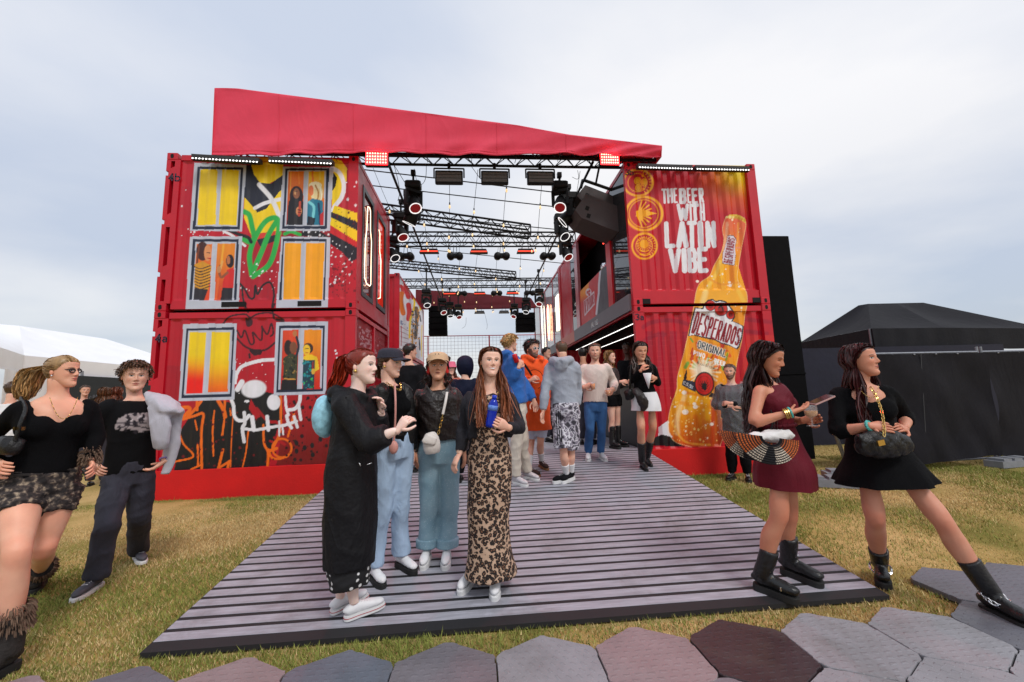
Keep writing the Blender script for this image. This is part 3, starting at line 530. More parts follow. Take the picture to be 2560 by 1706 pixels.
def paint_right(px):
    p = Paint(px, RED); p.use(1560, 380, .5101)
    # faded arches low down
    for d in ([(95,860),(130,838),(200,826),(270,832),(330,850)], [(95,930),(150,900),(200,895)], [(590,820),(720,835)], [(600,880),(700,890)]): p.stroke(d, 20, s255(150,6,44), .6, a=.7)
    for x in (105, 165, 225, 285): p.grad([(x,880),(x+34,880),(x+40,1240),(x,1240)], (x,900), s255(150,4,44), (x,1240), s255(184,6,34), .6)
    p.poly([(600,900),(740,900),(740,1200),(560,1200)], s255(216,50,34), .45)
    for k in range(12): p.stroke([(95,900+k*26),(300,896+k*26)], 2, s255(206,60,70), a=.35, smooth=False)
    # yellow wash in the upper right corner
    C = np.array(p.T(575, 90)); d = np.hypot((px[:, 0]-C[0])/112, (px[:, 1]-C[1])/105)
    a = np.clip(1.15-d, 0, 1)[:, None]*((px[:, 1] < 560) & (px[:, 0] < 1862+.108*(px[:, 1]-411)))[:, None]; col = s255(252,214,10)*np.clip(1.5-2.2*d, 0, 1)[:, None]+s255(240,120,20)*(1-np.clip(1.5-2.2*d, 0, 1)[:, None]); p.c = p.c*(1-a)+col*a
    # yellow badges cut off by the corner post
    p.use(1580, 380, .2169)
    Y2 = s255(250,178,4)
    def ring(cx, cy, rx, ry, w): p.ell(cx, cy, rx, ry, Y2, ring=w)
    ring(70, 355, 182, 162, .14); ring(62,355,112,110,.07); p.ell(65,335,42,44,Y2); p.ell(75,415,40,44,Y2); p.ell(140,355,40,46,Y2); p.ell(65,335,30,32,s255(214,110,10),ring=.12); p.ell(75,415,28,30,s255(214,110,10),ring=.12); p.ell(140,355,28,32,s255(214,110,10),ring=.12); p.ell(125,275,16,16,Y2); p.ell(135,428,16,16,Y2)
    for k in range(9):
        an = -1.1+k*.26; p.stroke([(70+132*math.cos(an),355+122*math.sin(an)),(70+152*math.cos(an),355+140*math.sin(an))], 10, Y2, smooth=False)
    ring(140, 712, 222, 205, .13); ring(135,712,172,165,.06); p.poly([(45,680),(150,670),(215,690),(290,710),(215,728),(150,748),(45,740)], Y2)
    for an in (-1.25,-.95,-.65,-.35,.35,.65,.95,1.25): p.poly([(60,700),(60+20*math.cos(an+1.57),712+20*math.sin(an+1.57)),(60+165*math.cos(an),712+160*math.sin(an)),(90,715)], Y2); p.stroke([(70,712),(60+170*math.cos(an),712+160*math.sin(an))], 16, Y2, smooth=False)
    ring(145,1085,152,158,.13); ring(140,1085,100,100,.08); p.ell(140,1062,50,50,Y2)
    for k in range(20): an = k*PI/10; p.stroke([(140+56*math.cos(an),1062+56*math.sin(an)),(140+88*math.cos(an),1062+88*math.sin(an))], 9, Y2, smooth=False)
    for k in range(9): an = -1.0+k*.25; p.stroke([(145+112*math.cos(an),1085+112*math.sin(an)),(145+128*math.cos(an),1085+128*math.sin(an))], 9, Y2, smooth=False)
    p.stroke([(100,1140),(150,1150),(190,1138)], 14, Y2); p.stroke([(95,1180),(150,1195),(205,1178)], 16, Y2); p.stroke([(90,960),(150,945),(205,960)], 14, Y2)
    # slogan
    def L_(ch, x0, y0, x1, y1, sk=10): p.letter(ch, [(x0,y0),(x1,y0-2),(x1+sk,y1),(x0+sk,y1+3)], WHITE, .31)
    for a_ in (('T',338,424,398,598),('H',398,420,468,592),('E',474,418,520,590),('B',536,420,622,600),('E',630,416,676,588),('E',682,420,752,596),('R',764,416,824,588)): L_(*a_)
    for a_ in (('W',512,596,655,796),('I',656,592,686,796),('T',672,596,772,800),('H',776,590,836,796)): L_(*a_)
    for a_ in (('L',368,802,492,1110),('A',505,800,650,1110,4),('T',628,796,748,1110,6),('I',744,796,826,1106),('N',842,796,962,1110,12)): L_(*a_)
    for a_ in (('V',414,1110,566,1398),('I',560,1108,636,1398),('B',634,1104,748,1394),('E',748,1096,874,1394)): L_(*a_)
    # the bottle
    p.use(1560, 380, .5101)
    left = [(500,316),(483,375),(490,430),(478,490),(440,560),(420,608),(375,640),(355,682),(344,745),(330,830),(314,900),(290,1000),(262,1105),(260,1170),(238,1222),(219,1300),(221,1372),(252,1422),(330,1446)]
    right = [(470,1444),(522,1300),(540,1200),(543,1100),(556,1020),(576,930),(586,860),(592,800),(604,745),(601,690),(576,660),(556,622),(561,560),(576,470),(590,402),(598,352),(588,322)]
    out = left+right
    p.poly([(170,1350),(215,1318),(232,1330),(240,1400),(168,1410)], WHITE); p.poly([(140,1440),(150,1400),(185,1385),(225,1395),(260,1425),(300,1446)], INK*.6)
    p.grad(out, (540,330), s255(232,104,60), (480,620), s255(250,178,16)); p.grad([(440,560),(560,560),(601,690),(604,745),(344,745),(355,682),(420,608)], (450,560), s255(250,170,10), (450,745), s255(248,176,40))
    p.grad([(344,745),(604,745),(543,1100),(540,1200),(260,1170),(262,1105),(290,1000)], (450,750), s255(240,150,20), (400,1170), s255(248,176,14)); p.grad([(260,1150),(540,1180),(522,1300),(470,1444),(330,1446),(252,1422),(221,1372),(219,1300)], (350,1180), s255(246,172,12), (400,1446), s255(214,84,10))
    p.grad([(420,1210),(540,1200),(522,1300),(470,1444),(430,1444)], (420,1300), s255(226,110,12), (520,1330), s255(160,34,12), .7)
    for d, wd, c_ in (([(505,350),(500,430),(490,480)],14,(250,190,150)), ([(560,350),(558,420),(548,500)],10,(250,170,60)), ([(470,540),(450,600),(400,680)],18,(252,214,90)), ([(530,560),(530,630)],26,(236,130,20)), ([(480,560),(470,640)],22,(252,190,30)), ([(400,690),(380,760)],26,(252,220,140)), ([(560,680),(585,730)],20,(252,200,70)), ([(300,1190),(262,1300),(262,1380)],22,(252,214,150)), ([(330,1200),(320,1260)],30,(252,196,60)), ([(350,1300),(360,1400)],26,(232,110,14)), ([(400,1210),(410,1300)],34,(250,176,20)), ([(300,1180),(400,1195),(500,1190)],14,(226,120,16)), ([(280,1230),(380,1250),(480,1240)],18,(240,150,20)), ([(235,1330),(300,1420),(420,1436)],10,(250,180,60)), ([(440,1260),(430,1420)],20,(206,60,14)), ([(500,470),(570,470)],8,(240,150,120)), ([(420,625),(480,650),(560,640)],10,(236,150,40))):
        p.stroke(d, wd, s255(*c_), 1.0, a=.75)
    p.specks(out, 260, 1.5, 5, s255(255,236,200), 51); p.specks([(225,1180),(530,1180),(480,1440),(240,1420)], 90, 2, 6, s255(255,214,120), 52)
    for x, y, r in ((300,1275,16),(350,1250,12),(345,1235,9),(295,1180,12),(430,1335,10),(360,635,8),(520,655,9),(517,640,7),(565,660,6),(250,1250,6),(430,610,5)): p.ell(x, y, r, r*.8, s255(250,240,228), soft=.3)
    for l_ in (left, right): p.stroke(l_, 3, s255(252,214,150), a=.7)
    # crown cap
    p.poly([(497,330),(516,308),(545,306),(572,312),(592,328),(598,352),(588,345),(560,328),(530,322),(508,324)], s255(226,186,60))
    for k in range(7): p.ell(505+k*14.5, 322+abs(k-3)*2+ (k-3)*2.6, 6, 7, s255(244,220,140) if k < 3 else s255(206,150,20))
    # neck label
    p.use(1760, 500, .1659)
    nl = [(360,545),(440,540),(470,580),(485,620),(465,720),(475,830),(455,985),(400,975),(280,955),(285,800),(310,740),(335,640)]
    p.poly([tuple(np.array(q)+(np.array(q)-np.array([385,760]))*.04) for q in nl], INK); p.poly(nl, s255(224,214,226))
    p.text('DESPERADOS', (290,945), (368,560), (468,590), (430,965), s255(150,12,40), .18, .3)
    # main label
    p.use(1640, 720, .2616)
    p.poly([(330,470),(800,590),(740,760),(690,900),(560,1060),(250,930),(290,720)], s255(240,140,24), .5)
    for k in range(46):
        rr = random.Random(k+300); x = rr.uniform(300, 760); y = rr.uniform(480, 800)+(x-300)*.12; c_ = rr.choice([(226,60,16),(60,170,60),(250,200,20),(190,30,20),(90,190,70),(240,110,10)])
        if x < 740-(y-480)*.3 and y < 760+(x-300)*.2: p.stroke([(x,y),(x+rr.uniform(-30,30),y+rr.uniform(20,70))], rr.uniform(12,34), s255(*c_), .5, a=.8)
    for k in range(18): an = -2.9+k*.33; p.stroke([(450,800),(450+rr.uniform(.8,1.2)*150*math.cos(an),800+130*math.sin(an))], 16, s255(252,240,200), .8, a=.7, smooth=False)
    p.ell(440,790,86,70,s255(252,240,214),soft=.9,a=.9)
    lab = [(380,195),(452,205),(470,160),(500,128),(540,118),(575,140),(610,128),(660,140),(690,170),(738,240),(740,290),(720,320),(775,340),(826,366),(812,470),(785,562),(765,578),(700,545),(620,520),(560,488),(500,476),(430,462),(370,446),(318,458),(345,330)]
    p.poly([tuple(np.array(q)+unit(np.array(q)-np.array([560,340]))*14) for q in lab], s255(30,36,48)); p.poly(lab, s255(236,234,238))
    for x, y, r in ((520,170,44),(622,205,58),(712,258,36)): p.ell(x, y, r+6, r+8, s255(60,16,20)); p.ell(x, y, r, r+2, s255(206,40,32)); p.ell(x, y, r*.55, r*.6, s255(150,24,24))
    p.stroke([(600,190),(625,175),(640,215)], 12, INK)
    p.text('DESPERADOS', (390,222), (826,392), (786,556), (332,432), s255(150,14,34), .1, .2)
    for dx_, dy_ in ((-6,0),(6,0),(0,6),(0,-6)): p.text('ORIGINAL', (404+dx_,500+dy_), (686+dx_,600+dy_), (664+dx_,668+dy_), (392+dx_,575+dy_), s255(240,236,226), .14, .22)
    p.text('ORIGINAL', (404,500), (686,600), (664,668), (392,575), s255(18,24,46), .14, .22)
    p.text('PIWO', (362,598), (472,630), (466,676), (356,640), s255(250,250,250), .16, .3); p.text('-', (500,660), (535,672), (532,700), (497,688), s255(250,250,250)); p.text('BEER', (560,672), (664,706), (658,756), (554,720), s255(250,250,250), .14, .32)
    p.text('FLAVOURED WITH', (425,676), (604,732), (600,752), (421,698), s255(240,246,230), .2, .2); p.text('AGUARDIENTE', (394,700), (604,778), (598,802), (388,722), s255(40,50,30), .3, .2)
    p.poly([(246,930),(262,872),(380,900),(378,996),(330,975)], s255(34,46,66)); p.poly([(262,868),(290,785),(298,800),(290,880)], INK); p.text('C.5.9%', (266,888), (360,940), (352,970), (260,918), s255(220,224,230), .15, .25)
    p.poly([(530,1000),(600,1030),(600,1060),(500,1040)], INK)
    p.ell(462,918,96,116,s255(24,16,16)); p.ell(462,918,84,102,s255(206,28,24)); p.ell(462,918,64,78,s255(150,16,18),ring=.07)
    for an in (-2.7,-2.3,-1.95,-1.57,-1.2,-.85,-.45): p.poly([(452,965),(462+62*math.cos(an),955+86*math.sin(an)),(474,965)], INK*.4)
    p.poly([(430,955),(495,955),(470,985)], INK*.4)
    return p.c

# ================================================================== CONTAINERS
CH = 2.591; B0 = 0.215
def corr(x, per=0.25, depth=0.036):
    t = (x/per) % 1.0
    return depth*np.clip(np.minimum((t-0.06)/0.2, (0.76-t)/0.2)+0.0, 0, 1)
def wall_grid(name, parent, axis, c, a0, a1, z0, z1, paint, sign=1, du=0.009, dz=0.011, corrugated=True, mt=None, phase=0.0, depth=0.036):
    """corrugated sheet: axis 'y' means a wall facing -y at y=c spanning x, 'x' a wall at x=c spanning y; valleys go inwards by sign"""
    nu = int((a1-a0)/du)+1; nz = int((z1-z0)/dz)+1
    U, Z = np.meshgrid(np.linspace(a0, a1, nu), np.linspace(z0, z1, nz)); D = corr(U-a0+phase, depth=depth) if corrugated else 0*U
    if corrugated: D = D*np.clip((Z-z0)/0.05, 0, 1)*np.clip((z1-Z)/0.05, 0, 1)
    W = c+sign*D
    V = (np.stack([U, W, Z], -1) if axis == 'y' else np.stack([W, U, Z], -1)).reshape(-1, 3)
    i = np.arange(nu*nz).reshape(nz, nu); flip = (axis == 'y') == (sign > 0)
    q = np.stack([i[:-1, :-1], i[:-1, 1:], i[1:, 1:], i[1:, :-1]], -1).reshape(-1, 4)
    if not flip: q = q[:, ::-1]
    cols = paint(project(V)) if paint is not None else None
    return mesh_obj(name, V, q.tolist(), mt or (m_mural if paint is not None else m_red), parent, smooth=False, cols=cols)
def cor_wall(name, parent, axis, c, a0, a1, z0, z1, sign, mt=None):
    """plain corrugated sheet with few faces"""
    xs = []; a = a0
    while a < a1:
        for t in (0.06, 0.26, 0.56, 0.76):
            if a+t*0.25 < a1: xs.append((a+t*0.25, 0.036 if t in (0.26, 0.56) else 0.0))
        a += 0.25
    xs = [(a0, 0)]+xs+[(a1, xs[-1][1])]
    V = []; Fc = []
    for k, (u, d) in enumerate(xs):
        for z in (z0, z1): V.append((u, c+sign*d, z) if axis == 'y' else (c+sign*d, u, z))
        if k: Fc.append([2*k-2, 2*k, 2*k+1, 2*k-1])
    return mesh_obj(name, V, Fc, mt or m_red, parent)
def casting(m_, x0, y0, z0, sx=0.162, sy=0.178, sz=0.118):
    m_.box((x0, y0, z0), (x0+sx, y0+sy, z0+sz), 0.008)
def number(parent, txt, x, z, y, h=0.11):
    m_ = MB(); u = 0
    for ch in txt:
        for line in FONT[ch]:
            for a, b in zip(line[:-1], line[1:]):
                p = np.array((x+u+a[0]*h*0.55, y, z+h*(1-a[1]))); q = np.array((x+u+b[0]*h*0.55, y, z+h*(1-b[1]))); t = unit(q-p)
                n_ = np.array((-t[2], 0, t[0]))*h*0.085; m_.add([p-t*.004-n_, q+t*.004-n_, q+t*.004+n_, p-t*.004+n_], [[0, 1, 2, 3]])
                n_ = None
        u += h*0.8
    return m_.build('container_number', mat('number_ink', lin(52, 40, 62), 0.6), parent)
def container(name, label, x0, x1, y0, y1, z0, front=None, paint=None, left='cor', right='cor', back='cor', num=None, pocket='fork', rail_h=0.16, open_posts=False, group=None, post=0.16):
    R_ = empty(name, ((x0+x1)/2, y0, z0), label, 'container', group)
    z1 = z0+CH
    for (cx, sxn) in ((x0, 1), (x1-0.162, 1)):
        for cy in (y0-0.006, y1-0.172):
            for cz in (z0, z1-0.118):
                b = MB(); casting(b, cx, cy, cz); b.build('corner_casting', m_red, R_)
                if cy < y0:
                    b = MB(); hx_, hz_ = cx+0.081, cz+0.059
                    n = 12; P = [(hx_+0.026*math.cos(2*PI*k/n), cy-0.002, hz_+(0.012 if math.sin(2*PI*k/n) > 0 else -0.012)+0.026*math.sin(2*PI*k/n)) for k in range(n)]
                    b.add(P, [list(range(n))]); b.build('casting_hole', m_void, R_)
    # posts
    for cx in (x0+0.002, x1-post-0.002):
        for cy, sy in ((y0, 0.09), (y1-0.11, 0.11)):
            if open_posts and cx < x0+0.1 and cy == y0:
                b = MB(); H0, H1 = z0+0.118, z1-0.118; hh = H1-H0
                b.box((cx, y0+0.085, H0), (cx+0.21, y0+0.1, H1))
                segs = [(0.02, 0.14), (0.22, 0.60), (0.68, 0.90), (0.955, 0.995)]   # holes, as share of the height from below
                segs = [(0.015, 0.16), (0.24, 0.52), (0.60, 0.88), (0.93, 0.99)]
                b.box((cx+0.125, y0, H0), (cx+0.21, y0+0.085, H1)); zp = H0
                notches = [0.2, 0.56, 0.905]
                zs = sorted([(H0+hh*(n_-0.02), H0+hh*(n_+0.012)) for n_ in notches])
                za = H0
                for n0, n1 in zs+[(H1, H1)]:
                    b.box((cx, y0, za), (cx+0.065, y0+0.084, n0)); za = n1
                za = H0
                for h0, h1 in segs:
                    q0, q1 = H0+hh*h0, H0+hh*h1
                    b.add([(cx+0.035, y0+0.001, za), (cx+0.125, y0+0.001, za), (cx+0.125, y0+0.001, q0+(0.05 if za > H0 else 0)), (cx+0.035, y0+0.001, q0)], [[0, 1, 2, 3]]); za = q1
                    b.add([(cx+0.065, y0+0.001, q0), (cx+0.125, y0+0.001, q0), (cx+0.125, y0+0.084, q0), (cx+0.065, y0+0.084, q0)], [[0, 1, 2, 3]])
                b.add([(cx+0.065, y0+0.001, za), (cx+0.125, y0+0.001, za), (cx+0.125, y0+0.001, H1), (cx+0.065, y0+0.001, H1)], [[0, 1, 2, 3]])
                b.build('corner_post', m_red, R_)
            elif paint is not None and cy == y0:
                wall_grid('corner_post', R_, 'y', y0+0.001, cx, cx+post, z0+0.118, z1-0.118, paint, corrugated=False, dz=0.02)
                b = MB(); b.box((cx+0.001, y0+0.003, z0+0.118), (cx+post-0.001, y0+sy, z1-0.118)); b.build('corner_post', m_red, R_)
            else:
                b = MB(); b.box((cx, cy, z0+0.118), (cx+post, cy+sy, z1-0.118)); b.build('corner_post', m_red, R_)
    wx0 = x0+(0.212 if open_posts else post+0.002); wx1 = x1-post-0.002
    # front rails
    if paint is not None:
        rb0 = z0+0.03
        wall_grid('bottom_rail', R_, 'y', y0+0.018, wx0, wx1, rb0, z0+rail_h, paint, corrugated=False)
        b = MB(); b.box((wx0, y0+0.02, rb0), (wx1, y0+0.12, z0+rail_h-0.002)); b.quad((wx0, y0+0.018, z0+rail_h), (wx1, y0+0.018, z0+rail_h), (wx1, y0+0.06, z0+rail_h), (wx0, y0+0.06, z0+rail_h)); b.build('bottom_rail', m_red, R_)
        wall_grid('top_rail', R_, 'y', y0+0.012, wx0, wx1, z1-0.118, z1-0.028, paint, corrugated=False)
        b = MB(); b.box((wx0, y0+0.014, z1-0.117), (wx1, y0+0.1, z1-0.029)); b.build('top_rail', m_red, R_)
        wall_grid('front_wall', R_, 'y', y0+0.03, wx0, wx1, z0+rail_h-0.01, z1-0.11, paint, depth=0.016 if open_posts else 0.042)
        if pocket == 'fork':
            for f0, f1 in ((0.32, 0.44), (0.70, 0.82)):
                b = MB(); L_ = x1-x0; b.box((x0+L_*f0, y0+0.010, z0+0.055), (x0+L_*f1, y0+0.05, z0+0.135)); b.build('fork_pocket', m_void, R_)
        elif pocket == 'ends':
            for q in (wx0, wx1-0.14):
                b = MB(); b.box((q, y0+0.010, z0+0.03), (q+0.14, y0+0.05, z0+0.115)); b.build('rail_notch', m_void, R_)
    else:
        b = MB(); b.box((wx0, y0+0.01, z0+0.03), (wx1, y0+0.1, z0+0.16)); b.build('bottom_rail', m_red, R_)
        b = MB(); b.box((wx0, y0+0.01, z1-0.118), (wx1, y0+0.1, z1-0.028)); b.build('top_rail', m_red, R_)
        if front == 'cor': cor_wall('front_wall', R_, 'y', y0+0.03, wx0, wx1, z0+0.15, z1-0.11, 1)
    for cx in (x0+0.004, x1-0.064):
        b = MB(); b.box((cx, y0+0.17, z0+0.03), (cx+0.06, y1-0.17, z0+0.16)); b.build('side_rail', m_red, R_)
        b = MB(); b.box((cx, y0+0.17, z1-0.1), (cx+0.06, y1-0.17, z1-0.028)); b.build('side_rail', m_red, R_)
    if left == 'cor': cor_wall('side_wall', R_, 'x', x0+0.012, y0+0.09, y1-0.11, z0+0.15, z1-0.1, 1)
    if right == 'cor': cor_wall('side_wall', R_, 'x', x1-0.012, y0+0.09, y1-0.11, z0+0.15, z1-0.1, -1)
    if back == 'cor': cor_wall('back_wall', R_, 'y', y1-0.03, x0+0.16, x1-0.16, z0+0.15, z1-0.1, -1)
    b = MB(); b.box((x0+0.07, y0+0.11, z1-0.06), (x1-0.07, y1-0.12, z1-0.035)); b.build('roof_sheet', m_red, R_)
    b = MB(); b.box((x0+0.07, y0+0.13, z0+0.06), (x1-0.07, y1-0.12, z0+0.14)); b.build('floor', m_blackm, R_)
    if num: number(R_, num, x0+(0.055 if open_posts else 0.02), z1-0.118-(0.36 if open_posts else 0.13), y0-0.004, 0.12 if open_posts else 0.1)
    return R_
XL, XR = 2.99, 7.537
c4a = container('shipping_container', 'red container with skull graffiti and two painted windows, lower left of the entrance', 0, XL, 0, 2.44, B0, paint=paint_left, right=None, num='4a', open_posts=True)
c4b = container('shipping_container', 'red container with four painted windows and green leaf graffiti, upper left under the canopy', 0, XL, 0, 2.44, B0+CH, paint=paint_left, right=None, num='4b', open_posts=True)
c3a = container('shipping_container', 'red container with lower half of the painted beer bottle, right of entrance', XR, XR+2.44, 0.04, 6.1, B0, paint=paint_right, left=None, num='3a', pocket='none', rail_h=0.2)
c3b = container('shipping_container', 'red container with white slogan and bottle neck, upper right of the entrance', XR, XR+2.44, 0.04, 6.1, B0+CH, paint=paint_right, left=None, num='3b', pocket='ends', rail_h=0.25)
# plinths
for x0, x1, lb in ((0.0, 2.985, 'plain red board plinth under the skull container on the left'), (XR+0.012, XR+2.45, 'plain red board plinth under the bottle container on the right')):
    b = MB(); b.box((x0+0.0, -0.022, -0.02), (x1, -0.002 if x0 < 1 else 0.036, B0+0.218), 0.004); b.box((x0+0.01, 0.05, -0.02), (x1-0.01, 2.3, B0-0.004)); tag(b.build('plinth', m_plinth), lb, 'plinth')
# ================================================================== inner side of the left stack
m_frame = mat('window_frame_dark', (0.05, 0.052, 0.06), 0.4, 0.3)
m_glass = mat('dark_glass', (0.02, 0.022, 0.026), 0.04, 0, 0.1, spec=0.8)
def neon(name, pts, parent, col, strength, r=0.007):
    b = MB(); b.path(pts, r, 6); return b.build(name, mat(name+'_glow_%d' % int(strength*10), (0.9, 0.8, 0.7), 0.4, emis=col, estr=strength), parent, True)
Zi = zoomer(880, 440, .2934)
b = MB(); X = XL-0.012
ya, yb, za, zb = 0.1, 2.33, B0+CH+0.16, B0+2*CH-0.1
wins = [(0.31, 1.05, 3.10, 5.06), (1.31, 2.06, 3.13, 5.06)]
# sheet around the two windows
b.box((X-0.03, ya, za), (X, yb, 3.10)); b.box((X-0.03, ya, 5.06), (X, yb, zb)); b.box((X-0.03, ya, 3.10), (X, 0.31, 5.06)); b.box((X-0.03, 1.05, 3.10), (X, 1.31, 5.06)); b.box((X-0.03, 2.06, 3.10), (X, yb, 5.06))
b.build('side_wall', m_red, c4b)
for k, (y0, y1, z0, z1) in enumerate(wins):
    b = MB(); t = 0.085
    for q in (((y0, z0), (y0+t, z1)), ((y1-t, z0), (y1, z1)), ((y0+t, z0), (y1-t, z0+t)), ((y0+t, z1-t), (y1-t, z1))): b.box((X-0.028, q[0][0], q[0][1]), (X+0.012, q[1][0], q[1][1]))
    wf = b.build('window', m_frame, c4b)
    b = MB(); b.box((X-0.026, y0+t, z0+t), (X-0.02, y1-t, z1-t)); b.build('pane', mat('red_lit_pane', lin(120, 6, 10), 0.06, 0, 0.3, 2, spec=0.7) if k == 0 else mat('orange_lit_pane', lin(190, 20, 8), 0.08, 0, 0.4, 1.2, emis=lin(255, 50, 10), estr=0.35), wf)
    if k == 0:
        nb = [onX(*Zi(*q), X+0.02) for q in [(135,262),(150,270),(158,300),(158,470),(166,560),(162,760),(160,925),(150,940),(125,920),(108,870),(108,750),(115,540),(126,460),(132,330),(135,262)]]
    else: nb = [onX(*Zi(*q), X+0.02) for q in [(230,460),(238,490),(236,640),(246,730),(241,1040),(222,1047)]]
    neon('neon_tube', nb, wf, lin(255, 214, 180), 3.0)
# caged poster wall below
b = MB(); b.box((XL-0.06, 0.1, B0+0.16), (XL-0.05, 2.33, B0+CH-0.1)); 
def paint_poster(px):
    p = Paint(px, s255(120, 6, 14)); p.use(820, 720, .12755)
    p.specks([(600,760),(870,840),(1020,980),(1020,1300),(590,1240)], 70, 8, 34, s255(206, 196, 204), 61); p.specks([(600,820),(870,880),(1010,1000),(1010,1280),(590,1220)], 60, 6, 22, s255(110, 10, 24), 62)
    for k in range(3): p.stroke([(640,1000+90*k),(760,1010+90*k),(900,1060+70*k)], 20, s255(214, 206, 212))
    return p.c
wall_grid('side_wall', c4a, 'x', XL-0.045, 0.1, 2.33, B0+0.16, B0+CH-0.1, paint_poster, sign=-1, du=.02, dz=.02, corrugated=False)
b = MB()
for y in np.arange(0.14, 2.33, 0.06): b.bar((XL-0.02, y, B0+0.16), (XL-0.02, y, B0+CH-0.12), 0.003, 4)
for z in np.arange(B0+0.2, B0+CH-0.12, 0.12): b.bar((XL-0.018, 0.1, z), (XL-0.018, 2.33, z), 0.003, 4)
b.build('wire_cage', m_red, c4a)
b = MB(); b.box((XL-0.05, 1.17, B0+0.16), (XL-0.005, 1.25, B0+CH-0.1)); b.build('mullion', m_red, c4a)
# ---- stack further back on the left, long side covered with a colourful print
def paint_back(px):
    p = Paint(px, s255(226, 222, 228)); p.use(960, 620, .2041)
    for d, w_, c_ in (([(200,330),(215,420),(240,560)],26,(226,226,230)), ([(190,470),(220,480),(230,560)],40,(214,40,40)), ([(265,430),(275,520),(300,600)],60,(206,24,30)), ([(215,560),(205,640),(215,720),(235,800)],60,(240,120,20)), ([(300,700),(310,780),(300,870)],60,(210,40,40)), ([(340,560),(350,620)],30,(200,20,40)), ([(370,610),(372,700),(350,800),(320,900),(312,1100)],24,(246,206,10)), ([(395,740),(400,900),(385,1100)],44,(120,84,40)), ([(380,760),(405,860),(380,980),(400,1100)],14,(40,40,50)), ([(440,700),(445,760)],20,(250,220,20)), ([(440,830),(450,900)],14,(30,34,50)), ([(466,950),(460,1150),(462,1330)],10,(246,206,10)), ([(430,1100),(440,1250)],16,(40,44,60)), ([(345,1000),(350,1180)],20,(200,140,40)), ([(210,960),(213,1060),(210,1200)],12,(176,10,50)), ([(420,760),(425,840),(415,900)],18,(200,130,30))):
        p.stroke(d, w_, s255(*c_), .2)
    p.specks([(340,720),(430,720),(430,1120),(330,1120)], 60, 4, 14, s255(60,50,40), 71); p.specks([(340,720),(430,720),(430,1300),(330,1300)], 40, 4, 12, s255(230,150,30), 72); p.specks([(195,880),(300,960),(300,1000),(195,930)], 20, 6, 12, s255(130,140,170), 73)
    for k in range(5): p.stroke([(195,960+60*k),(300,1020+50*k)], 5, s255(150,30,60), smooth=False)
    return p.c
for lv in range(2):
    cc = container('shipping_container', ['red container set back behind the left stack, lower one, with pale printed side', 'red container set back behind the left stack, upper one, with orange and white printed side'][lv], -0.58, 2.41, 6.6, 12.6, B0+CH*lv, front='cor', right=None)
    wall_grid('side_wall', cc, 'x', 2.40, 6.69, 12.5, B0+CH*lv+0.15, B0+CH*lv+CH-0.1, paint_back, sign=-1, du=.02, dz=.02)
    if lv == 0:
        b = MB()
    else:
        b = MB()
        for q0, q1 in (((1.72, 3.9), (1.95, 4.0)), ((1.72, 4.4), (1.95, 4.5)), ((1.82, 3.9), (1.92, 4.5))): b.box((q0[0], 6.608, q0[1]), (q1[0], 6.62, q1[1]))
        b.build('painted_letter', m_white, cc)
# ---- bar on the right: container sides with glass, fascia and open counter
m_fascia = mat('grey_fascia', lin(112, 110, 116), 0.5, 0, 0.08, 3)
m_intred = mat('bar_inside_red', lin(120, 6, 14), 0.5)
XB = XR+0.012
def box_yz(m_, y0, z0, y1, z1, x0=XB-0.02, x1=XB+0.03): return m_.box((x0, y0, z0), (x1, y1, z1))
b = MB(); box_yz(b, 0.14, 2.74, 4.22, 3.03, XB-0.05, XB+0.02); fa = b.build('fascia', m_fascia, c3b)
b = MB(); box_yz(b, 4.222, 2.74, 6.0, 3.03, XB-0.05, XB+0.02); b.build('fascia', mat('fascia_rose', lin(196, 110, 96), 0.5), c3b)
# lettering on the fascia
def sign_text(parent, txt, yl, yr, z0, z1, x, m_, name='lettering', w=0.22):
    b = MB(); n = len(txt); cw = (yl-yr)/(n+0.14*(n-1)); u = 0
    for ch in txt:
        for line in FONT.get(ch, []):
            for a, c in zip(line[:-1], line[1:]):
                r = w*cw*0.5; f = lambda q: np.array((x, yl-u-r-q[0]*(cw-2*r), z1-r-q[1]*(z1-z0-2*r)))
                p, q = f(a), f(c); t = unit(q-p) if np.linalg.norm(q-p) > 1e-6 else np.array((0, 0, 1.0)); nn = np.cross(t, (1, 0, 0))*r
                b.obox((p+q)/2, (0.004, 0, 0), t*(np.linalg.norm(q-p)/2+r*.8), nn)
        u += cw*1.14
    return b.build(name, m_, parent)
sign_text(fa, 'BOL BAR', 2.52, 2.0, 2.82, 2.94, XB-0.054, m_white, w=.3)
b = MB(); box_yz(b, 1.0, 3.03, 1.27, 5.3, XB-0.03, XB+0.04); b.build('mullion', mat('mullion_red', lin(206, 20, 34), 0.3), c3b)
b = MB(); box_yz(b, 3.62, 3.03, 3.93, 5.3, XB-0.03, XB+0.04); b.build('mullion', mat('mullion_rose', lin(196, 120, 128), 0.25), c3b)
b = MB(); box_yz(b, 5.9, 3.03, 5.94, 5.3); b.build('mullion', m_red, c3b)
for y0, y1 in ((0.15, 1.0), (3.93, 4.5)):
    b = MB(); box_yz(b, y0, 3.03, y1, 5.28, XB+0.005, XB+0.015); b.build('glass_panel', m_glass, c3b)
b = MB(); box_yz(b, 4.5, 3.03, 5.9, 5.28, XB+0.0, XB+0.03); b.build('side_wall', m_red, c3b)
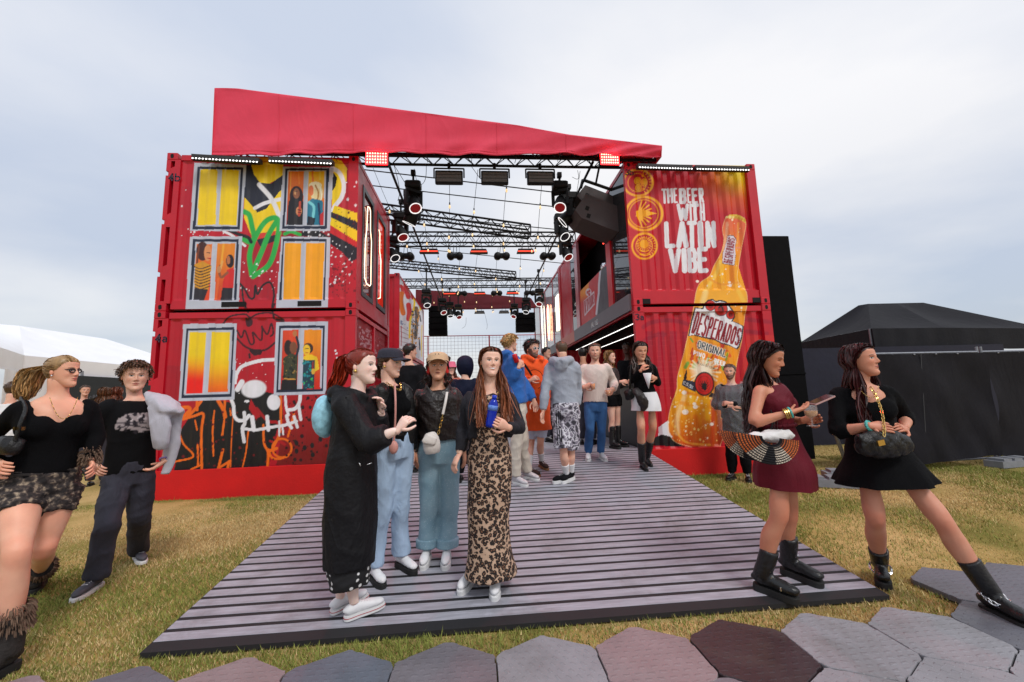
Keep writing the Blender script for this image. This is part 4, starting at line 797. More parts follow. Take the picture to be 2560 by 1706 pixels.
# balustrade graphic under the open window
def paint_graphic(px):
    p = Paint(px, s255(200, 40, 44)); p.use(1300, 560, .2168)
    p.grad([(700,600),(800,600),(760,1200),(690,1200)], (705,800), s255(240,150,30), (760,900), s255(200,40,44))
    p.poly([(930,520),(1000,480),(1040,1000),(870,1060),(905,880),(915,700)], s255(70,72,80)); p.stroke([(925,540),(910,700),(908,800),(895,900),(880,1040)], 22, s255(214,214,226), smooth=False)
    p.poly([(735,890),(855,775),(862,930),(745,1065)], s255(220,206,214)); p.text('DESPERADOS', (740,892), (852,800), (858,915), (748,1040), s255(176,30,50), .1, .2); p.ell(790,790,34,46,s255(222,206,212)); p.ell(780,790,12,18,s255(190,40,50)); p.ell(800,775,12,18,s255(190,40,50)); p.ell(798,815,12,18,s255(190,40,50))
    return p.c
wall_grid('balustrade', c3b, 'x', XB-0.002, 1.28, 3.61, 3.04, 3.95, paint_graphic, sign=-1, du=.012, dz=.012, corrugated=False)
b = MB(); box_yz(b, 1.28, 3.04, 3.61, 3.95, XB, XB+0.02); b.build('balustrade', m_fascia, c3b)
# dark inside of the upper room
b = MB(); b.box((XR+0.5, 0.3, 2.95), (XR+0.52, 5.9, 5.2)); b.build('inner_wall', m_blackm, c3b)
ballp = np.array((XR+0.3, 2.25, 4.17))
mball = empty('mirror_ball', ballp+np.array((0, 0, -0.13)), 'faceted mirror ball hanging in the upper window of the bar', 'mirror ball')
b = MB(); b.ball(ballp, 0.13, 22, 14); b.build('mirror_sphere', mat('mirror_facets', (0.75, 0.75, 0.78), 0.12, 1.0, 0.5, 60), mball)
b = MB(); b.bar(ballp+np.array((0, 0, 0.12)), ballp+np.array((0, 0, 0.95)), 0.006); b.build('chain', m_black, mball)
b = MB(); [b.box((XB+0.1, 1.55+0.1*k, 4.55), (XB+0.12, 1.61+0.1*k, 4.62)) for k in range(3)]; b.build('indicator_light', mat('red_indicator', (0.3, 0, 0), emis=(1, 0.05, 0.03), estr=4), c3b)
# lower open bar
b = MB(); box_yz(b, 0.14, B0+0.15, 6.0, 1.45, XB+0.02, XB+0.06); b.build('counter_front', mat('counter_front_black', (0.012, 0.01, 0.012), 0.4), c3a)
b = MB(); b.box((XB-0.08, 0.14, 1.45), (XB+0.5, 6.0, 1.5)); b.build('counter_top', m_dark, c3a)
b = MB(); b.box((XR+2.2, 0.2, B0+0.15), (XR+2.22, 6.0, B0+CH-0.1)); b.build('inner_wall', m_intred, c3a)
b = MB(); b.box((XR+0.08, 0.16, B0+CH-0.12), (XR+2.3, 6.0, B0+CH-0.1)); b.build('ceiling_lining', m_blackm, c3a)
m_led = mat('white_led_strip', (0.9, 0.9, 0.9), emis=(1.0, 0.96, 0.92), estr=2.5)
for k, x in enumerate((0.4, 1.0)):
    b = MB(); b.box((XR+x, 0.2, B0+CH-0.135), (XR+x+0.005, 5.9, B0+CH-0.122)); b.build('led_strip', m_led, c3a)
b = MB(); b.box((XR+2.17, 0.3, 2.0), (XR+2.19, 5.9, 2.03)); b.build('led_strip', mat('rose_led_strip', (0.9, 0.6, 0.6), emis=(1.0, 0.35, 0.3), estr=4.0), c3a)
# second container pair of the bar
for lv in range(2):
    cc = container('shipping_container', ['red bar container further back on the right, lower one, behind the grey hoodie man', 'red bar container further back on the right, upper one, with neon signs in its glass'][lv], XR, XR+2.44, 6.12, 12.18, B0+CH*lv, front='cor', left=None)
    z0 = B0+CH*lv
    if lv == 0:
        b = MB(); box_yz(b, 6.3, z0+0.15, 12.0, 1.45, XB+0.02, XB+0.06); b.build('counter_front', m_dark, cc)
        b = MB(); b.box((XR+2.2, 6.3, z0+.15), (XR+2.22, 12.0, z0+CH-.1)); b.build('inner_wall', m_intred, cc)
    else:
        b = MB(); box_yz(b, 6.3, 2.74, 12.0, 3.03, XB-0.05, XB+0.02); b.build('fascia', m_fascia, cc)
        for y0, y1 in ((6.32, 7.3), (7.36, 8.9), (8.96, 10.4), (10.46, 11.9)):
            b = MB(); box_yz(b, y0, 3.03, y1, 5.28, XB+0.005, XB+0.015); b.build('glass_panel', mat('bright_glass', (0.5, 0.52, 0.56), 0.06, 0, 0.1, spec=.8), cc)
        for y in (7.3, 8.9, 10.4):
            b = MB(); box_yz(b, y, 3.03, y+0.06, 5.28, XB-0.01, XB+0.03); b.build('mullion', m_red, cc)
        g = MB(); box_yz(g, 6.2, 3.4, 6.75, 4.55, XB-0.03, XB-0.02); g.build('lit_panel', mat('warm_lit_panel', (0.9, 0.85, 0.6), emis=(1.0, 0.93, 0.7), estr=2.2, var=.4, scale=8), cc)
        c0 = (8.12, 3.95)
        loop = [(XB-0.05, c0[0]+0.17*math.cos(t)*(1 if abs(math.sin(t)) < .93 else .6), c0[1]+0.66*math.sin(t)) for t in np.linspace(0, 2*PI, 25)]
        neon('neon_tube', loop, cc, (1.0, 0.32, 0.16), 6.0, 0.014)
        for k, ch in enumerate('LATIN'):
            for line in FONT[ch]:
                pts = [(XB-0.05, c0[0]+0.06-q[0]*0.12, c0[1]+0.42-k*0.18-q[1]*0.11) for q in line]
                neon('neon_letter', pts, cc, (1.0, 0.25, 0.12), 7.0, 0.008)
        neon('neon_tube', [(XB-0.05, 9.55, 3.1), (XB-0.05, 9.6, 4.9)], cc, (1.0, 0.85, 0.6), 5.0, 0.014)

# ================================================================== canopy of red fabric
def fabric_wedge(name, label, top, bot, thick, back=False, folds=True, fm=None):
    """top and bot: lists of (x, z); sheet hanging at depth y, wrapped round a frame"""
    n = 120; m_ = 22
    xs = np.linspace(0, 1, n); tx = np.array([q[0] for q in top]); tz_ = np.array([q[2] for q in top]); ty = np.array([q[1] for q in top])
    bx = np.array([q[0] for q in bot]); bz = np.array([q[2] for q in bot]); by = np.array([q[1] for q in bot])
    st = (tx-tx[0])/(tx[-1]-tx[0]); sb = (bx-bx[0])/(bx[-1]-bx[0])
    T_ = np.stack([np.interp(xs, st, tx), np.interp(xs, st, ty), np.interp(xs, st, tz_)], -1); B_ = np.stack([np.interp(xs, sb, bx), np.interp(xs, sb, by), np.interp(xs, sb, bz)], -1)
    V = []
    for j in range(m_):
        t = j/(m_-1); row = T_*(1-t)+B_*t; hgt = np.linalg.norm(T_-B_, axis=1)
        d_ = 1-t; belly = 0.035*np.sin(PI*t)*np.minimum(hgt, 1)
        fold = 0.026*np.exp(-((d_*hgt)/0.18)**2)*(np.sin(xs*46+3*np.sin(xs*9)+t*6)+0.7*np.sin(xs*83+t*9)) if folds else 0
        hem = 0.014*np.sin((d_*hgt)/0.05)*np.exp(-((d_*hgt)/0.2)**2)
        row = row.copy(); row[:, 1] += (belly+fold+hem)*(1 if not back else -1)+0.006*np.sin(xs*30+t*8); row[:, 2] += 0.006*np.sin(xs*70)*(t == 0); V.append(row)
    # wrap over the top and behind
    for q, z in ((0.0, 0.012), (thick*.4, 0.02), (thick, -0.02), (thick, -0.25)):
        row = T_.copy(); row[:, 1] += q; row[:, 2] += z*np.where(z < 0, np.linspace(1, .3, n), 1); V.insert(0, row)
    V = np.array(V); r, c = V.shape[:2]; idx = np.arange(r*c).reshape(r, c)
    q = np.stack([idx[:-1, :-1], idx[1:, :-1], idx[1:, 1:], idx[:-1, 1:]], -1).reshape(-1, 4)
    R_ = empty(name, (T_[0][0], T_[0][1], 0), label, 'canopy')
    o = mesh_obj('fabric', V.reshape(-1, 3), q.tolist(), fm or mat('red_canopy_cloth', lin(226, 52, 84), 0.7, 0, 0.08, 2.0, 0.12, 140, sheen=0.2, fold=(1.6, .35)), R_, smooth=True)
    if not back:   # sewn seams and a hem cord
        for f in (.14, .3, .46, .62, .78):
            i = int(f*(n-1)); sb = MB(); sb.path([V[4+j][i]+np.array((0, -.004, 0)) for j in range(0, m_)], .0035, 4); sb.build('seam', fm or MATS['red_canopy_cloth'], R_)
        sb = MB(); sb.path([V[-1][i]+np.array((0, -.006, .012)) for i in range(0, n, 2)], .006, 5); sb.build('hem_cord', fm or MATS['red_canopy_cloth'], R_)
        sb = MB(); sb.path([V[-2][i]+np.array((0, -.010, .03)) for i in range(0, n, 2)], .0035, 4); sb.build('hem_cord', fm or MATS['red_canopy_cloth'], R_)
        for i in range(6, n, 12):
            sb = MB(); q_ = V[-1][i]; sb.path([q_+np.array((0, -.008, .02)), q_+np.array((.01, .03, -.04)), q_+np.array((0, .2, -.03))], .005, 4); sb.build('tie_strap', m_black, R_)
    # closed ends of cloth
    for e_ in (0, -1):
        t0, b0 = T_[e_], B_[e_]
        mb_ = MB(); mb_.add([t0, b0, b0+np.array((0, thick, 0)), t0+np.array((0, thick, 0))], [[0, 1, 2, 3]]); mb_.build('end_cloth', fm or MATS['red_canopy_cloth'], R_)
    return R_
YC = -0.22
top = [onY(x, y, YC) for x, y in ((536, 222), (560, 222), (593, 223), (653, 231), (925, 266), (1295, 315), (1420, 338), (1655, 366))]
bot = [onY(x, y, YC+0.04) for x, y in ((529, 389), (677, 389), (780, 386), (895, 380), (1080, 386), (1245, 388), (1410, 385), (1540, 389), (1654, 393))]
fabric_wedge('canopy', 'large red fabric wedge over the entrance, tall on the left', top, bot, 0.5)
Z3 = zoomer(880, 360, .33165)
top2 = [onY(*Z3(*q), 12.0) for q in ((480, 1100), (900, 1125), (1350, 1165))]; bot2 = [onY(*Z3(*q), 12.0) for q in ((480, 1250), (900, 1250), (1400, 1240))]
fabric_wedge('canopy', 'dark red fabric band at the far end of the open hall', top2, bot2, 0.3, True, False, mat('dark_red_cloth', lin(92, 10, 24), .8))

# ================================================================== trusses and fixtures
def truss(label, p0, p1, w=0.29, h=0.29, bays=None):
    p0, p1 = np.asarray(p0, float), np.asarray(p1, float); t = unit(p1-p0); s_ = unit(np.cross(t, (0, 0, 1)))*w/2; u_ = np.array((0, 0, h))
    R_ = empty('truss', p0, label, 'truss'); Lg = np.linalg.norm(p1-p0); n = bays or max(3, int(Lg/0.36))
    for o_ in (-s_, s_, -s_+u_, s_+u_):
        b = MB(); b.bar(p0+o_, p1+o_, 0.024, 8); b.build('chord', m_black, R_)
    b = MB()
    for a_, c_ in ((-s_, s_), (-s_+u_, s_+u_), (-s_, -s_+u_), (s_, s_+u_)):
        for k in range(n):
            q0 = p0+t*Lg*k/n; q1 = p0+t*Lg*(k+1)/n; qm = (q0+q1)/2
            b.bar(q0+a_, qm+c_, 0.009, 5); b.bar(qm+c_, q1+a_, 0.009, 5)
    for q in (p0, p1):
        for a_, c_ in ((-s_, s_), (-s_+u_, s_+u_), (-s_, -s_+u_), (s_, s_+u_)): b.bar(q+a_, q+c_, 0.014, 6)
    b.build('lattice', m_black, R_); return R_
truss('long black truss under the red canopy carrying the red flood lights', (0.95, 0.16, 5.43), (8.15, 0.16, 5.43), 0.26, 0.2)
truss('level black truss crossing the hall, first one behind the canopy', (2.6, 4.1, 5.41), (7.6, 4.1, 5.41), 0.29, 0.29)
truss('level black truss crossing the hall at the far end', (2.2, 8.44, 5.41), (7.8, 8.44, 5.41), 0.29, 0.27)
truss('slanting black truss ending in mid air, nearest of the two', (2.5, 2.2, 5.39), (6.15, 2.5, 5.0), 0.29, 0.22)
truss('slanting black truss ending in mid air, farther of the two', (1.9, 6.5, 5.6), (6.2, 6.7, 5.2), 0.29, 0.2)
for k, (y, za_, zb_) in enumerate(((0.95, 5.76, 5.2), (1.75, 5.86, 5.3), (2.9, 5.8, 5.3), (5.2, 5.8, 5.25), (7.4, 5.75, 5.3))):
    b = MB(); b.bar((2.3, y, za_), (7.7, y+0.1, zb_), 0.011, 6); tag(b.build('roof_cable', m_black), 'thin dark roof rail sloping across the sky, number %s from the canopy' % ('one', 'two', 'three', 'four', 'five')[k], 'cable')
# longitudinal pipes that carry the moving lights
for x, s_ in ((3.42, 'left'), (7.0, 'right')):
    b = MB(); b.bar((x, 0.1, 5.42), (x, 11.5, 5.42), 0.024, 8); tag(b.build('lighting_bar', m_black), 'long black pipe carrying moving lights along the %s side' % s_, 'pipe')
m_lens = mat('red_led_lens', (0.16, 0.0, 0.0), 0.2, emis=(1.0, 0.03, 0.02), estr=0.12, var=.9, scale=45)
m_ring = mat('white_lens_ring', (0.9, 0.9, 0.9), 0.3, emis=(1, 1, 1), estr=0.9)
def moving_head(label, lens, aim, hang_z=5.4, s=1.0, lit=True, group=None):
    """lens: centre of the front glass, aim: direction the light looks"""
    lens = np.asarray(lens, float); a = unit(aim); L_ = 0.30*s; c = lens-a*L_*0.55; top_ = np.array((c[0], c[1], c[2]+0.33*s))
    R_ = empty('moving_light', (c[0], c[1], c[2]-0.3*s), label, 'stage light', group)
    b = MB(); b.lathe(lens, -a, [(-0.004, 0.105*s), (0.02, 0.112*s), (0.10*s, 0.112*s), (0.20*s, 0.10*s), (0.27*s, 0.085*s), (0.31*s, 0.05*s)], 16); hd = b.build('light_head', m_black, R_, True)
    b = MB(); b.lathe(lens+a*0.006, a, [(0, 0.112*s), (0.008, 0.112*s), (0.008, 0.098*s), (0, 0.098*s)], 20); b.build('lens_ring', m_ring, hd)
    b = MB(); b.lathe(lens+a*0.005, a, [(0, 0.096*s), (0.002, 0.096*s)], 16); b.build('lens', m_lens if lit else m_glass, hd)
    sd_ = unit(np.cross(a, (0, 0, 1)) if abs(a[2]) < 0.95 else (1, 0, 0))
    b = MB()
    for q in (-1, 1):
        b.obox(c+sd_*q*0.135*s+np.array((0, 0, 0.07*s)), sd_*0.022*s, np.cross(sd_, (0, 0, 1))*0.055*s, (0, 0, 0.13*s))
    b.obox(c+np.array((0, 0, 0.2*s)), sd_*0.15*s, np.cross(sd_, (0, 0, 1))*0.07*s, (0, 0, 0.025*s)); b.build('yoke', m_black, R_)
    b = MB(); b.box(top_-np.array((0.14, 0.10, 0.07))*s, top_+np.array((0.14, 0.10, 0.06))*s, 0.02); b.build('base', m_black, R_)
    b = MB(); b.bar(top_, (top_[0], top_[1], max(hang_z, top_[2]+.1)), 0.022, 6); b.box((top_[0]-.04, top_[1]-.04, hang_z-.04), (top_[0]+.04, top_[1]+.04, hang_z+.05)); b.build('clamp', m_black, R_)
    return R_
heads = [((478, 485), .45, 'first moving light on the left behind the canopy, red lens glowing', (0.3, -0.45, -.85)), ((430, 600), 1.0, 'dark moving light hanging on the left, second from the canopy', (-.4, .2, -.9)), ((385, 705), 1.6, 'moving light with red lens on the left, third from the canopy', (.35, -.35, -.85)), ((325, 862), 2.6, 'moving light with bright ring on the left, fourth from the canopy', (.45, -.4, -.8)),
         ((1568, 480), .45, 'first moving light on the right behind the canopy, red lens glowing', (-.2, -.5, -.85)), ((1590, 590), 1.0, 'dark moving light hanging on the right, second from the canopy', (-.7, .2, -.6)), ((1605, 700), 1.6, 'moving light with bright ring on the right, third from the canopy', (.3, -.5, -.8)), ((1632, 855), 2.6, 'moving light with red lens on the right, fourth from the canopy', (.25, -.5, -.85)),
         ((567, 1217), 6.2, 'far moving light with bright ring beside the left speaker', (.2, -.5, -.8)), ((692, 1272), 7.6, 'far moving light with red lens in front of the left speaker', (.3, -.5, -.8)), ((742, 1300), 8.6, 'far dark moving light right of the left speaker', (.1, -.3, -.9)), ((808, 1308), 9.2, 'far moving light with red lens nearest the hall centre', (.2, -.5, -.8)),
         ((1410, 1208), 6.4, 'far moving light with red lens above the right bar', (-.2, -.5, -.8)), ((1310, 1268), 7.8, 'far moving light with bright ring over the right speaker', (-.2, -.4, -.85)), ((1218, 1302), 9.2, 'far moving light with red lens left of the right speaker', (-.3, -.5, -.8))]
for k, (q, Y, lb, aim) in enumerate(heads):
    moving_head(lb, onY(*Z3(*q), Y), aim, 5.4, 1.0 if k not in (1, 5) else 1.15, 'red' in lb)
m_mesh = mat('panel_mesh_grey', lin(96, 92, 92), 0.6, 0.2, 0.25, 40, 0.4, 160)
def strobe(label, px0, px1, Y):
    a, c = onY(*Z3(*px0), Y), onY(*Z3(*px1), Y); x0, x1, z0, z1 = a[0], c[0], c[2], a[2]; cx = (x0+x1)/2
    R_ = empty('panel_light', (cx, Y, z0), label, 'panel light'); t = 0.025
    b = MB(); b.box((x0, Y, z0), (x1, Y+0.09, z1), 0.012); b.build('housing', m_black, R_)
    b = MB(); b.box((x0+t, Y-0.006, z0+t), (x1-t, Y+0.002, z1-t*1.6)); b.build('mesh_front', m_mesh, R_)
    b = MB(); n = 3
    for k in range(1, n): b.box((x0+t, Y-0.010, z0+t+(z1-z0-2*t)*k/n-.003), (x1-t, Y-0.005, z0+t+(z1-z0-2*t)*k/n+.003))
    b.build('front_bars', m_black, R_)
    b = MB(); b.path([(x0-.02, Y+.04, (z0+z1)/2), (x0-.02, Y+.04, z1+.05), (x1+.02, Y+.04, z1+.05), (x1+.02, Y+.04, (z0+z1)/2)], 0.014); b.bar((cx, Y+.04, z1+.05), (cx, Y+.04, z1+.15), .03); b.build('bracket', m_black, R_)
for k, (x0, x1) in enumerate(((625, 836), (972, 1180), (1320, 1524))): strobe('black panel light hanging under the front truss, %s of three' % ('leftmost', 'middle', 'rightmost')[k], (x0, 196+3*k), (x1, 296+2*k), 0.2)
def heater(label, q, Y, wpx, lit=True):
    c = onY(*Z3(*q), Y); hw = wpx*.33165/F_PX*(Y+6.55)/2
    R_ = empty('heater', (c[0], Y, c[2]-0.06), label, 'heater')
    b = MB(); b.prism([(c[0]-hw, Y, c[2]-.05), (c[0]+hw, Y, c[2]-.05), (c[0]+hw*.82, Y+.05, c[2]+.07), (c[0]-hw*.82, Y+.05, c[2]+.07)], (0, .16, .0)); b.build('housing', m_black, R_)
    b = MB(); b.box((c[0]-hw*.9, Y-.012, c[2]-.04), (c[0]+hw*.9, Y-.002, c[2]-.008)); b.build('heating_element', mat('heater_element_red', (0.5, 0.02, 0.01), 0.4, emis=(1.0, 0.07, 0.03), estr=1.3 if lit else 0.0, var=.5, scale=20) if lit else m_mesh, R_)
    b = MB(); [b.bar((c[0]+s_*hw*.4, Y+.06, c[2]+.05), (c[0]+s_*hw*.2, Y+.06, c[2]+.3), .008) for s_ in (-1, 1)]; b.build('hanger', m_black, R_)
for q, Y, wp, lb in (((580, 803), 4.0, 150, 'glowing red heater under the level truss, left of three'), ((956, 805), 4.0, 140, 'glowing red heater under the level truss, middle of three'), ((1310, 803), 4.0, 140, 'glowing red heater under the level truss, right of three'), ((735, 1125), 8.3, 100, 'far glowing heater in front of the dark red band, left'), ((962, 1125), 8.3, 96, 'far glowing heater in front of the dark red band, middle'), ((1210, 1120), 8.3, 96, 'far glowing heater in front of the dark red band, right')): heater(lb, q, Y, wp)
for q, lb in (((962, 1268), 'unlit grey heater at the far end, left of two'), ((1146, 1266), 'unlit grey heater at the far end, right of two')): heater(lb, q, 11.0, 80, False)
def twin(label, q, Y):
    c = onY(*Z3(*q), Y); k = 1.0
    R_ = empty('twin_spotlight', (c[0], Y, c[2]-.1), label, 'spotlight')
    for s_ in (-1, 1):
        b = MB(); b.lathe(c+np.array((s_*.115, -.1, -.01)), (0, 1, 0.15), [(0, .085), (.03, .1), (.2, .1), (.25, .06)], 12); b.build('light_head', m_black, R_, True)
    b = MB(); b.box(c+np.array((-.14, -.02, -.03)), c+np.array((.14, .12, .09)), .015); b.build('base', m_black, R_)
    b = MB(); [b.bar(c+np.array((s_*.05, .05, .08)), c+np.array((s_*.03, .05, .34)), .008) for s_ in (-1, 1)]; b.build('hanger', m_black, R_)
for q, Y, lb in (((777, 848), 4.0, 'twin black spotlight between the glowing heaters, left'), ((1130, 848), 4.0, 'twin black spotlight between the glowing heaters, middle'), ((1476, 848), 4.0, 'twin black spotlight right of the glowing heaters'), ((402, 850), 3.4, 'black spotlight over the end of the left stack'), ((1090, 1128), 8.3, 'far twin spotlight between the far heaters'), ((1340, 1126), 8.3, 'far twin spotlight at the right of the far heaters'), ((825, 1130), 8.3, 'far twin spotlight left of the far heaters')): twin(lb, q, Y)
# loudspeakers
m_spk = mat('speaker_grey', lin(66, 58, 60), 0.6, 0, 0.12, 5, 0.1, 90)
sp = empty('loudspeaker', (7.2, 0.7, 4.38), 'large grey two-box loudspeaker hung tilted beside the right container', 'loudspeaker')
ca, sa = math.cos(math.radians(-22)), math.sin(math.radians(-22)); ux, uz = np.array((ca, 0, sa)), np.array((-sa, 0, ca))
for k, (c, hw, hh, y0, y1) in enumerate((((7.26, 5.06), .40, .17, .75, 1.25), ((7.22, 4.70), .45, .24, .55, 1.2))):
    C_ = np.array((c[0], 0, c[1])); P = []
    P = [C_-ux*hw-uz*hh*.6, C_-ux*hw*.62-uz*hh, C_+ux*hw-uz*hh, C_+ux*hw+uz*hh*.55, C_+ux*hw*.9+uz*hh, C_-ux*hw*.8+uz*hh]
    b = MB(); b.prism([p+np.array((0, y0, 0)) for p in P], (0, y1-y0, 0)); bx_ = b.build('cabinet', m_spk, sp)
    b = MB()
    for j in range(2): b.obox(C_-ux*hw*(.55-.16*j)+uz*hh*(-.1-.55*j)+np.array((0, y0-.002, 0)), ux*.035, (0, .004, 0), uz*.04)
    b.build('handle_recess', m_void, bx_)
b = MB(); b.path([(6.95, .8, 5.30), (7.0, .8, 5.47), (7.62, .8, 5.25), (7.6, .8, 5.0)], .03); b.bar((7.25, .8, 5.38), (7.25, .5, 5.6), .02); b.build('hanging_frame', m_black, sp)
for lb, x0, x1, z0, z1 in (('tall black loudspeaker array hanging at the far left end', 2.99, 3.7, 3.77, 4.93), ('black loudspeaker array hanging at the far right end', 6.45, 7.22, 3.86, 4.62)):
    R_ = empty('loudspeaker', ((x0+x1)/2, 9.5, z0), lb, 'loudspeaker'); n = 5 if z1-z0 > 1 else 3
    for k in range(n):
        b = MB(); za_, zb_ = z0+(z1-z0)*k/n, z0+(z1-z0)*(k+1)/n-.01; b.box((x0+.004*k, 9.5-.02*k, za_), (x1-.004*k, 9.95, zb_), .01); b.build('cabinet', m_blackm, R_)
    b = MB(); b.bar(((x0+x1)/2, 9.7, z1), ((x0+x1)/2, 9.7, 5.4), .02); b.build('hanging_chain', m_black, R_)
# string lights
m_bulb = mat('warm_bulb', (0.9, 0.75, 0.5), 0.1, emis=(1.0, 0.66, 0.3), estr=0.9, trans=0.0)
bulb_me = sock_me = None
for k, x in enumerate((3.15, 3.75, 4.35, 4.95, 5.6, 6.25, 6.85)):
    R_ = empty('string_light', (x, 0.3, 5.2), 'string of small warm bulbs running back through the hall, %s from the left' % ('first', 'second', 'third', 'fourth', 'fifth', 'sixth', 'last')[k], 'string light', 'string lights in the hall')
    pts = []; sup = [0.3, 4.1, 8.44, 11.8]; bul = []
    for a_, c_ in zip(sup[:-1], sup[1:]):
        for t in np.linspace(0, 1, 13):
            pts.append((x+.12*math.sin(3*t+k), a_+(c_-a_)*t, 5.36-(.36+.1*((k*7) % 3))*4*t*(1-t)))
            if 0 < t < 1 and int(round(t*12)) % 3 == (k % 3): bul.append(pts[-1])
    b = MB(); b.path(pts, .0045, 4); b.build('cable', m_black, R_)
    for q in bul:
        q = np.array(q)-np.array((x, .3, 5.2))
        if bulb_me is None:
            b = MB(); b.lathe((0, 0, -.12), (0, 0, 1), [(0, .006), (.012, .017), (.032, .021), (.055, .014), (.075, .009)], 8); bulb_me = b.build('bulb', m_bulb, None, True); bo = bulb_me; b = MB(); b.lathe((0, 0, -.05), (0, 0, 1), [(0, .014), (.05, .012)], 6); so = b.build('socket', m_black)
            bo.parent = R_; so.parent = bo; bo.location = q
        else:
            o2 = bulb_me.copy(); COL.objects.link(o2); o2.parent = R_; o2.location = q; s2 = so.copy(); COL.objects.link(s2); s2.parent = o2
# loose cables on the fixtures
for k, (q0, q1, Y) in enumerate((((318, 165), (345, 430), .5), ((320, 165), (420, 330), .5), ((560, 170), (480, 320), .5), ((900, 170), (970, 260), .2), ((1660, 250), (1700, 200), .5), ((860, 1440-130), (830, 1390), 11.), ((1000, 1280), (1015, 1400), 11.))):
    a, c = onY(*Z3(*q0), Y), onY(*Z3(*q1), Y); pts = [a*(1-t)+c*t+np.array((0.06*math.sin(PI*t), 0, -.1*math.sin(PI*t))) for t in np.linspace(0, 1, 9)]
    b = MB(); b.path(pts, .005, 4); tag(b.build('power_cable', m_black), 'loose thin black cable '+('hanging beside the first left moving light', 'looping to the clamp of the first left moving light', 'looping right of the first left moving light', 'between the left and middle panel lights', 'above the big grey loudspeaker', 'dangling at the far end, left one', 'dangling at the far end, right one')[k], 'cable', 'loose cables under the trusses')
# flood lights and LED battens at the front
m_flood = mat('red_flood_led', (0.9, 0.5, 0.4), 0.3, emis=(1.0, 0.32, 0.2), estr=8.0)
m_floodred = mat('red_flood_face', (0.6, 0.02, 0.02), 0.3, emis=(1.0, 0.008, 0.01), estr=14.0)
for lb, p0, p1 in (('glowing red LED flood light left on the front truss', (915, 379), (967, 410)), ('glowing red LED flood light right on the front truss', (1502, 382), (1548, 410))):
    a, c = onY(*p0, -.16), onY(*p1, -.16); x0, x1, z0, z1 = a[0], c[0], c[2], a[2]
    R_ = empty('flood_light', ((x0+x1)/2, -.1, z0), lb, 'flood light')
    b = MB(); b.box((x0-.02, -.14, z0-.02), (x1+.02, -.06, z1+.02), .01); b.build('housing', m_black, R_)
    b = MB(); b.box((x0-.008, -.148, z0-.008), (x1+.008, -.141, z1+.008)); b.build('glowing_face', m_floodred, R_)
    b = MB()
    for i in range(8):
        for j in range(4): b.ball((x0+(x1-x0)*(i+.5)/8, -.152, z0+(z1-z0)*(j+.5)/4), .0115, 6, 4)
    b.build('diodes', m_flood, R_)
    b = MB(); b.bar(((x0+x1)/2, -.07, (z0+z1)/2), ((x0+x1)/2, .1, (z0+z1)/2), .02); b.build('bracket', m_black, R_)
    ld = bpy.data.lights.new('flood_beam', 'SPOT'); ld.energy = 200; ld.color = (1.0, 0.04, 0.05); ld.spot_size = math.radians(120); ld.spot_blend = 0.8; ld.shadow_soft_size = 0.15
    lo = bpy.data.objects.new('flood_beam', ld); COL.objects.link(lo); lo.parent = R_; lo.location = (0, -.10, (z1-z0)/2)
    gd_ = bpy.data.lights.new('flood_spill', 'POINT'); gd_.energy = 3; gd_.color = (1.0, 0.03, 0.04); gd_.shadow_soft_size = 0.12; go = bpy.data.objects.new('flood_spill', gd_); COL.objects.link(go); go.parent = R_; go.location = (0, -.12, (z1-z0)/2-.02)
    lo.rotation_euler = Vector((0.0, -0.62, -0.9)).to_track_quat('-Z', 'Y').to_euler()
m_dot = mat('white_led_dot', (0.9, 0.9, 0.9), emis=(1, 1, 1), estr=2.2)
for lb, xa, xb, za_, zb_, Y in (('black LED batten with white dots over the upper left window', (485, 394), (652, 404), 0, 0, -.14), ('black LED batten with white dots left of the left flood light', (676, 401), (834, 408), 0, 0, -.14), ('black LED batten with white dots over the slogan', (1592, 417), (1727, 421), 0, 0, -.10), ('black LED batten with white dots over the yellow corner', (1735, 421), (1868, 424), 0, 0, -.10)):
    a, c = onY(*xa, Y), onY(*xb, Y); t = unit(c-a); L_ = np.linalg.norm(c-a); R_ = empty('led_batten', (a+c)/2, lb, 'LED bar')
    b = MB(); b.obox((a+c)/2, t*L_/2, (0, .06, .012), (0, -.006, .034)); b.build('housing', m_dark, R_)
    b = MB(); b.obox((a+c)/2+np.array((0, -.035, -.05)), t*L_/2, (0, .03, 0), (0, 0, .016)); b.build('lamp_strip', m_black, R_)
    b = MB(); n = 20
    for i in range(n): b.ball(a+t*L_*(i+.5)/n+np.array((0, -.067, -.05)), (.016, .006, .012), 6, 4)
    b.build('diodes', m_dot, R_)
    b = MB(); [b.box(a+t*L_*f+np.array((-.02, 0, .03)), a+t*L_*f+np.array((.02, .14, .06))) for f in (.2, .8)]; b.build('bracket', m_black, R_)

# ================================================================== far fence, tents, right hand fence
R_ = empty('mesh_fence', (5.0, 13.4, 0), 'white wire mesh fence with red rail closing the far end of the hall', 'fence')
m_wire = mat('white_wire', (0.62, 0.64, 0.68), 0.5)
b = MB(); [b.bar((x, 13.4, .44), (x, 13.4, 4.28), .006, 4) for x in np.arange(1.9, 8.4, .17)]; [b.bar((1.9, 13.395, z), (8.4, 13.395, z), .006, 4) for z in np.arange(.6, 4.2, .17)]; b.build('wire_mesh', m_wire, R_)
b = MB(); b.bar((1.9, 13.39, 4.29), (8.4, 13.39, 4.26), .022); b.build('top_rail', m_red, R_)
for x in (2.5, 5.46, 8.3): b = MB(); b.bar((x, 13.38, .44), (x, 13.38, 4.28), .035); b.build('post', m_red, R_)
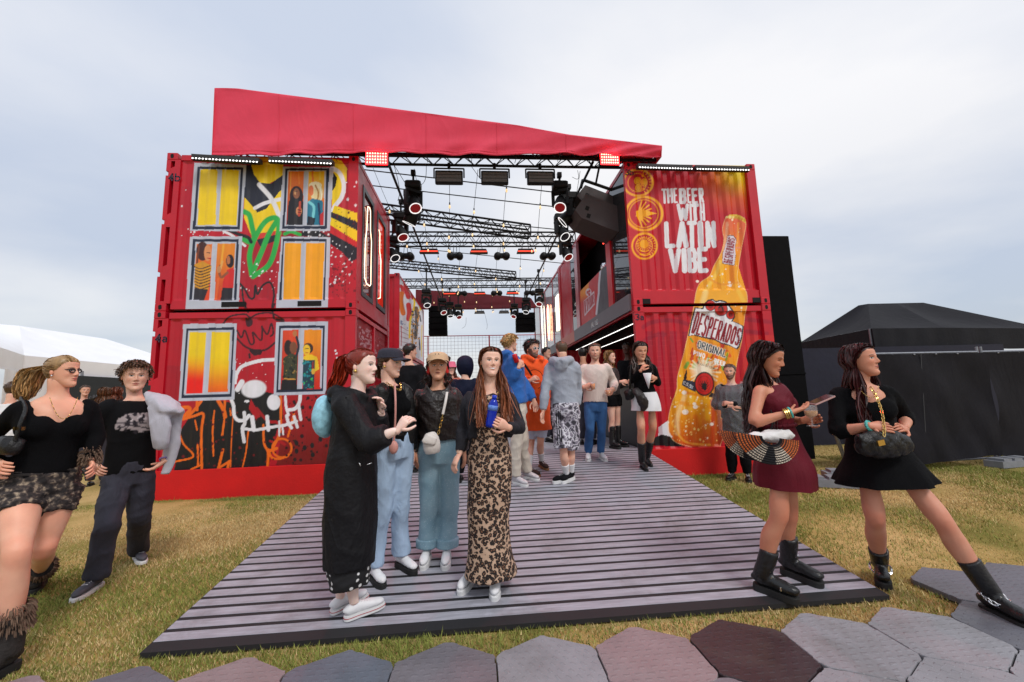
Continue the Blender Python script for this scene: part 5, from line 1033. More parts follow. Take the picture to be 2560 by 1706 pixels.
# black wall beside the right stack
b = MB(); wl = onY(1972, 590, 1.0); b.box((XR+2.46, 1.0, -.02), (wl[0], 1.25, wl[2]), .01); b.box((XR+2.46, .985, 1.6), (wl[0], .998, 1.63)); tag(b.build('black_wall', m_blackm), 'tall plain black wall panel right of the bottle container', 'wall')
# white marquee on the left
m_tent = mat('white_tent_pvc', (0.88, 0.88, 0.90), 0.5, 0, 0.04, 1.5, 0.1, 6)
R_ = empty('marquee', (-9.5, 9.0, 0), 'white marquee with sloping roof at the left edge', 'marquee')
ze = 3.2
E0, E1, E2 = onZ(-80, 842, ze), onZ(61, 889, ze), onZ(345, 916, ze)
R0, R1 = onY(-60, 806, E1[1]+3.2), onY(48, 815, E1[1]+3.2)
b = MB(); n = 14
def quadgrid(m_, p00, p10, p11, p01, nu, nv, sag):
    V = []
    for j in range(nv+1):
        for i in range(nu+1):
            u, v = i/nu, j/nv; q = (np.asarray(p00)*(1-u)+np.asarray(p10)*u)*(1-v)+(np.asarray(p01)*(1-u)+np.asarray(p11)*u)*v; q = q+np.array((0, 0, -sag*math.sin(PI*u)*math.sin(PI*v))); V.append(q)
    m_.add(V, [[j*(nu+1)+i, j*(nu+1)+i+1, (j+1)*(nu+1)+i+1, (j+1)*(nu+1)+i] for j in range(nv) for i in range(nu)])
quadgrid(b, E1, E2, R1+(E2-R1)*.02, R1, n, n, .08); quadgrid(b, E0, E1, R1, R0, n, n, .08); quadgrid(b, E2, E2+np.array((.5, 4, 0)), R1+np.array((0, 4., 0)), R1, 6, 6, .05); b.build('roof', m_tent, R_, True)
b = MB(); dn = np.array((0, 0, -.6))
for p, q in ((E0, E1), (E1, E2)): b.prism([p+np.array((0, -.03, 0)), q+np.array((0, -.03, 0)), q+dn+np.array((0, -.03, 0)), p+dn+np.array((0, -.03, 0))], (0, .02, 0))
b.build('valance', m_tent, R_)
def wall_pt(u, z): p = E1*(1-u)+E2*u; return np.array((p[0], p[1]+.1, z))
for u0, u1, mm, nm in ((-.02, .16, m_tent, 'side_wall'), (.68, .72, m_tent, 'side_wall'), (.86, 1.0, m_tent, 'side_wall')):
    b = MB(); b.prism([wall_pt(u0, 0), wall_pt(u1, 0), wall_pt(u1, ze-.6), wall_pt(u0, ze-.6)], (0, .03, 0)); b.build(nm, mm, R_)
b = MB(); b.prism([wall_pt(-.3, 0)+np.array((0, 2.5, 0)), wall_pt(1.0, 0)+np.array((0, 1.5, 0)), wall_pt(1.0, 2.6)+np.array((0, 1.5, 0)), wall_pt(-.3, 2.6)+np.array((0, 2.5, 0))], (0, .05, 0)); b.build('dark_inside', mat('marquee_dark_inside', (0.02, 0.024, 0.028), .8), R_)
b = MB()
for u in (.02, .19, .42, .86): b.bar(wall_pt(u, 0), wall_pt(u, ze-.4), .05, 8)
b.build('poles', m_steel, R_)
# gathered white curtain at the corner
b = MB(); V = []; nn = 40
for j in range(2):
    for i in range(nn+1):
        u = i/nn; p = E0*(1-u)*.5+E1*(.5+.5*u); p = E0*.45*(1-u)+E1*(1-.45*(1-u)); V.append((p[0], p[1]+.12+.06*math.sin(u*60), 0 if j else ze-.6))
b.add(V, [[i, i+1, nn+1+i+1, nn+1+i] for i in range(nn)]); b.build('curtain', m_tent, R_, True)
# black gazebo on the right
m_blk = mat('black_tent_cloth', lin(30, 30, 35), 0.8, 0, 0.15, 3, 0.3, 14, spec=.2, fold=(1.0, .5))
R_ = empty('gazebo', (15.0, 3.5, 0), 'black pop-up gazebo roof rising behind the dark fence', 'tent')
A, Bq = onY(2170, 760, 4.2), onY(2308, 757, 4.2); N0 = onY(2178, 822, 2.6); N1 = onY(2357, 820, 2.6); N2 = onY(2620, 822, 2.6); W0 = onZ(2000, 857, N0[2])
b = MB(); quadgrid(b, N0, N1, (A+Bq)/2, A, 8, 8, .12); quadgrid(b, N1, N2, Bq, (A+Bq)/2, 8, 8, .16); quadgrid(b, W0, N0, A, A+np.array((-.1, .2, 0)), 8, 8, .12); quadgrid(b, N2, N2+np.array((0, 3, 0)), Bq+np.array((0, .6, 0)), Bq, 6, 6, .05); b.build('roof', m_blk, R_, True)
b = MB(); V = []; nn = 60
for (p, q) in ((W0, N0), (N0, N1), (N1, N2)):
    V = []
    for j in range(2):
        for i in range(31):
            u = i/30; pt = p*(1-u)+q*u; V.append((pt[0], pt[1]-.02+.02*math.sin(u*23)*j, pt[2]-.5*j-.02*math.sin(u*PI)*j))
    b.add(V, [[i, i+1, 31+i+1, 31+i] for i in range(30)])
b.build('valance', m_blk, R_, True)
for q in (N0, N1, N2, W0): b = MB(); b.bar((q[0], q[1]+.05, 0), (q[0], q[1]+.05, q[2]), .025); b.build('leg', m_steel, R_)
b = MB(); b.box((11.0, 2.55, 0), (17.9, 2.57, 2.25)); b.build('side_wall', mat('navy_side_cloth', lin(26, 26, 44), .8, 0, .2, 2, .4, 6), R_)
# small pale green tent peak behind
b = MB(); g0 = onY(1990, 862, 14); b.prism([g0+np.array((-1.6, 0, -1.4)), g0+np.array((1.7, 0, -.9)), g0+np.array((0.0, 0, .5))], (0, 2, 0)); tag(b.build('distant_tent', mat('pale_green_tent', lin(150, 168, 160), .7)), 'small pale green tent peak behind the black gazebo', 'tent')
# construction fence with dark windscreen cloth
def fence_pt(x, z): return np.array((x, -0.30+0.055*(x-12), z))
m_scrim = mat('dark_windscreen_cloth', lin(30, 29, 34), 0.85, 0, 0.18, 4, 0.35, 120, spec=.15, fold=(1.2, .7))
for k, (x0, x1, lb) in enumerate(((11.0, 13.42, 'dark cloth covered fence panel left of the joint, behind the black dress woman'), (13.5, 16.9, 'dark cloth covered fence panel at the right edge'))):
    R_ = empty('construction_fence', fence_pt((x0+x1)/2, 0), lb, 'fence')
    b = MB()
    for x in (x0, x1): b.bar(fence_pt(x, .05), fence_pt(x, 1.95), .022, 8)
    b.bar(fence_pt(x0, 1.86), fence_pt(x1, 1.86), .02, 8); b.bar(fence_pt(x0, .1), fence_pt(x1, .1), .016, 8); b.build('tube_frame', m_steel, R_)
    nu, nv = 70, 26; V = []
    for j in range(nv+1):
        for i in range(nu+1):
            u, v = i/nu, j/nv; x = x0-.03+(x1-x0+.06)*u; z = .12+1.72*v
            f_ = .035*math.sin(PI*v)*math.sin(3*PI*u)+.022*math.sin(14*u-7*v+2*k)*(1-v)+.015*math.sin(30*u+9*v)*(1-v)+.018*math.sin(9*(u+v))
            p = fence_pt(x, z-.03*(1-v)*math.sin(5*u)); V.append((p[0], p[1]-.095+f_, p[2]))
    b = MB(); b.add(V, [[j*(nu+1)+i, j*(nu+1)+i+1, (j+1)*(nu+1)+i+1, (j+1)*(nu+1)+i] for j in range(nv) for i in range(nu)]); cl = b.build('windscreen_cloth', m_scrim, R_, True)
    b = MB(); [b.ball(fence_pt(x, 1.83)+np.array((0, -.10, 0)), .014, 6, 4) for x in np.arange(x0+.2, x1, .42)]; b.build('eyelets', m_steel, cl)
b = MB(); [b.bar(fence_pt(11.95, .1)+np.array((0, -.11, 0)), fence_pt(12.15, 1.84)+np.array((0, -.11, 0)), .01, 6)]; tag(b.build('cloth_seam', m_dark), 'dark vertical seam rope on the fence cloth', 'rope')
m_foot = mat('grey_rubber_block', lin(126, 128, 134), .7, 0, .15, 8, .2, 40)
def foot(label, x, y, rot):
    R_ = empty('ballast_block', (x, y, 0), label, 'ballast block'); b = MB(); c, s_ = math.cos(rot), math.sin(rot); ux_, uy_ = np.array((c, s_, 0)), np.array((-s_, c, 0)); o_ = np.array((x, y, 0))
    b.obox(o_+np.array((0, 0, .05)), ux_*.36, uy_*.12, (0, 0, .05))
    for f in (-.22, .0, .22): b.obox(o_+ux_*f+np.array((0, 0, .118)), ux_*.08, uy_*.105, (0, 0, .018))
    b.build('block', m_foot, R_); b = MB(); [b.lathe(o_+ux_*f+np.array((0, 0, .1365)), (0, 0, 1), [(0, .025), (.001, .025)], 10) for f in (-.11, .11)]; b.build('socket', m_void, R_)
foot('grey fence foot block lying on the grass between the two women on the right', 9.75, -1.08, -.45); foot('grey fence foot block under the fence at the right edge', 13.4, -.42, .1); foot('grey fence foot half hidden behind the black dress woman', 10.35, -.75, -.4)
b = MB(); b.bar((11.0, .05, .1), (10.7, -.1, .75), .03, 8); tag(b.build('prop_pole', m_steel), 'slanting steel prop pole behind the black dress woman', 'pole')
# ================================================================== PEOPLE
TMP = bpy.data.scenes.new('tmp_remesh')
def catmull(A, sub):
    A = np.asarray(A, float); P = np.vstack([2*A[0]-A[1], A, 2*A[-1]-A[-2]]); out = []
    for k in range(1, len(P)-2):
        p0, p1, p2, p3 = P[k-1:k+3]
        for t in np.linspace(0, 1, sub, endpoint=False): out.append(0.5*((2*p1)+(p2-p0)*t+(2*p0-5*p1+4*p2-p3)*t*t+(-p0+3*p1-3*p2+p3)*t**3))
    out.append(A[-1]); return np.array(out)
def loft(pts, rad, ref, n=16, sub=4):
    pts = np.asarray(pts, float); rad = np.asarray([(r, r) if np.isscalar(r) else r for r in rad], float)
    if sub > 1: P = catmull(pts, sub); Rr = np.maximum(catmull(rad, sub), 0.002)
    else: P, Rr = pts, rad
    m_ = len(P); T_ = np.gradient(P, axis=0); ref = np.asarray(ref, float)
    V = []; prev = None
    for i in range(m_):
        t = unit(T_[i]); rf = ref if ref.ndim == 1 else ref[min(i, len(ref)-1)]; s_ = rf-t*(rf@t)
        if np.linalg.norm(s_) < 0.15: s_ = prev-t*(prev@t) if prev is not None else np.cross(t, (0, 0, 1))+1e-3
        s_ = unit(s_)
        if prev is not None and s_@prev < 0: s_ = -s_
        prev = s_; o_ = np.cross(t, s_); a = np.linspace(0, 2*PI, n, endpoint=False)
        V.append(P[i]+np.outer(np.cos(a), s_)*Rr[i, 0]+np.outer(np.sin(a), o_)*Rr[i, 1])
    V = np.concatenate(V); Fc = [[k*n+i, k*n+(i+1) % n, (k+1)*n+(i+1) % n, (k+1)*n+i] for k in range(m_-1) for i in range(n)]
    Fc += [list(range(n-1, -1, -1)), list(range((m_-1)*n, m_*n))]
    return V, Fc
def ellipsoid(c, r, R_=None, n=14, m_=9):
    b = MB(); b.ball((0, 0, 0), 1.0, n, m_); V = np.array(b.v)*np.asarray(r)
    if R_ is not None: V = V@np.asarray(R_).T
    return V+np.asarray(c), b.f
def join(pieces):
    V = []; Fc = []; k = 0
    for v, f in pieces: V.append(v); Fc += [[i+k for i in q] for q in f]; k += len(v)
    return np.concatenate(V), Fc
def remesh(pieces, voxel=0.013, it=3):
    V, Fc = join(pieces); c0 = V.mean(0)
    me = bpy.data.meshes.new('t'); me.from_pydata((V-c0).tolist(), [], Fc); ob = bpy.data.objects.new('t', me); TMP.collection.objects.link(ob)
    md = ob.modifiers.new('r', 'REMESH'); md.mode = 'VOXEL'; md.voxel_size = voxel
    sm = ob.modifiers.new('s', 'SMOOTH'); sm.factor = 0.5; sm.iterations = it
    with bpy.context.temp_override(scene=TMP, view_layer=TMP.view_layers[0]):
        dg = bpy.context.evaluated_depsgraph_get(); dg.update(); m2 = bpy.data.meshes.new_from_object(ob.evaluated_get(dg))
    n = len(m2.vertices); v = np.zeros(n*3); m2.vertices.foreach_get('co', v); nr = np.zeros(n*3); m2.vertices.foreach_get('normal', nr)
    lp = np.zeros(len(m2.loops), int); m2.loops.foreach_get('vertex_index', lp); ls = np.zeros(len(m2.polygons), int); m2.polygons.foreach_get('loop_start', ls); lt = np.zeros(len(m2.polygons), int); m2.polygons.foreach_get('loop_total', lt)
    Fc = [lp[a:a+b].tolist() for a, b in zip(ls, lt)]
    bpy.data.objects.remove(ob); bpy.data.meshes.remove(me); bpy.data.meshes.remove(m2)
    return v.reshape(-1, 3)+c0, Fc, nr.reshape(-1, 3)
def wrinkle(V, N_, amp, freq, seed, aniso=(1, 1, 1)):
    r = np.random.default_rng(seed); d = np.zeros(len(V)); Q = V*np.asarray(aniso)
    for k in range(6):
        f = r.normal(size=3); f = f/np.linalg.norm(f)*freq*r.uniform(.6, 1.6); g = r.normal(size=3)*freq*.5
        s_ = np.sin(Q@f+1.6*np.sin(Q@g+r.uniform(0, 6))+r.uniform(0, 6)); d += (1-np.abs(s_))**2*r.uniform(.5, 1)
    d = (d/6-.25)*amp*3
    return V+N_*d[:, None]
# ---- head
_hz = np.array([-.50,-.475,-.42,-.35,-.25,-.12,0,.12,.25,.36,.44,.48,.50])
_hw = np.array([.05,.105,.152,.196,.248,.288,.314,.330,.327,.288,.207,.122,.02])
_hf = np.array([.29,.335,.355,.355,.35,.355,.362,.37,.365,.315,.215,.115,-.02])
_hb = np.array([.12,.07,.0,-.10,-.24,-.34,-.40,-.43,-.42,-.35,-.24,-.14,-.04])
def hairline(th):
    return np.interp(np.abs(th), np.radians([0, 35, 55, 72, 90, 105, 140, 180]), [.285, .275, .20, .05, .0, -.1, -.26, -.30])
def head_verts(nc=110, nr_=84, male=False):
    u = np.linspace(-1, 1, nc, endpoint=False); th = PI*(0.42*u+0.58*u**3*np.abs(u)**.2) if False else PI*np.sign(u)*np.abs(u)**1.55
    v = np.linspace(0, 1, nr_); z = -.5+v; z = -.5+np.interp(v, [0, .05, .12, .22, .84, .93, .97, 1], [0, .02, .08, .18, .68, .87, .975, 1.0])
    TH, ZZ = np.meshgrid(th, z)
    w = np.interp(ZZ, _hz, _hw)*(1.04 if male else 1.0); f = np.interp(ZZ, _hz, _hf); b = np.interp(ZZ, _hz, _hb)
    if male: w = w+.02*np.exp(-((ZZ+.36)/.08)**2)
    X = w*np.sign(np.sin(TH))*np.abs(np.sin(TH))**np.interp(ZZ, [-.5, -.2, .1], [1.12, 1.0, .88]); Y = (f+b)/2+(f-b)/2*np.sign(np.cos(TH))*np.abs(np.cos(TH))**.92
    fr = np.clip(np.cos(TH)*2, 0, 1); ax = np.abs(X)
    G = lambda x, s_: np.exp(-(x/s_)**2)
    na = np.interp(ZZ, [-.165,-.145,-.12,-.095,-.05,.02,.09,.13], [0,.035,.085,.098,.078,.04,.014,0]); ns = np.interp(ZZ, [-.15,-.1,0,.1], [.052,.046,.03,.028])
    dY = na*G(X, ns)+.022*G(ax-.045, .022)*G(ZZ+.125, .025)
    dY += -.034*G(ax-.118, .06)*G(ZZ-.022, .045)+.016*G(ZZ-.092, .03)*G(ax-.1, .1)+.012*G(ax-.12, .035)*G(ZZ-.018, .022)
    dY += .018*G(ax-.17, .07)*G(ZZ+.09, .07)-.016*G(ax-.17, .05)*G(ZZ+.24, .07)
    dY += .022*G(X, .075)*G(ZZ+.222, .02)+.026*G(X, .065)*G(ZZ+.262, .02)-.016*G(X, .09)*G(ZZ+.241, .008)-.014*G(X, .08)*G(ZZ+.315, .03)+.022*G(X, .07)*G(ZZ+.41, .055)
    return X, Y+dY*fr, ZZ, TH
HEADS = {}
def head_geo(sp):
    key = (sp.get('male', False), sp.get('lo', False))
    if key not in HEADS: HEADS[key] = head_verts(*((56, 50) if key[1] else (100, 88)), male=key[0])
    X, Y, Z_, TH = [a.copy() for a in HEADS[key]]
    sk = np.array(sp['skin']); C_ = np.tile(sk, X.shape+(1,)); ax = np.abs(X); fr = (np.cos(TH) > .2)
    def mix(a, c): a = np.clip(a, 0, 1)[..., None]; C_[:] = C_*(1-a)+np.asarray(c)*a
    rnd = sp.get('seed', 1)
    mix(.35*np.exp(-((ax-.17)/.08)**2-((Z_+.10)/.07)**2)*fr, sk*np.array([1.12, .78, .74])); mix(.3*np.exp(-(X/.05)**2-((Z_+.1)/.05)**2)*fr, sk*np.array([1.08, .82, .78]))
    if sp.get('beard') is not None:
        bz = np.where(ax < .11, -.175, np.interp(ax, [.11, .2, .27], [-.19, -.2, .02])); m1 = np.clip((bz-Z_)/.03, 0, 1)*(np.cos(TH) > -.25)*(1-np.exp(-((X/.07)**2+((Z_+.245)/.03)**2)*1.2))
        mix(m1*sp.get('beard_a', .85), sp['beard'])
    lipc = np.array(sp.get('lips', sk*np.array([.95, .55, .52]))); sm_ = sp.get('smile', 0.0)
    zl = Z_+.241-sm_*2.2*X**2; lw = .088+.04*sm_
    mix(1.4-np.maximum((ax/lw)**2+(zl/(.036+.010*sm_))**2, 0)*1.3, lipc)
    if sm_ > .5: mix((1.5-((ax/(lw*.82))**2+((zl)/.024)**2)*1.3)*1.5, (.82, .80, .77))
    else: mix(.8*np.exp(-(zl/.007)**2)*(ax < lw), lipc*.35)
    hb = np.array(sp.get('brow', sp.get('hair', (.05, .03, .02))))*.7
    ez = .022
    mix(.9*np.clip(1.4-np.abs(Z_-.092-.018*np.sin((ax-.05)/.15*PI))/.012, 0, 1)*((ax > .05) & (ax < .2))*fr, hb)
    if sp.get('lids', False):
        mix(np.exp(-((Z_-ez+.008)/.009)**2)*((ax-.118)**2 < .055**2)*fr, (.02, .012, .01)); mix(.5*np.exp(-((Z_-ez-.02)/.02)**2)*((ax-.118)**2 < .05**2)*fr, sk*.6)
    else:
        e_ = ((ax-.118)/.056)**2+((Z_-ez)/.021)**2
        mix((1.25-e_)*3*fr, (.66, .64, .62)); mix((1.2-(((ax-.118-sp.get('gaze', 0)*np.sign(X)*.02)/.024)**2+((Z_-ez)/.024)**2))*3*(e_ < 1.2)*fr, sp.get('iris', (.035, .022, .014)))
        mix(.95*np.exp(-((Z_-ez-.022+.8*(ax-.118)**2)/.010)**2)*(np.abs(ax-.12) < .066)*fr, (.012, .008, .008)); mix(.35*np.exp(-((Z_-ez+.022)/.008)**2)*(np.abs(ax-.118) < .055)*fr, sk*.35)
    if sp.get('makeup'): mix(.45*np.exp(-((Z_-.055)/.02)**2)*(np.abs(ax-.118) < .06)*fr, sk*.35)
    mix(.6*np.exp(-((ax-.022)/.011)**2-((Z_+.148)/.008)**2)*fr, sk*.25)
    V = np.stack([X, Y, Z_], -1).reshape(-1, 3); r, c = X.shape; i = np.arange(r*c).reshape(r, c); j = np.roll(i, -1, 1)
    Fq = np.stack([i[:-1], j[:-1], j[1:], i[1:]], -1).reshape(-1, 4).tolist()
    return V, Fq, C_.reshape(-1, 3), TH.reshape(-1), (r, c)
SKIN_F, SKIN_T, SKIN_M, SKIN_P, SKIN_D = s255(238, 190, 168), s255(212, 156, 126), s255(228, 176, 152), s255(246, 214, 202), s255(88, 56, 42)
m_skin = mat('skin', rough=0.48, var=0.09, scale=9, bump=0.05, bscale=150, attr=True, spec=0.4, sss=0.12)
def hair_mat(name, c, var=.3):
    if 'hair_'+name in MATS: return MATS['hair_'+name]
    M = mat('hair_'+name, c, 0.38, 0, var, 30, stretch=(3, 3, .5), spec=.5); T = M.node_tree; B = T.nodes['Principled BSDF']; src = B.inputs['Base Color'].links[0].from_socket
    at = T.nodes.new('ShaderNodeVertexColor'); at.layer_name = 'Col'; ml = T.nodes.new('ShaderNodeMix'); ml.data_type = 'RGBA'; ml.blend_type = 'MULTIPLY'; ml.inputs[0].default_value = 1.0; T.links.new(src, ml.inputs[6]); T.links.new(at.outputs['Color'], ml.inputs[7]); T.links.new(ml.outputs[2], B.inputs['Base Color']); return M
def cloth(name, c=(.1, .1, .1), rough=.85, var=.12, scale=8, bump=.25, bscale=180, sheen=.1, **k): return mat('cloth_'+name, c, rough, 0, var, scale, bump, bscale, sheen=sheen, **{'fold': (5, .28), **k})
PROF = {'f': np.array([(-.22,.12,.10,0),(-.16,.145,.11,-.004),(-.05,.170,.12,-.012),(.08,.172,.12,-.014),(.22,.150,.105,0),(.42,.126,.093,.006),(.62,.138,.106,.012),(.78,.148,.108,.010),(.88,.150,.09,0),(.96,.115,.068,-.008),(1.02,.066,.056,-.006),(1.10,.052,.052,.006),(1.20,.050,.052,.02)]),
        'm': np.array([(-.22,.12,.10,0),(-.16,.14,.105,0),(-.05,.162,.115,-.006),(.08,.165,.116,-.006),(.22,.158,.11,0),(.42,.152,.108,.004),(.62,.168,.118,.008),(.78,.180,.118,.006),(.88,.178,.096,0),(.96,.132,.075,-.008),(1.02,.074,.064,-.006),(1.10,.060,.058,.006),(1.20,.058,.058,.02)])}
class Person:
    def __init__(s, label, zf, foot, surf, yaw, sex='f', k=1.0, group=None, dY=0.0):
        px = zf(*foot)
        P = onRamp(*px) if surf == 'ramp' else (onZ(*px, 0.0) if surf == 'grass' else onY(*px, surf))
        s.zf = zf; s.Y0 = P[1]+dY; s.P = P; s.sex = sex; s.k = k*.935; s.label = label; s.pieces_col = []
        s.brg = math.atan2(CAM[0]-P[0], P[1]+dY-CAM[1]); s.yaw = math.radians(yaw)+s.brg; s.side = np.array((math.cos(s.yaw), math.sin(s.yaw), 0)); s.fwd = np.array((math.sin(s.yaw), -math.cos(s.yaw), 0))
        s.root = empty('person', (P[0], P[1], P[2]), label, 'person', group); s.arms = {}; s.legs = {}; s.seed = abs(hash(label)) % 1000 if False else sum(map(ord, label)) % 997
    def J(s, q):
        if isinstance(q, np.ndarray): return q
        return onY(*s.zf(q[0], q[1]), s.Y0+(q[2] if len(q) > 2 else 0.0))
    def pose(s, neck, hip, head, hyaw=None, hpitch=0, hroll=0):
        s.neck = s.J(neck); s.hip = s.J(hip); s.hc = s.J(head[:2]+((head[3],) if len(head) > 3 else (0,)))
        a, b = onY(*s.zf(head[0], head[1]-head[2]/2), s.Y0), onY(*s.zf(head[0], head[1]+head[2]/2), s.Y0); s.hh = np.linalg.norm(a-b)
        y = math.radians(hyaw)+s.brg if hyaw is not None else s.yaw; p = math.radians(hpitch); r = math.radians(hroll)
        f0 = np.array((math.sin(y), -math.cos(y), 0)); s0 = np.array((math.cos(y), math.sin(y), 0)); u0 = np.array((0, 0, 1.0))
        f = f0*math.cos(p)+u0*math.sin(p); u = u0*math.cos(p)-f0*math.sin(p); sd_ = s0*math.cos(r)+u*math.sin(r); u = u*math.cos(r)-s0*math.sin(r)
        s.HR = np.stack([sd_, f, u], 1); return s
    def hp(s, V): return s.hc+s.hh*(np.asarray(V)@s.HR.T)
    def spine(s, t): return s.hip+(s.neck-s.hip)*t
    def prof(s, t):
        p = PROF[s.sex]; return np.array([np.interp(t, p[:, 0], p[:, i]) for i in (1, 2, 3)])*s.k
    def torso(s, t0, t1, g=0.0, gd=None, over=None, fo=0.0, n=26, flat=True, kw=1.0):
        ts = np.unique(np.concatenate([[t0, t1], PROF[s.sex][:, 0][(PROF[s.sex][:, 0] > t0) & (PROF[s.sex][:, 0] < t1)]])); P = []; R_ = []
        for t in ts:
            w_, d_, f_ = s.prof(t); w_ = w_*kw
            if over: w_ += np.interp(t, [o[0] for o in over], [o[1] for o in over]); d_ += np.interp(t, [o[0] for o in over], [o[2] for o in over])
            c = s.spine(t)+s.fwd*(f_+fo)
            if t > 1.02: c = c*(1-(t-1.02)/.2*.5)+(s.hp((0, -.12, -.35)))*((t-1.02)/.2*.5)
            P.append(c); R_.append((w_+g, d_+(g if gd is None else gd)))
        return loft(P, R_, s.side, n, 3)
    def neckpiece(s):
        a = s.spine(.96)-s.fwd*.008; b = s.hp((0, -.1, -.42)); c = s.hp((0, -.1, -.18)); w = .052*s.k*(1.15 if s.sex == 'm' else 1)
        return loft([a, a*.45+b*.55, b, c], [(w*1.35, w*1.2), (w, w*1.02), (w, w*1.05), (w*1.05, w*1.1)], s.side, 16, 3)
    def bust(s, g=0.0, size=1.0):
        out = []
        for q in (-1, 1): out.append(ellipsoid(s.spine(.66)+s.side*q*.068*s.k+s.fwd*(.082*s.k), np.array((.064, .05, .066))*size*s.k+g, np.stack([s.side, s.fwd, (0, 0, 1)], 1)))
        return out
    def shoulder(s, q): return s.spine(.885)+s.side*q*(.146 if s.sex == 'f' else .172)*s.k
    def arm(s, key, elbow, wrist, tip, curl=.35, palm=None, hand=True, sh=None, thumb=1):
        q = -1 if key == 'a' else 1; S = s.shoulder(q) if sh is None else s.J(sh); E, W = s.J(elbow), s.J(wrist); Tq = s.J(tip)
        s.arms[key] = dict(S=S, E=E, W=W, T=Tq, curl=curl, palm=palm, hand=hand, q=q, thumb=thumb); return s
    def armpts(s, key, t0=0.0, t1=1.0, g=0.0, grow=None):
        a = s.arms[key]; S, E, W = a['S'], a['E'], a['W']; km = (1.0 if s.sex == 'f' else 1.17)*s.k
        C_ = [(0.0, S-(s.spine(.885)-S)*-.18, .050), (.12, S*.96+E*.04, .051), (.3, S*.6+E*.4, .046), (.5, E, .040), (.62, E*.72+W*.28, .042), (.8, E*.35+W*.65, .034), (1.0, W, .026)]
        ts = np.array([c[0] for c in C_]); P = np.array([c[1] for c in C_]); r = np.array([c[2] for c in C_])*km
        tt = np.unique(np.concatenate([[t0, t1], ts[(ts > t0) & (ts < t1)]])); PP = np.stack([np.interp(tt, ts, P[:, i]) for i in range(3)], -1); rr = np.interp(tt, ts, r)+g
        if grow is not None: rr = rr+np.interp(tt, [x[0] for x in grow], [x[1] for x in grow])
        return PP, rr
    def armpiece(s, key, t0=0.0, t1=1.0, g=0.0, grow=None, n=14):
        P, r = s.armpts(key, t0, t1, g, grow); return loft(P, [(x, x) for x in r], s.fwd+np.array((.01, .02, .03)), n, 3)
    def leg(s, key, knee, ankle, toe, hip=None):
        q = -1 if key == 'a' else 1; H_ = s.hip+s.side*q*.085*s.k-np.array((0, 0, .03)) if hip is None else s.J(hip)
        s.legs[key] = dict(H=H_, K=s.J(knee), A=s.J(ankle), T=s.J(toe), q=q); return s
    def legpiece(s, key, t0=0.0, t1=1.0, g=0.0, grow=None, n=16, kk=1.0, absr=None):
        l_ = s.legs[key]; H_, K, A = l_['H'], l_['K'], l_['A']; km = s.k*(1.0 if s.sex == 'f' else .98)*kk; bk = -s.fwd*.012
        C_ = [(0.0, H_, .092), (.2, H_*.6+K*.4+bk*-.3, .082), (.4, H_*.18+K*.82, .060), (.5, K, .054), (.58, K*.85+A*.15+bk*.4, .053), (.68, K*.64+A*.36+bk*1.4, .058), (.82, K*.35+A*.65+bk*.6, .045), (.95, K*.08+A*.92, .033), (1.0, A, .034)]
        ts = np.array([c[0] for c in C_]); P = np.array([c[1] for c in C_]); r = np.array([c[2] for c in C_])*km
        tt = np.unique(np.concatenate([[t0, t1], ts[(ts > t0) & (ts < t1)]])); PP = np.stack([np.interp(tt, ts, P[:, i]) for i in range(3)], -1); rr = np.interp(tt, ts, r)+g
        if grow is not None: rr = rr+np.interp(tt, [x[0] for x in grow], [x[1] for x in grow])
        if absr is not None: rr = np.interp(tt, [x[0] for x in absr], [x[1] for x in absr])*s.k
        return loft(PP, [(x, x) for x in rr], s.side+np.array((.01, .01, .02)), n, 3)
    def hand(s, key):
        a = s.arms[key]; W, d = a['W'], unit(a['T']-a['W']); pn = a['palm']; km = s.k*(1.0 if s.sex == 'f' else 1.13)
        pn = np.asarray(pn, float) if pn is not None else -a['q']*s.side*.8-s.fwd*.3+np.array((0, 0, -.1)); pn = unit(pn-d*(pn@d)); sx = unit(np.cross(pn, d))*a['thumb']*-a['q']
        out = [loft([W-d*.02*km, W+d*.012*km, W+d*.05*km, W+d*.085*km], [(.024*km, .019*km), (.026*km, .017*km), (.038*km, .015*km), (.038*km, .012*km)], sx, 10, 2)]
        c = a['curl']
        for k, (off, ln) in enumerate(((.030, .068), (.0105, .076), (-.0095, .071), (-.028, .056))):
            p = W+d*.08*km+sx*off*km; dr = d.copy(); P = [p-d*.015*km]; an = 0
            for j, fr in enumerate((.45, .32, .27)):
                an = c*(.55+.5*j+.06*k); dr = unit(dr*math.cos(an)+pn*math.sin(an)); P.append(P[-1]+dr*ln*fr*km*(1.2 if j == 0 else 1))
            out.append(loft(P, [.0092*km, .0088*km, .0078*km, .0055*km], sx, 6, 2))
        p = W+d*.02*km+sx*.022*km; q1 = p+unit(d*.55+sx*.8+pn*.2)*.04*km; q2 = q1+unit(d*.9+sx*.25+pn*(.35+c*.4))*.034*km; q3 = q2+unit(d*.95-sx*.15+pn*(.4+c*.5))*.026*km
        out.append(loft([p, q1, q2, q3], [.013*km, .0105*km, .0092*km, .006*km], pn, 6, 2))
        return out
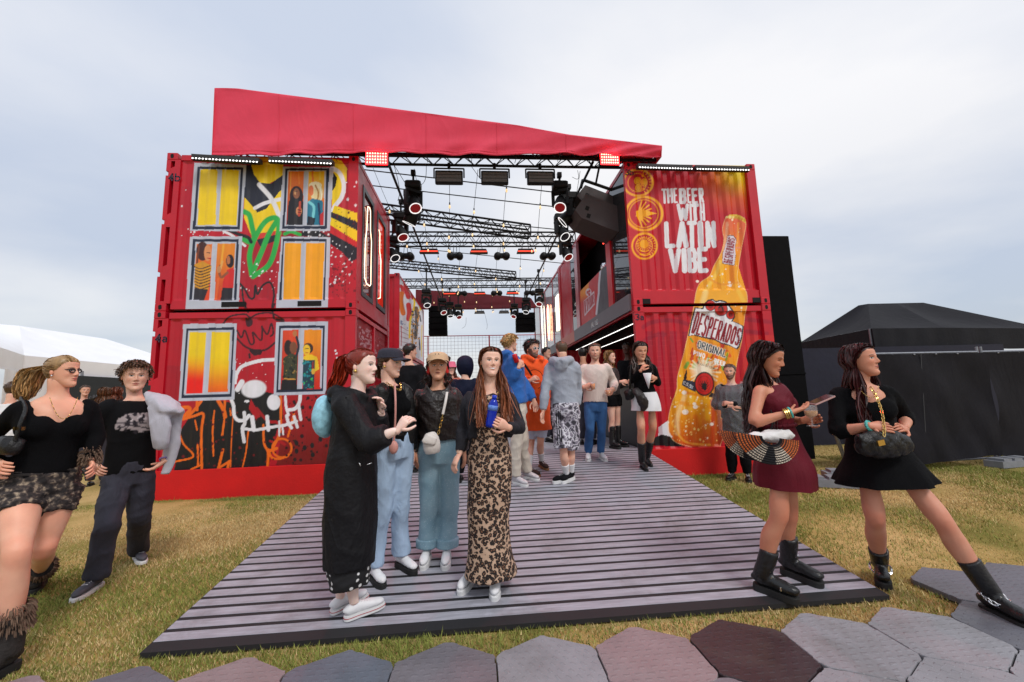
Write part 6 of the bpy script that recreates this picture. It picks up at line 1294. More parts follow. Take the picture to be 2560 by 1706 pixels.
    def body(s, sp, pieces, paintf=None):
        """one continuous skin mesh: remeshed trunk and limbs, modelled head and hands in the same mesh"""
        s.sp = sp; kn = [ellipsoid(l_['K']+s.fwd*.028*s.k, np.array((.036, .030, .046))*s.k, np.stack([s.side, s.fwd, (0, 0, 1)], 1)) for l_ in s.legs.values()] if sp.get('knees') else []
        V, Fc, N_ = remesh(pieces+[s.neckpiece()]+kn, .0145 if not sp.get('lo') else .028, 2); sk = np.array(sp['skin']); C_ = np.tile(sk, (len(V), 1))
        for l_ in s.legs.values():
            a_ = np.exp(-(np.linalg.norm(V-l_['K']-s.fwd*.05, axis=1)/.07)**2)[:, None]*.45; C_ = C_*(1-a_)+sk*np.array([.95, .68, .62])*a_
        a_ = (.12*np.sin(V[:, 0]*31+2*np.sin(V[:, 2]*23))*np.sin(V[:, 2]*17+V[:, 1]*29))[:, None]; C_ = C_*(1+a_*np.array([.3, .8, .9]))
        if paintf is not None: C_ = paintf(V, C_)
        parts = [(V, Fc)]; cols = [C_]
        hv, hf, hcol, th, shp = head_geo(sp); s.head_raw = (hv, hf, th); parts.append((s.hp(hv), hf)); cols.append(hcol)
        for q in (-1, 1):
            ev, ef = ellipsoid((q*.325, -.03, -.03), (.028, .05, .085), None, 10, 7); ev[:, 1] += -.25*(np.abs(ev[:, 0])-.3); parts.append((s.hp(ev), ef)); cols.append(np.tile(sk*np.array([1.02, .86, .82]), (len(ev), 1)))
        for key, a in s.arms.items():
            if a['hand']:
                for hv_, hf_ in s.hand(key): parts.append((hv_, hf_)); cols.append(np.tile(sk*np.array([1.0, .93, .91]), (len(hv_), 1)))
        V, Fc = join(parts); o = mesh_obj('body', V, Fc, m_skin, s.root, True, np.concatenate(cols)); return o
    def wear(s, name, pieces, m_, voxel=.013, it=3, wr=.006, fq=16, an=(1, 1, 1), label=None, parent=None):
        V, Fc, N_ = remesh(pieces, voxel, it)
        if wr: V = wrinkle(V, N_, wr, fq, s.seed+len(name), an)
        o = mesh_obj(name, V, Fc, m_, parent or s.root, True)
        if label: o['label'] = label
        return o
    def add(s, name, mb_or_geo, m_, smooth=True, parent=None):
        V, Fc = (mb_or_geo.v, mb_or_geo.f) if isinstance(mb_or_geo, MB) else mb_or_geo
        return mesh_obj(name, V, Fc, m_, parent or s.root, smooth)
    def trousers(s, m_, t1=1.0, top=.22, g=.012, hem=0.0, mid=.0, wr=.008, name='trousers', kk=1.0, knee=None, absr=None):
        gr = [(0, g), (.2, g+mid*.5), (.5, g+mid if knee is None else knee), (.8, g+mid+hem*.6), (t1, g+hem)]
        return s.wear(name, [s.torso(-.16, top, g)]+[s.legpiece(q, 0, t1, 0, gr, kk=kk, absr=absr) for q in s.legs], m_, .024 if s.sp.get('lo') else .0125, 2, wr, 15, (1, 1, .8))
    def skirt(s, m_, top, hem_pts, name='skirt', wr=.006, fl=8, g=.012):
        """hem_pts: list of (centre px, half width m, half depth m) from the hips down"""
        P = [s.spine(t) for t in (top, .08)]; R_ = [tuple(s.prof(t)[:2]+g) for t in (top, .08)]
        for q, a, b in hem_pts: P.append(s.J(q)); R_.append((a, b))
        V, Fc = loft(P, R_, s.side, 40, 5); n = 40; m2 = len(V)//n; Vr = V.reshape(m2, n, 3)
        for i in range(m2):
            f = max(0, i/(m2-1)-.35)/.65; c = Vr[i].mean(0); an = np.arange(n)/n*2*PI; Vr[i] = c+(Vr[i]-c)*(1+.05*f*np.sin(an*fl+1.3*math.sin(i*.2))+.03*f*np.sin(an*(fl+5)+i*.15))[:, None]
        # open hem: keep only the side faces, thin inner fold
        Fs = [q for q in Fc if len(q) == 4]; return mesh_obj(name, Vr.reshape(-1, 3), Fs, m_, s.root, True)
    def shoe(s, key, m_, sole=None, kind='trainer', shaft=0.0, length=.245, name=None, drop=0.0, r_shaft=None, stripe=None):
        l_ = s.legs[key]; A, Tt = l_['A'], l_['T']; k = s.k*(1 if s.sex == 'f' else 1.1); d3 = Tt-A; d = unit((d3[0], d3[1], 0)); 
        gz = s.ground(A+d*.05); pitch = 0.0
        sd_ = np.cross(d, (0, 0, 1)); o_ = np.array((A[0], A[1], gz+drop)); L_ = length*k; up_ = np.array((0, 0, 1.0))
        slope = (s.ground(A+d*.15)-s.ground(A-d*.05))/.2; d = unit(d+np.array((0, 0, slope))); up_ = np.cross(sd_, d); up_ = up_*np.sign(up_[2])
        sh_ = {'trainer': .021, 'chunky': .030, 'boot': .034, 'heel': .018, 'flat': .018}[kind]
        xs = np.array([-.22, -.19, -.08, .10, .33, .55, .70, .77])*L_; wd = np.array([.012, .026, .032, .031, .037, .039, .029, .011])*k; ht = np.array([.042, .056, .072, .078, .058, .044, .032, .016])*k*(1.25 if kind == 'boot' else 1.08 if kind == 'chunky' else 1.0)
        if kind == 'boot': wd = np.array([.018, .033, .038, .036, .041, .045, .040, .024])*k; ht = np.array([.055, .075, .092, .10, .088, .076, .066, .046])*k
        elif kind != 'heel': ht = ht+np.array([0, 0, 0, 0, .004, .008, .010, .008])*k
        if kind == 'heel': wd = wd*np.array([1, 1, .95, .9, .95, .85, .6, .3])
        P = [o_+d*x+up_*(sh_+h/2) for x, h in zip(xs, ht)]; up = loft(P, [(w_, h/2) for w_, h in zip(wd, ht)], sd_, 16, 3)
        pcs = [up]
        if shaft > 0:
            a0 = o_+up_*(sh_+.05*k); tdir = unit(l_['K']-A); r0 = r_shaft or .056*k
            pcs.append(loft([a0, A*1.0+up_*.0+np.array((0, 0, .01)), A+tdir*shaft*.6, A+tdir*shaft], [(.042*k, .05*k), (r0*.9, r0), (r0, r0*1.02), (r0*1.06, r0*1.06)], sd_, 16, 3))
        nm = name or ('boot' if shaft > 0 else 'shoe'); V, Fc, N_ = remesh(pcs, .018 if s.sp.get('lo') else .0095, 2); V = wrinkle(V, N_, .0025, 40, s.seed); o = mesh_obj(nm, V, Fc, m_, s.root, True)
        b = MB(); ol = []
        for x, w_ in zip(xs, wd): ol.append((x, w_+.003*k))
        ol = [(xs[0]-.006*k, .012*k)]+ol[1:-1]+[(xs[-1]+.005*k, .016*k)]; pts = [o_+d*x+sd_*w_ for x, w_ in ol]+[o_+d*x-sd_*w_ for x, w_ in reversed(ol)]
        pts = catmull(np.array(pts+[pts[0]]), 3)[:-1]; n = len(pts); V2 = np.concatenate([pts, pts+up_*sh_*.95, (pts-o_)*.985+o_+up_*(sh_+.006)]); F2 = [list(range(n-1, -1, -1)), list(range(2*n, 3*n))]+[[j*n+i, j*n+(i+1) % n, (j+1)*n+(i+1) % n, (j+1)*n+i] for j in range(2) for i in range(n)]
        mesh_obj('sole', V2, F2, sole or m_, o, False)
        if stripe is not None: sb = MB(); q_ = list((pts-o_)*1.006+o_+up_*sh_*.75); sb.path(q_+[q_[0]], .0022, 4); sb.build('sole_stripe', stripe, o)
        if kind == 'trainer' or kind == 'chunky':
            lb = MB(); nl = 5
            for i in range(nl):
                x = L_*(.12+.07*i); hh_ = sh_+np.interp(x, xs, ht)+.002; q = o_+d*x+up_*hh_; lb.bar(q-sd_*.018*k-up_*.006, q+sd_*.018*k-up_*.006, .0035*k, 5)
            lb.build('laces', mat('lace_white', (.75, .75, .76), .8), o)
        return o
    def ground(s, p): return ramp_z(p[1])+.004 if 2.99 < p[0] < 7.54 and p[1] > RAMP_Y0 else 0.0
    # ---- hair
    def strand(s, out, P, r0, r1=.0012, n=2):
        r0 = r0*1.25
        s.sf = math.exp(random.gauss(0, .38)); s.scol = getattr(s, 'scol', [])
        P = catmull(np.array(P), 2); m_ = len(P); T_ = np.gradient(P, axis=0); T_ /= np.linalg.norm(T_, axis=1)[:, None]+1e-9; a = np.cross(T_, unit((random.gauss(0, 1), random.gauss(0, .4), random.gauss(0, 1)))); a /= np.linalg.norm(a, axis=1)[:, None]+1e-9; b = np.cross(T_, a)
        rr = np.interp(np.linspace(0, 1, m_), [0, .15, .7, 1], [r0*.6, r0, r0*.85, r1]); an = np.arange(n)*2*PI/n
        V = P[:, None, :]+rr[:, None, None]*(np.cos(an)[None, :, None]*a[:, None, :]+np.sin(an)[None, :, None]*b[:, None, :])
        s.scol.append(np.repeat((getattr(s, 'sf', 1.0)*np.interp(np.linspace(0, 1, m_), [0, .5, 1], [.85, 1.0, getattr(s, 'tipf', 1.1)])), n)); out.append((V.reshape(-1, 3), [[k*n+i, k*n+(i+1) % n, (k+1)*n+(i+1) % n, (k+1)*n+i] for k in range(m_-1) for i in range(n if n > 2 else 1)]))
    def surf(s, th, z, g=.03):
        w = np.interp(z, _hz, _hw); f = np.interp(z, _hz, _hf); b = np.interp(z, _hz, _hb)
        p = np.array((w*np.sign(math.sin(th))*abs(math.sin(th))**.88, (f+b)/2+(f-b)/2*np.sign(math.cos(th))*abs(math.cos(th))**.92, z)); return p+g*unit(p-np.array((0, -.03, .05)))
    def cap_shell(s, g=.035, lower=0.0, raw=None):
        hv, hf, th = s.head_raw; m_ = hv[:, 2] > hairline(th)-lower; t_ = np.clip((hv[:, 2]-hairline(th)+lower)/.12, 0, 1); d = hv-np.array((0, -.03, .05)); d /= np.linalg.norm(d, axis=1)[:, None]; V = hv+d*(g*(.25+.75*t_))[:, None]
        return s.hp(V), [q for q in hf if m_[q].all()]
    def hair(s, style, m_, N_=220, length=.35, r=.0055, front=.4, part=0.0, g=.04, tail=None, wave=.02, vol=1.0, lower=0.0, seed=0, fwdpush=.075, tipf=1.15):
        R_ = random.Random(s.seed+seed); out = [s.cap_shell(g*(.5 if style == 'long' else .75), lower)]; H_ = s.hh; s.scol = [np.full(len(out[0][0]), .75)]; s.tipf = tipf; fine = 1.0 if s.sp.get('lo') else 2.6; N_ = int(N_*fine); r = r if s.sp.get('lo') else r*.55
        if style == 'long':
            for i in range(N_):
                sg = R_.choice((-1, 1)); th0 = math.radians(R_.uniform(20, 180) if i % 4 != 3 else R_.uniform(5, 90)); L_ = length*R_.uniform(.8, 1.05); zz = [.47, .40, .28, .14, 0, -.14]; P = []
                if th0 < 1.15: zs = np.interp(th0, [.08, 1.15], [.315, .485])+R_.uniform(-.01, .02); q0 = s.surf(0.0, min(zs, .49), g*.7); q0[0] = part+sg*.02
                else: zs = .5; q0 = np.array((part+sg*.015, .27*math.cos(th0)-.06, .5+g*.8))
                P.append(s.hp(q0))
                for z in [z_ for z_ in zz[1:] if z_ < zs-.05]:
                    lim = math.radians(np.interp(z, [-.14, .14, .3, .45], [92, 74, 52, 20])); th = max(th0, lim+R_.uniform(0, .12)); gg = g*vol*R_.uniform(.7, 1.5)+(.03*vol if z < .1 else 0); P.append(s.hp(s.surf(sg*th, z, gg)))
                if i % 4 == 3: s.strand(out, P[:5], r*R_.uniform(.7, 1.2)); continue
                last = P[-1]; infront = th0 < math.radians(180*front); st = sg*s.HR[:, 0]; dn = L_/4
                fly = R_.random() < .06
                off = (s.fwd*fwdpush if infront else -s.fwd*.06)*R_.uniform(.7, 1.15)+np.array((st[0], st[1], 0))*R_.uniform(-.02, .05)*(2.2 if fly else 1)
                for j in range(1, 5):
                    f = j/4; P.append(last+off*(f**.8)+np.array((R_.uniform(-1, 1)*wave*.4+wave*math.sin(f*7+i), R_.uniform(-1, 1)*wave*.3, -dn*j)))
                s.strand(out, P, r*R_.uniform(.7, 1.3))
        elif style == 'pony':
            B_ = np.array(tail[0]); 
            for i in range(N_):
                th = R_.uniform(-PI, PI); z0 = hairline(th)+R_.uniform(.0, .06) if R_.random() < .6 else R_.uniform(hairline(th), .46); P = [s.hp(s.surf(th, min(z0, .48), g*.3))]
                p0 = s.surf(th, min(z0, .48), g*.3)
                for t in (.3, .6, .85, 1): q = p0*(1-t)+B_*t; d = q-np.array((0, -.03, .05)); rad = np.linalg.norm(d); tgt = np.linalg.norm(s.surf(math.atan2(d[0], d[1]), np.clip(q[2], -.4, .47), g)-np.array((0, -.03, .05))); q = np.array((0, -.03, .05))+d/rad*max(rad, tgt*(1 if t < .9 else .95)); P.append(s.hp(q))
                s.strand(out, P, r*.8)
            path = [s.hp(B_)]+[s.J(q) for q in tail[1]]; path = catmull(np.array(path), 3)
            for i in range(int(N_*.7)):
                a_ = R_.uniform(0, 2*PI); rr = math.sqrt(R_.random()); w_ = np.interp(np.linspace(0, 1, len(path)), [0, .25, .6, 1], [.018, .045, .042, .012])*tail[2]; ph = R_.uniform(0, 6)
                P = [p+np.array((math.cos(a_)*rr*w_[j]+wave*.5*math.sin(ph+j*.8), math.sin(a_)*rr*w_[j], R_.uniform(-.01, .01))) for j, p in enumerate(path[:max(4, int(len(path)*R_.uniform(.75, 1)))])]
                s.strand(out, P, r)
        elif style == 'mop':
            for i in range(N_):
                th = R_.uniform(-PI, PI); z = R_.uniform(-.22, .5)
                if z < hairline(th)-.02: continue
                p = s.surf(th, z, g*R_.uniform(.3, 1.0)); nrm = unit(p-np.array((0, -.03, .05))); d = unit(nrm*.5+np.array((R_.uniform(-.5, .5), .75 if z > .2 else .1, -.1+R_.uniform(-.3, .3)))); P = [p]; L_ = length*R_.uniform(.6, 1.1)*(1 if z > .1 else .5)
                for j in range(4):
                    d = unit(d+np.array((R_.uniform(-.4, .4), 0, -.55))*.6); q = P[-1]+d*L_/4; e_ = q-np.array((0, -.03, .05)); w_ = np.linalg.norm(s.surf(math.atan2(e_[0], e_[1]), float(np.clip(q[2], -.3, .47)), g*.6)-np.array((0, -.03, .05))); q = np.array((0, -.03, .05))+e_/np.linalg.norm(e_)*max(np.linalg.norm(e_), w_); P.append(q)
                s.strand(out, [s.hp(q) for q in P], r)
        elif style in ('short', 'curly'):
            for i in range(N_):
                th = R_.uniform(-PI, PI); z = R_.uniform(-.3, .5)
                if z < hairline(th)-lower: continue
                p = s.surf(th, z, g*.6); nrm = unit(p-np.array((0, -.03, .05))); L_ = length*R_.uniform(.5, 1.1)*(1.0 if z > .15 else .45); d = unit(nrm*.6+np.array((R_.uniform(-.6, .6), R_.uniform(-.1, .8) if style == 'short' else R_.uniform(-.7, .7), R_.uniform(-.5, .35))))
                P = [p]
                for j in range(3):
                    d = unit(d+np.array((R_.uniform(-.7, .7), R_.uniform(-.5, .5), R_.uniform(-.9, .4)))*(1.3 if style == 'curly' else .45)); P.append(P[-1]+d*L_/3)
                s.strand(out, [s.hp(q) for q in P], r)
        V, Fc = join(out); f_ = np.concatenate(s.scol)[:, None]; return mesh_obj('hair', V, Fc, m_, s.root, True, np.repeat(f_, 3, 1)*np.array([1.0, 1.0, 1.0]))
    def cap_hat(s, m_, brim_yaw=0.0, tilt=0.0, brim=True):
        b = []; zs = [.20, .28, .36, .44, .50, .535, .55]; sc_ = [1.10, 1.11, 1.10, 1.03, .80, .5, .05]
        V = []; n = 28
        for z, q in zip(zs, sc_):
            zz = min(z, .34)
            for i in range(n):
                th = 2*PI*i/n; p = s.surf(th, min(zz, .3), .035); V.append((p[0]*q*(1 if z > .36 else 1), -.03+(p[1]+.03)*q, z-.10*(math.cos(th) < 0)*0-.05*(1-math.cos(th))*.5*(z < .3)))
        Fc = [[k*n+i, k*n+(i+1) % n, (k+1)*n+(i+1) % n, (k+1)*n+i] for k in range(len(zs)-1) for i in range(n)]
        o = mesh_obj('cap', s.hp(np.array(V)), Fc, m_, s.root, True)
        if brim:
            V = []; nn = 17
            for j in range(5):
                t = j/4
                for i in range(nn):
                    a = (i/(nn-1)-.5)*2*math.radians(62); p = s.surf(a, .22, .04); ext = .36*t*math.cos(a*1.15)**.7; V.append((p[0]*(1+.02*t), p[1]+ext, .215-.04*t-.10*(p[0]/.33)**2*(.5+.5*t)))
            V = np.array(V); V2 = V+np.array((0, 0, -.018)); F2 = []
            for j in range(4):
                for i in range(nn-1): q = [j*nn+i, j*nn+i+1, (j+1)*nn+i+1, (j+1)*nn+i]; F2.append(q); F2.append([x+len(V) for x in reversed(q)])
            rim = [i for i in range(nn)][::-1]+[j*nn for j in range(1, 5)]+[4*nn+i for i in range(1, nn)]+[j*nn+nn-1 for j in range(3, 0, -1)]
            for a_, c_ in zip(rim, rim[1:]+rim[:1]): F2.append([a_, c_, c_+len(V), a_+len(V)])
            mesh_obj('brim', s.hp(np.concatenate([V, V2])), F2, m_, o, True)
        return o
    def specs(s, m_frame_, lens=None, big=1.0, mono=False):
        b = MB(); P = lambda x, y, z: s.hp((x, y, z)); lz = .015
        for q in (-1, 1):
            pts = [P(q*(.118+.085*big*math.cos(t)), .375-.10*abs(.118+.085*math.cos(t)), lz+.062*big*math.sin(t)) for t in np.linspace(0, 2*PI, 15)]; b.path(pts, .0035, 5); b.bar(P(q*.2, .35, lz+.03), P(q*.31, -.02, lz+.03), .003, 5)
        b.bar(P(-.035, .375, lz+.02), P(.035, .375, lz+.02), .003, 5); o = b.build('glasses', m_frame_, s.root)
        if lens is not None:
            b = MB()
            for q in (-1, 1):
                c = [P(q*(.118+.083*big*math.cos(t)), .377-.10*abs(.118+.083*math.cos(t)), lz+.06*big*math.sin(t)) for t in np.linspace(0, 2*PI, 14, endpoint=False)]; b.add(c, [list(range(14))])
            b.build('lens', lens, o)
        return o
def bracelet(s, key, t, r, m_, name='bracelet', rr=.005):
    P, ra = s.armpts(key, 0, 1); a = s.arms[key]; d = unit(a['W']-a['E']); c = a['E']*(1-t)+a['W']*t; x = unit(np.cross(d, (.2, .5, .8))); y = np.cross(d, x); b = MB()
    b.path([c+r*(math.cos(u)*x+math.sin(u)*y) for u in np.linspace(0, 2*PI, 17)], rr, 5); return b.build(name, m_, s.root)
def strap(pts, w, th, m_, name='strap', parent=None, nrm=(0, -1, 0)):
    """flat band through points"""
    P = catmull(np.array(pts), 4); V = []; nrm = np.asarray(nrm, float)
    T_ = np.gradient(P, axis=0)
    for p, t in zip(P, T_):
        s_ = unit(np.cross(unit(t), nrm)); n_ = unit(np.cross(s_, unit(t))); V += [p-s_*w-n_*th, p+s_*w-n_*th, p+s_*w+n_*th, p-s_*w+n_*th]
    Fc = [[k*4+i, k*4+(i+1) % 4, k*4+4+(i+1) % 4, k*4+4+i] for k in range(len(P)-1) for i in range(4)]; return mesh_obj(name, V, Fc, m_, parent, True)
def chain(pts, r, m_, name, parent):
    P = catmull(np.array(pts), 6); L_ = np.concatenate([[0], np.cumsum(np.linalg.norm(np.diff(P, axis=0), axis=1))]); n = max(4, int(L_[-1]/(r*3.2))); Q = np.stack([np.interp(np.linspace(0, L_[-1], n), L_, P[:, i]) for i in range(3)], -1); b = MB()
    for i in range(n-1):
        t = unit(Q[i+1]-Q[i]); a = unit(np.cross(t, (0, 1, 0.1))) if i % 2 else unit(np.cross(t, (1, .2, .1))); c = (Q[i]+Q[i+1])/2; l_ = np.linalg.norm(Q[i+1]-Q[i])*.75
        b.path([c+t*l_*math.cos(u)+a*r*1.3*math.sin(u) for u in np.linspace(0, 2*PI, 9)], r*.42, 4)
    return b.build(name, m_, parent)
def _step(s, key, knee, heel, toe, ah=.088, hip=None, lift=0.0):
    f = (lambda q: onRamp(*s.zf(*q)) if s.surf_ == 'ramp' else (onZ(*s.zf(*q), s.gz if hasattr(s, 'gz') else 0.0)))
    H_, T_ = f(heel), f(toe); d = T_-H_; d[2] = 0; d = unit(d); q = -1 if key == 'a' else 1
    A = H_+d*.075*s.k+np.array((0, 0, ah+lift)); Hp = s.hip+s.side*q*.085*s.k-np.array((0, 0, .03)) if hip is None else s.J(hip)
    s.legs[key] = dict(H=Hp, K=s.J(knee), A=A, T=A+d*.2-np.array((0, 0, .06)), q=q); return s
Person.step = _step
def pattern_mat(name, kind):
    M = bpy.data.materials.new(name); M.use_nodes = True; T = M.node_tree; B = T.nodes['Principled BSDF']; B.inputs['Roughness'].default_value = .8; MATS[name] = M
    co = T.nodes.new('ShaderNodeTexCoord')
    def vor(scale, feat='F1', rnd=1.0, vec=None):
        v = T.nodes.new('ShaderNodeTexVoronoi'); v.feature = feat; v.inputs['Scale'].default_value = scale; v.inputs['Randomness'].default_value = rnd; T.links.new(vec or co.outputs['Object'], v.inputs['Vector']); return v
    def ramp(inp, stops, interp='LINEAR'):
        r = T.nodes.new('ShaderNodeValToRGB'); r.color_ramp.interpolation = interp; e = r.color_ramp.elements
        while len(e) < len(stops): e.new(.5)
        for q, (p, c) in zip(e, stops): q.position = p; q.color = (*c, 1)
        T.links.new(inp, r.inputs[0]); return r
    def noise(scale, det=3):
        n = T.nodes.new('ShaderNodeTexNoise'); n.inputs['Scale'].default_value = scale; n.inputs['Detail'].default_value = det; T.links.new(co.outputs['Object'], n.inputs['Vector']); return n
    if kind == 'leopard':
        nz = noise(26); mx = T.nodes.new('ShaderNodeMix'); mx.data_type = 'VECTOR'; mx.inputs[0].default_value = .035; T.links.new(co.outputs['Object'], mx.inputs[4]); T.links.new(nz.outputs['Color'], mx.inputs[5])
        v = vor(45, 'F1', .95, mx.outputs[1]); r = ramp(v.outputs['Distance'], [(0, lin(112, 78, 58)), (.20, lin(124, 86, 64)), (.27, lin(24, 15, 14)), (.54, lin(28, 18, 17)), (.61, lin(186, 154, 130)), (1, lin(200, 170, 146))])
        T.links.new(r.outputs[0], B.inputs['Base Color'])
    elif kind == 'polka':
        v = vor(26, 'F1', .25); r = ramp(v.outputs['Distance'], [(0, (.8, .8, .8)), (.27, (.8, .8, .8)), (.31, (.008, .008, .01))]); T.links.new(r.outputs[0], B.inputs['Base Color'])
    elif kind == 'camo':
        n1 = noise(15, 1); r = ramp(n1.outputs['Fac'], [(0, lin(60, 58, 66)), (.40, lin(140, 134, 148)), (.50, lin(214, 212, 220)), (.58, lin(88, 84, 96)), (.66, lin(190, 186, 198))], 'CONSTANT'); T.links.new(r.outputs[0], B.inputs['Base Color'])
    elif kind == 'ruffle':
        n1 = noise(38, 4); r = ramp(n1.outputs['Fac'], [(.42, lin(28, 23, 24)), (.56, lin(66, 56, 53)), (.72, lin(170, 152, 130))]); T.links.new(r.outputs[0], B.inputs['Base Color'])
    elif kind == 'gem':
        n1 = noise(5, 5); r = ramp(n1.outputs['Fac'], [(.3, lin(112, 146, 164)), (.7, lin(150, 180, 194))]); v = vor(75, 'F1', .8); rr = ramp(v.outputs['Distance'], [(0, (.8, .8, .8)), (.10, (.6, .6, .6)), (.2, (0, 0, 0))])
        mx = T.nodes.new('ShaderNodeMix'); mx.data_type = 'RGBA'; T.links.new(rr.outputs[0], mx.inputs[0]); T.links.new(r.outputs[0], mx.inputs[6]); mx.inputs[7].default_value = (.75, .8, .85, 1); T.links.new(mx.outputs[2], B.inputs['Base Color'])
    nb = noise(160); bp = T.nodes.new('ShaderNodeBump'); bp.inputs['Strength'].default_value = .2; bp.inputs['Distance'].default_value = .01; T.links.new(nb.outputs['Fac'], bp.inputs['Height']); T.links.new(bp.outputs[0], B.inputs['Normal'])
    return M
zA, zB, zC, zD = zoomer(0, 860, .5393), zoomer(760, 840, .4847), zoomer(1160, 820, .2807), zoomer(1760, 820, .4975)
K_black = cloth('black_knit', (.0045, .0045, .0055), .95, .2, bump=.3, sheen=0, spec=.12); K_blackcot = cloth('black_cotton', (.008, .008, .010), .9, .2, sheen=0, spec=.15)
K_leather = mat('black_leather', (.006, .0055, .006), .40, 0, .2, 8, .35, 55, rvar=.1, spec=.35, fold=(5, .42)); K_brownleather = mat('dark_brown_leather', (.014, .009, .0085), .36, 0, .25, 8, .4, 50, rvar=.1, fold=(5, .42))
K_rain = mat('black_rain_coat', (.006, .006, .008), .6, 0, .2, 6, .35, 30, spec=.25, fold=(3.5, .5))
K_jean_lt = mat('light_blue_denim', lin(172, 196, 224), .85, 0, .16, 5, .3, 220, stretch=(1.5, 1.5, .4), fold=(5, .4)); K_jean_bl = mat('blue_denim', lin(56, 104, 160), .85, 0, .3, 5, .3, 220, stretch=(1.5, 1.5, .4), fold=(5, .4)); K_jean_dk = mat('washed_black_denim', lin(50, 50, 62), .85, 0, .3, 5, .3, 220, stretch=(1.5, 1.5, .4), fold=(5, .4)); K_denimgrey = mat('grey_black_denim', lin(44, 44, 50), .85, 0, .4, 9, .4, 160, spec=.2, fold=(6, .4))
W_shoe = mat('white_canvas', (.78, .78, .8), .6, 0, .06, 10, .1, 120); W_sole = mat('white_rubber', (.72, .72, .72), .5, 0, .1, 10); B_shoe = mat('black_shoe_leather', (.010, .010, .011), .32, 0, .25, 14, .2, 70, rvar=.1); B_sole = mat('black_rubber', (.010, .010, .010), .7)
GOLD = mat('gold_metal', (.75, .5, .16), .25, 1.0, .1); SILVER = mat('silver_metal', (.7, .7, .72), .25, 1.0, .1)
TUCK = [(0, -.05), (.18, -.038), (.30, 0), (1, 0)]
def earrings(p, m_, r=.010, long=0.0):
    for q in (-1, 1):
        b = MB(); c = p.hp((q*.325, -.02, -.135)); b.ball(c, (r, r, r+long), 8, 6); b.build('earring', m_, p.root, True)
def necklace(p, m_, drop=.1, r=.0025):
    pts = [p.spine(1.0)+p.side*x*.06+p.fwd*(.075+.055*math.sqrt(max(0, 1-x*x*.8)))+np.array((0, 0, -drop*(1-x*x))) for x in np.linspace(-1, 1, 13)]; b = MB(); b.path(pts, r, 5); b.build('necklace', m_, p.root, True)
# ------------------------------------------------------------------ red haired woman in the black coat
p = Person('woman with red ponytail in long black raincoat, side on, hand raised', zB, (265, 1470), 'ramp', 58); p.surf_ = 'ramp'
p.pose((278, 292), (243, 730), (300, 160, 182), 60, 2)
p.arm('a', (335, 548, -.2), (484, 486, -.24), (545, 405, -.24), .9, palm=(.3, .2, .2)).arm('b', (395, 470, .12), (398, 385, .05), (392, 320, .02), .8)
p.step('a', (240, 1090, -.03), (196, 1482), (412, 1398)).step('b', (195, 1090, .06), (128, 1452), (335, 1350))
p.body(dict(skin=SKIN_P, lips=s255(150, 14, 30), hair=s255(150, 50, 20), brow=s255(110, 60, 40), makeup=True), [p.torso(-.16, 1.0, -.012), p.armpiece('a'), p.armpiece('b', .5, 1), p.legpiece('a', grow=[(0, -.05), (.4, -.03), (.6, 0)]), p.legpiece('b', grow=[(0, -.05), (.4, -.03), (.6, 0)])])
p.wear('dress', [loft([p.spine(-.1), p.J((235, 1040)), p.J((233, 1200)), p.J((234, 1285))], [(.16, .15), (.155, .14), (.14, .13), (.125, .115)], p.side, 24, 4)], pattern_mat('polka_dot_cloth', 'polka'), .012, 2, .014, 18)
p.wear('coat', [loft([p.spine(.985), p.spine(.93), p.spine(.85), p.spine(.66), p.spine(.4), p.spine(.06), p.J((240, 960)), p.J((238, 1090)), p.J((236, 1180))], [(.09, .075), (.145, .095), (.165, .115), (.170, .135), (.165, .14), (.178, .155), (.172, .158), (.165, .155), (.16, .152)], p.side, 26, 4), p.armpiece('a', 0, .80, .026, [(0, .012), (.5, .016), (.8, .012)]), p.armpiece('b', 0, .9, .024)]+[loft([p.spine(.97)-p.fwd*.03+p.side*.12*q, p.spine(1.0)-p.fwd*.10+p.side*.10*q, p.spine(.90)-p.fwd*.15, ], [.04, .055, .05], (0, 0, 1), 12, 4) for q in (-1, 1)]+[loft([p.spine(.93)+p.side*q*.04+p.fwd*.11, p.spine(1.0)+p.side*q*.10+p.fwd*.04, p.spine(1.02)+p.side*q*.09-p.fwd*.06], [.022, .03, .035], (0, 0, 1), 10, 4) for q in (-1, 1)], K_rain, .0125, 3, .012, 13, (1, 1, .6))
b = MB(); [b.bar(p.J((285, 655, -.25)), p.J((292, 672, -.25)), .003), b.bar(p.J((325, 665, -.245)), p.J((350, 655, -.24)), .003)]; p.add('zip', b, SILVER)
for q in 'ab': p.shoe(q, W_shoe, W_sole, 'trainer', length=.26, stripe=mat('red_stripe', lin(170, 30, 40), .6))
p.hair('pony', hair_mat('red', lin(140, 42, 20)), 260, tail=((0, -.40, .36), [(205, 130, .02), (180, 210, .02), (150, 275, .02), (118, 312, .02)], 1.15), r=.0055, g=.035)
earrings(p, GOLD, .012)
red_p = p
bp_ = empty('backpack', p.J((98, 520, .02)), 'pale blue patterned backpack on the red haired woman', 'backpack')
V, Fc, N_ = remesh([ellipsoid(p.J((108, 415, .03)), (.075, .12, .145))], .012, 2); mesh_obj('bag_body', wrinkle(V, N_, .008, 20, 4), Fc, mat('pale_blue_print', lin(150, 206, 226), .6, 0, .35, 22), bp_, True)
strap([p.J((130, 330, -.02)), p.J((155, 300, -.10)), p.J((215, 330, -.2))], .015, .003, K_black, 'shoulder_strap', bp_)
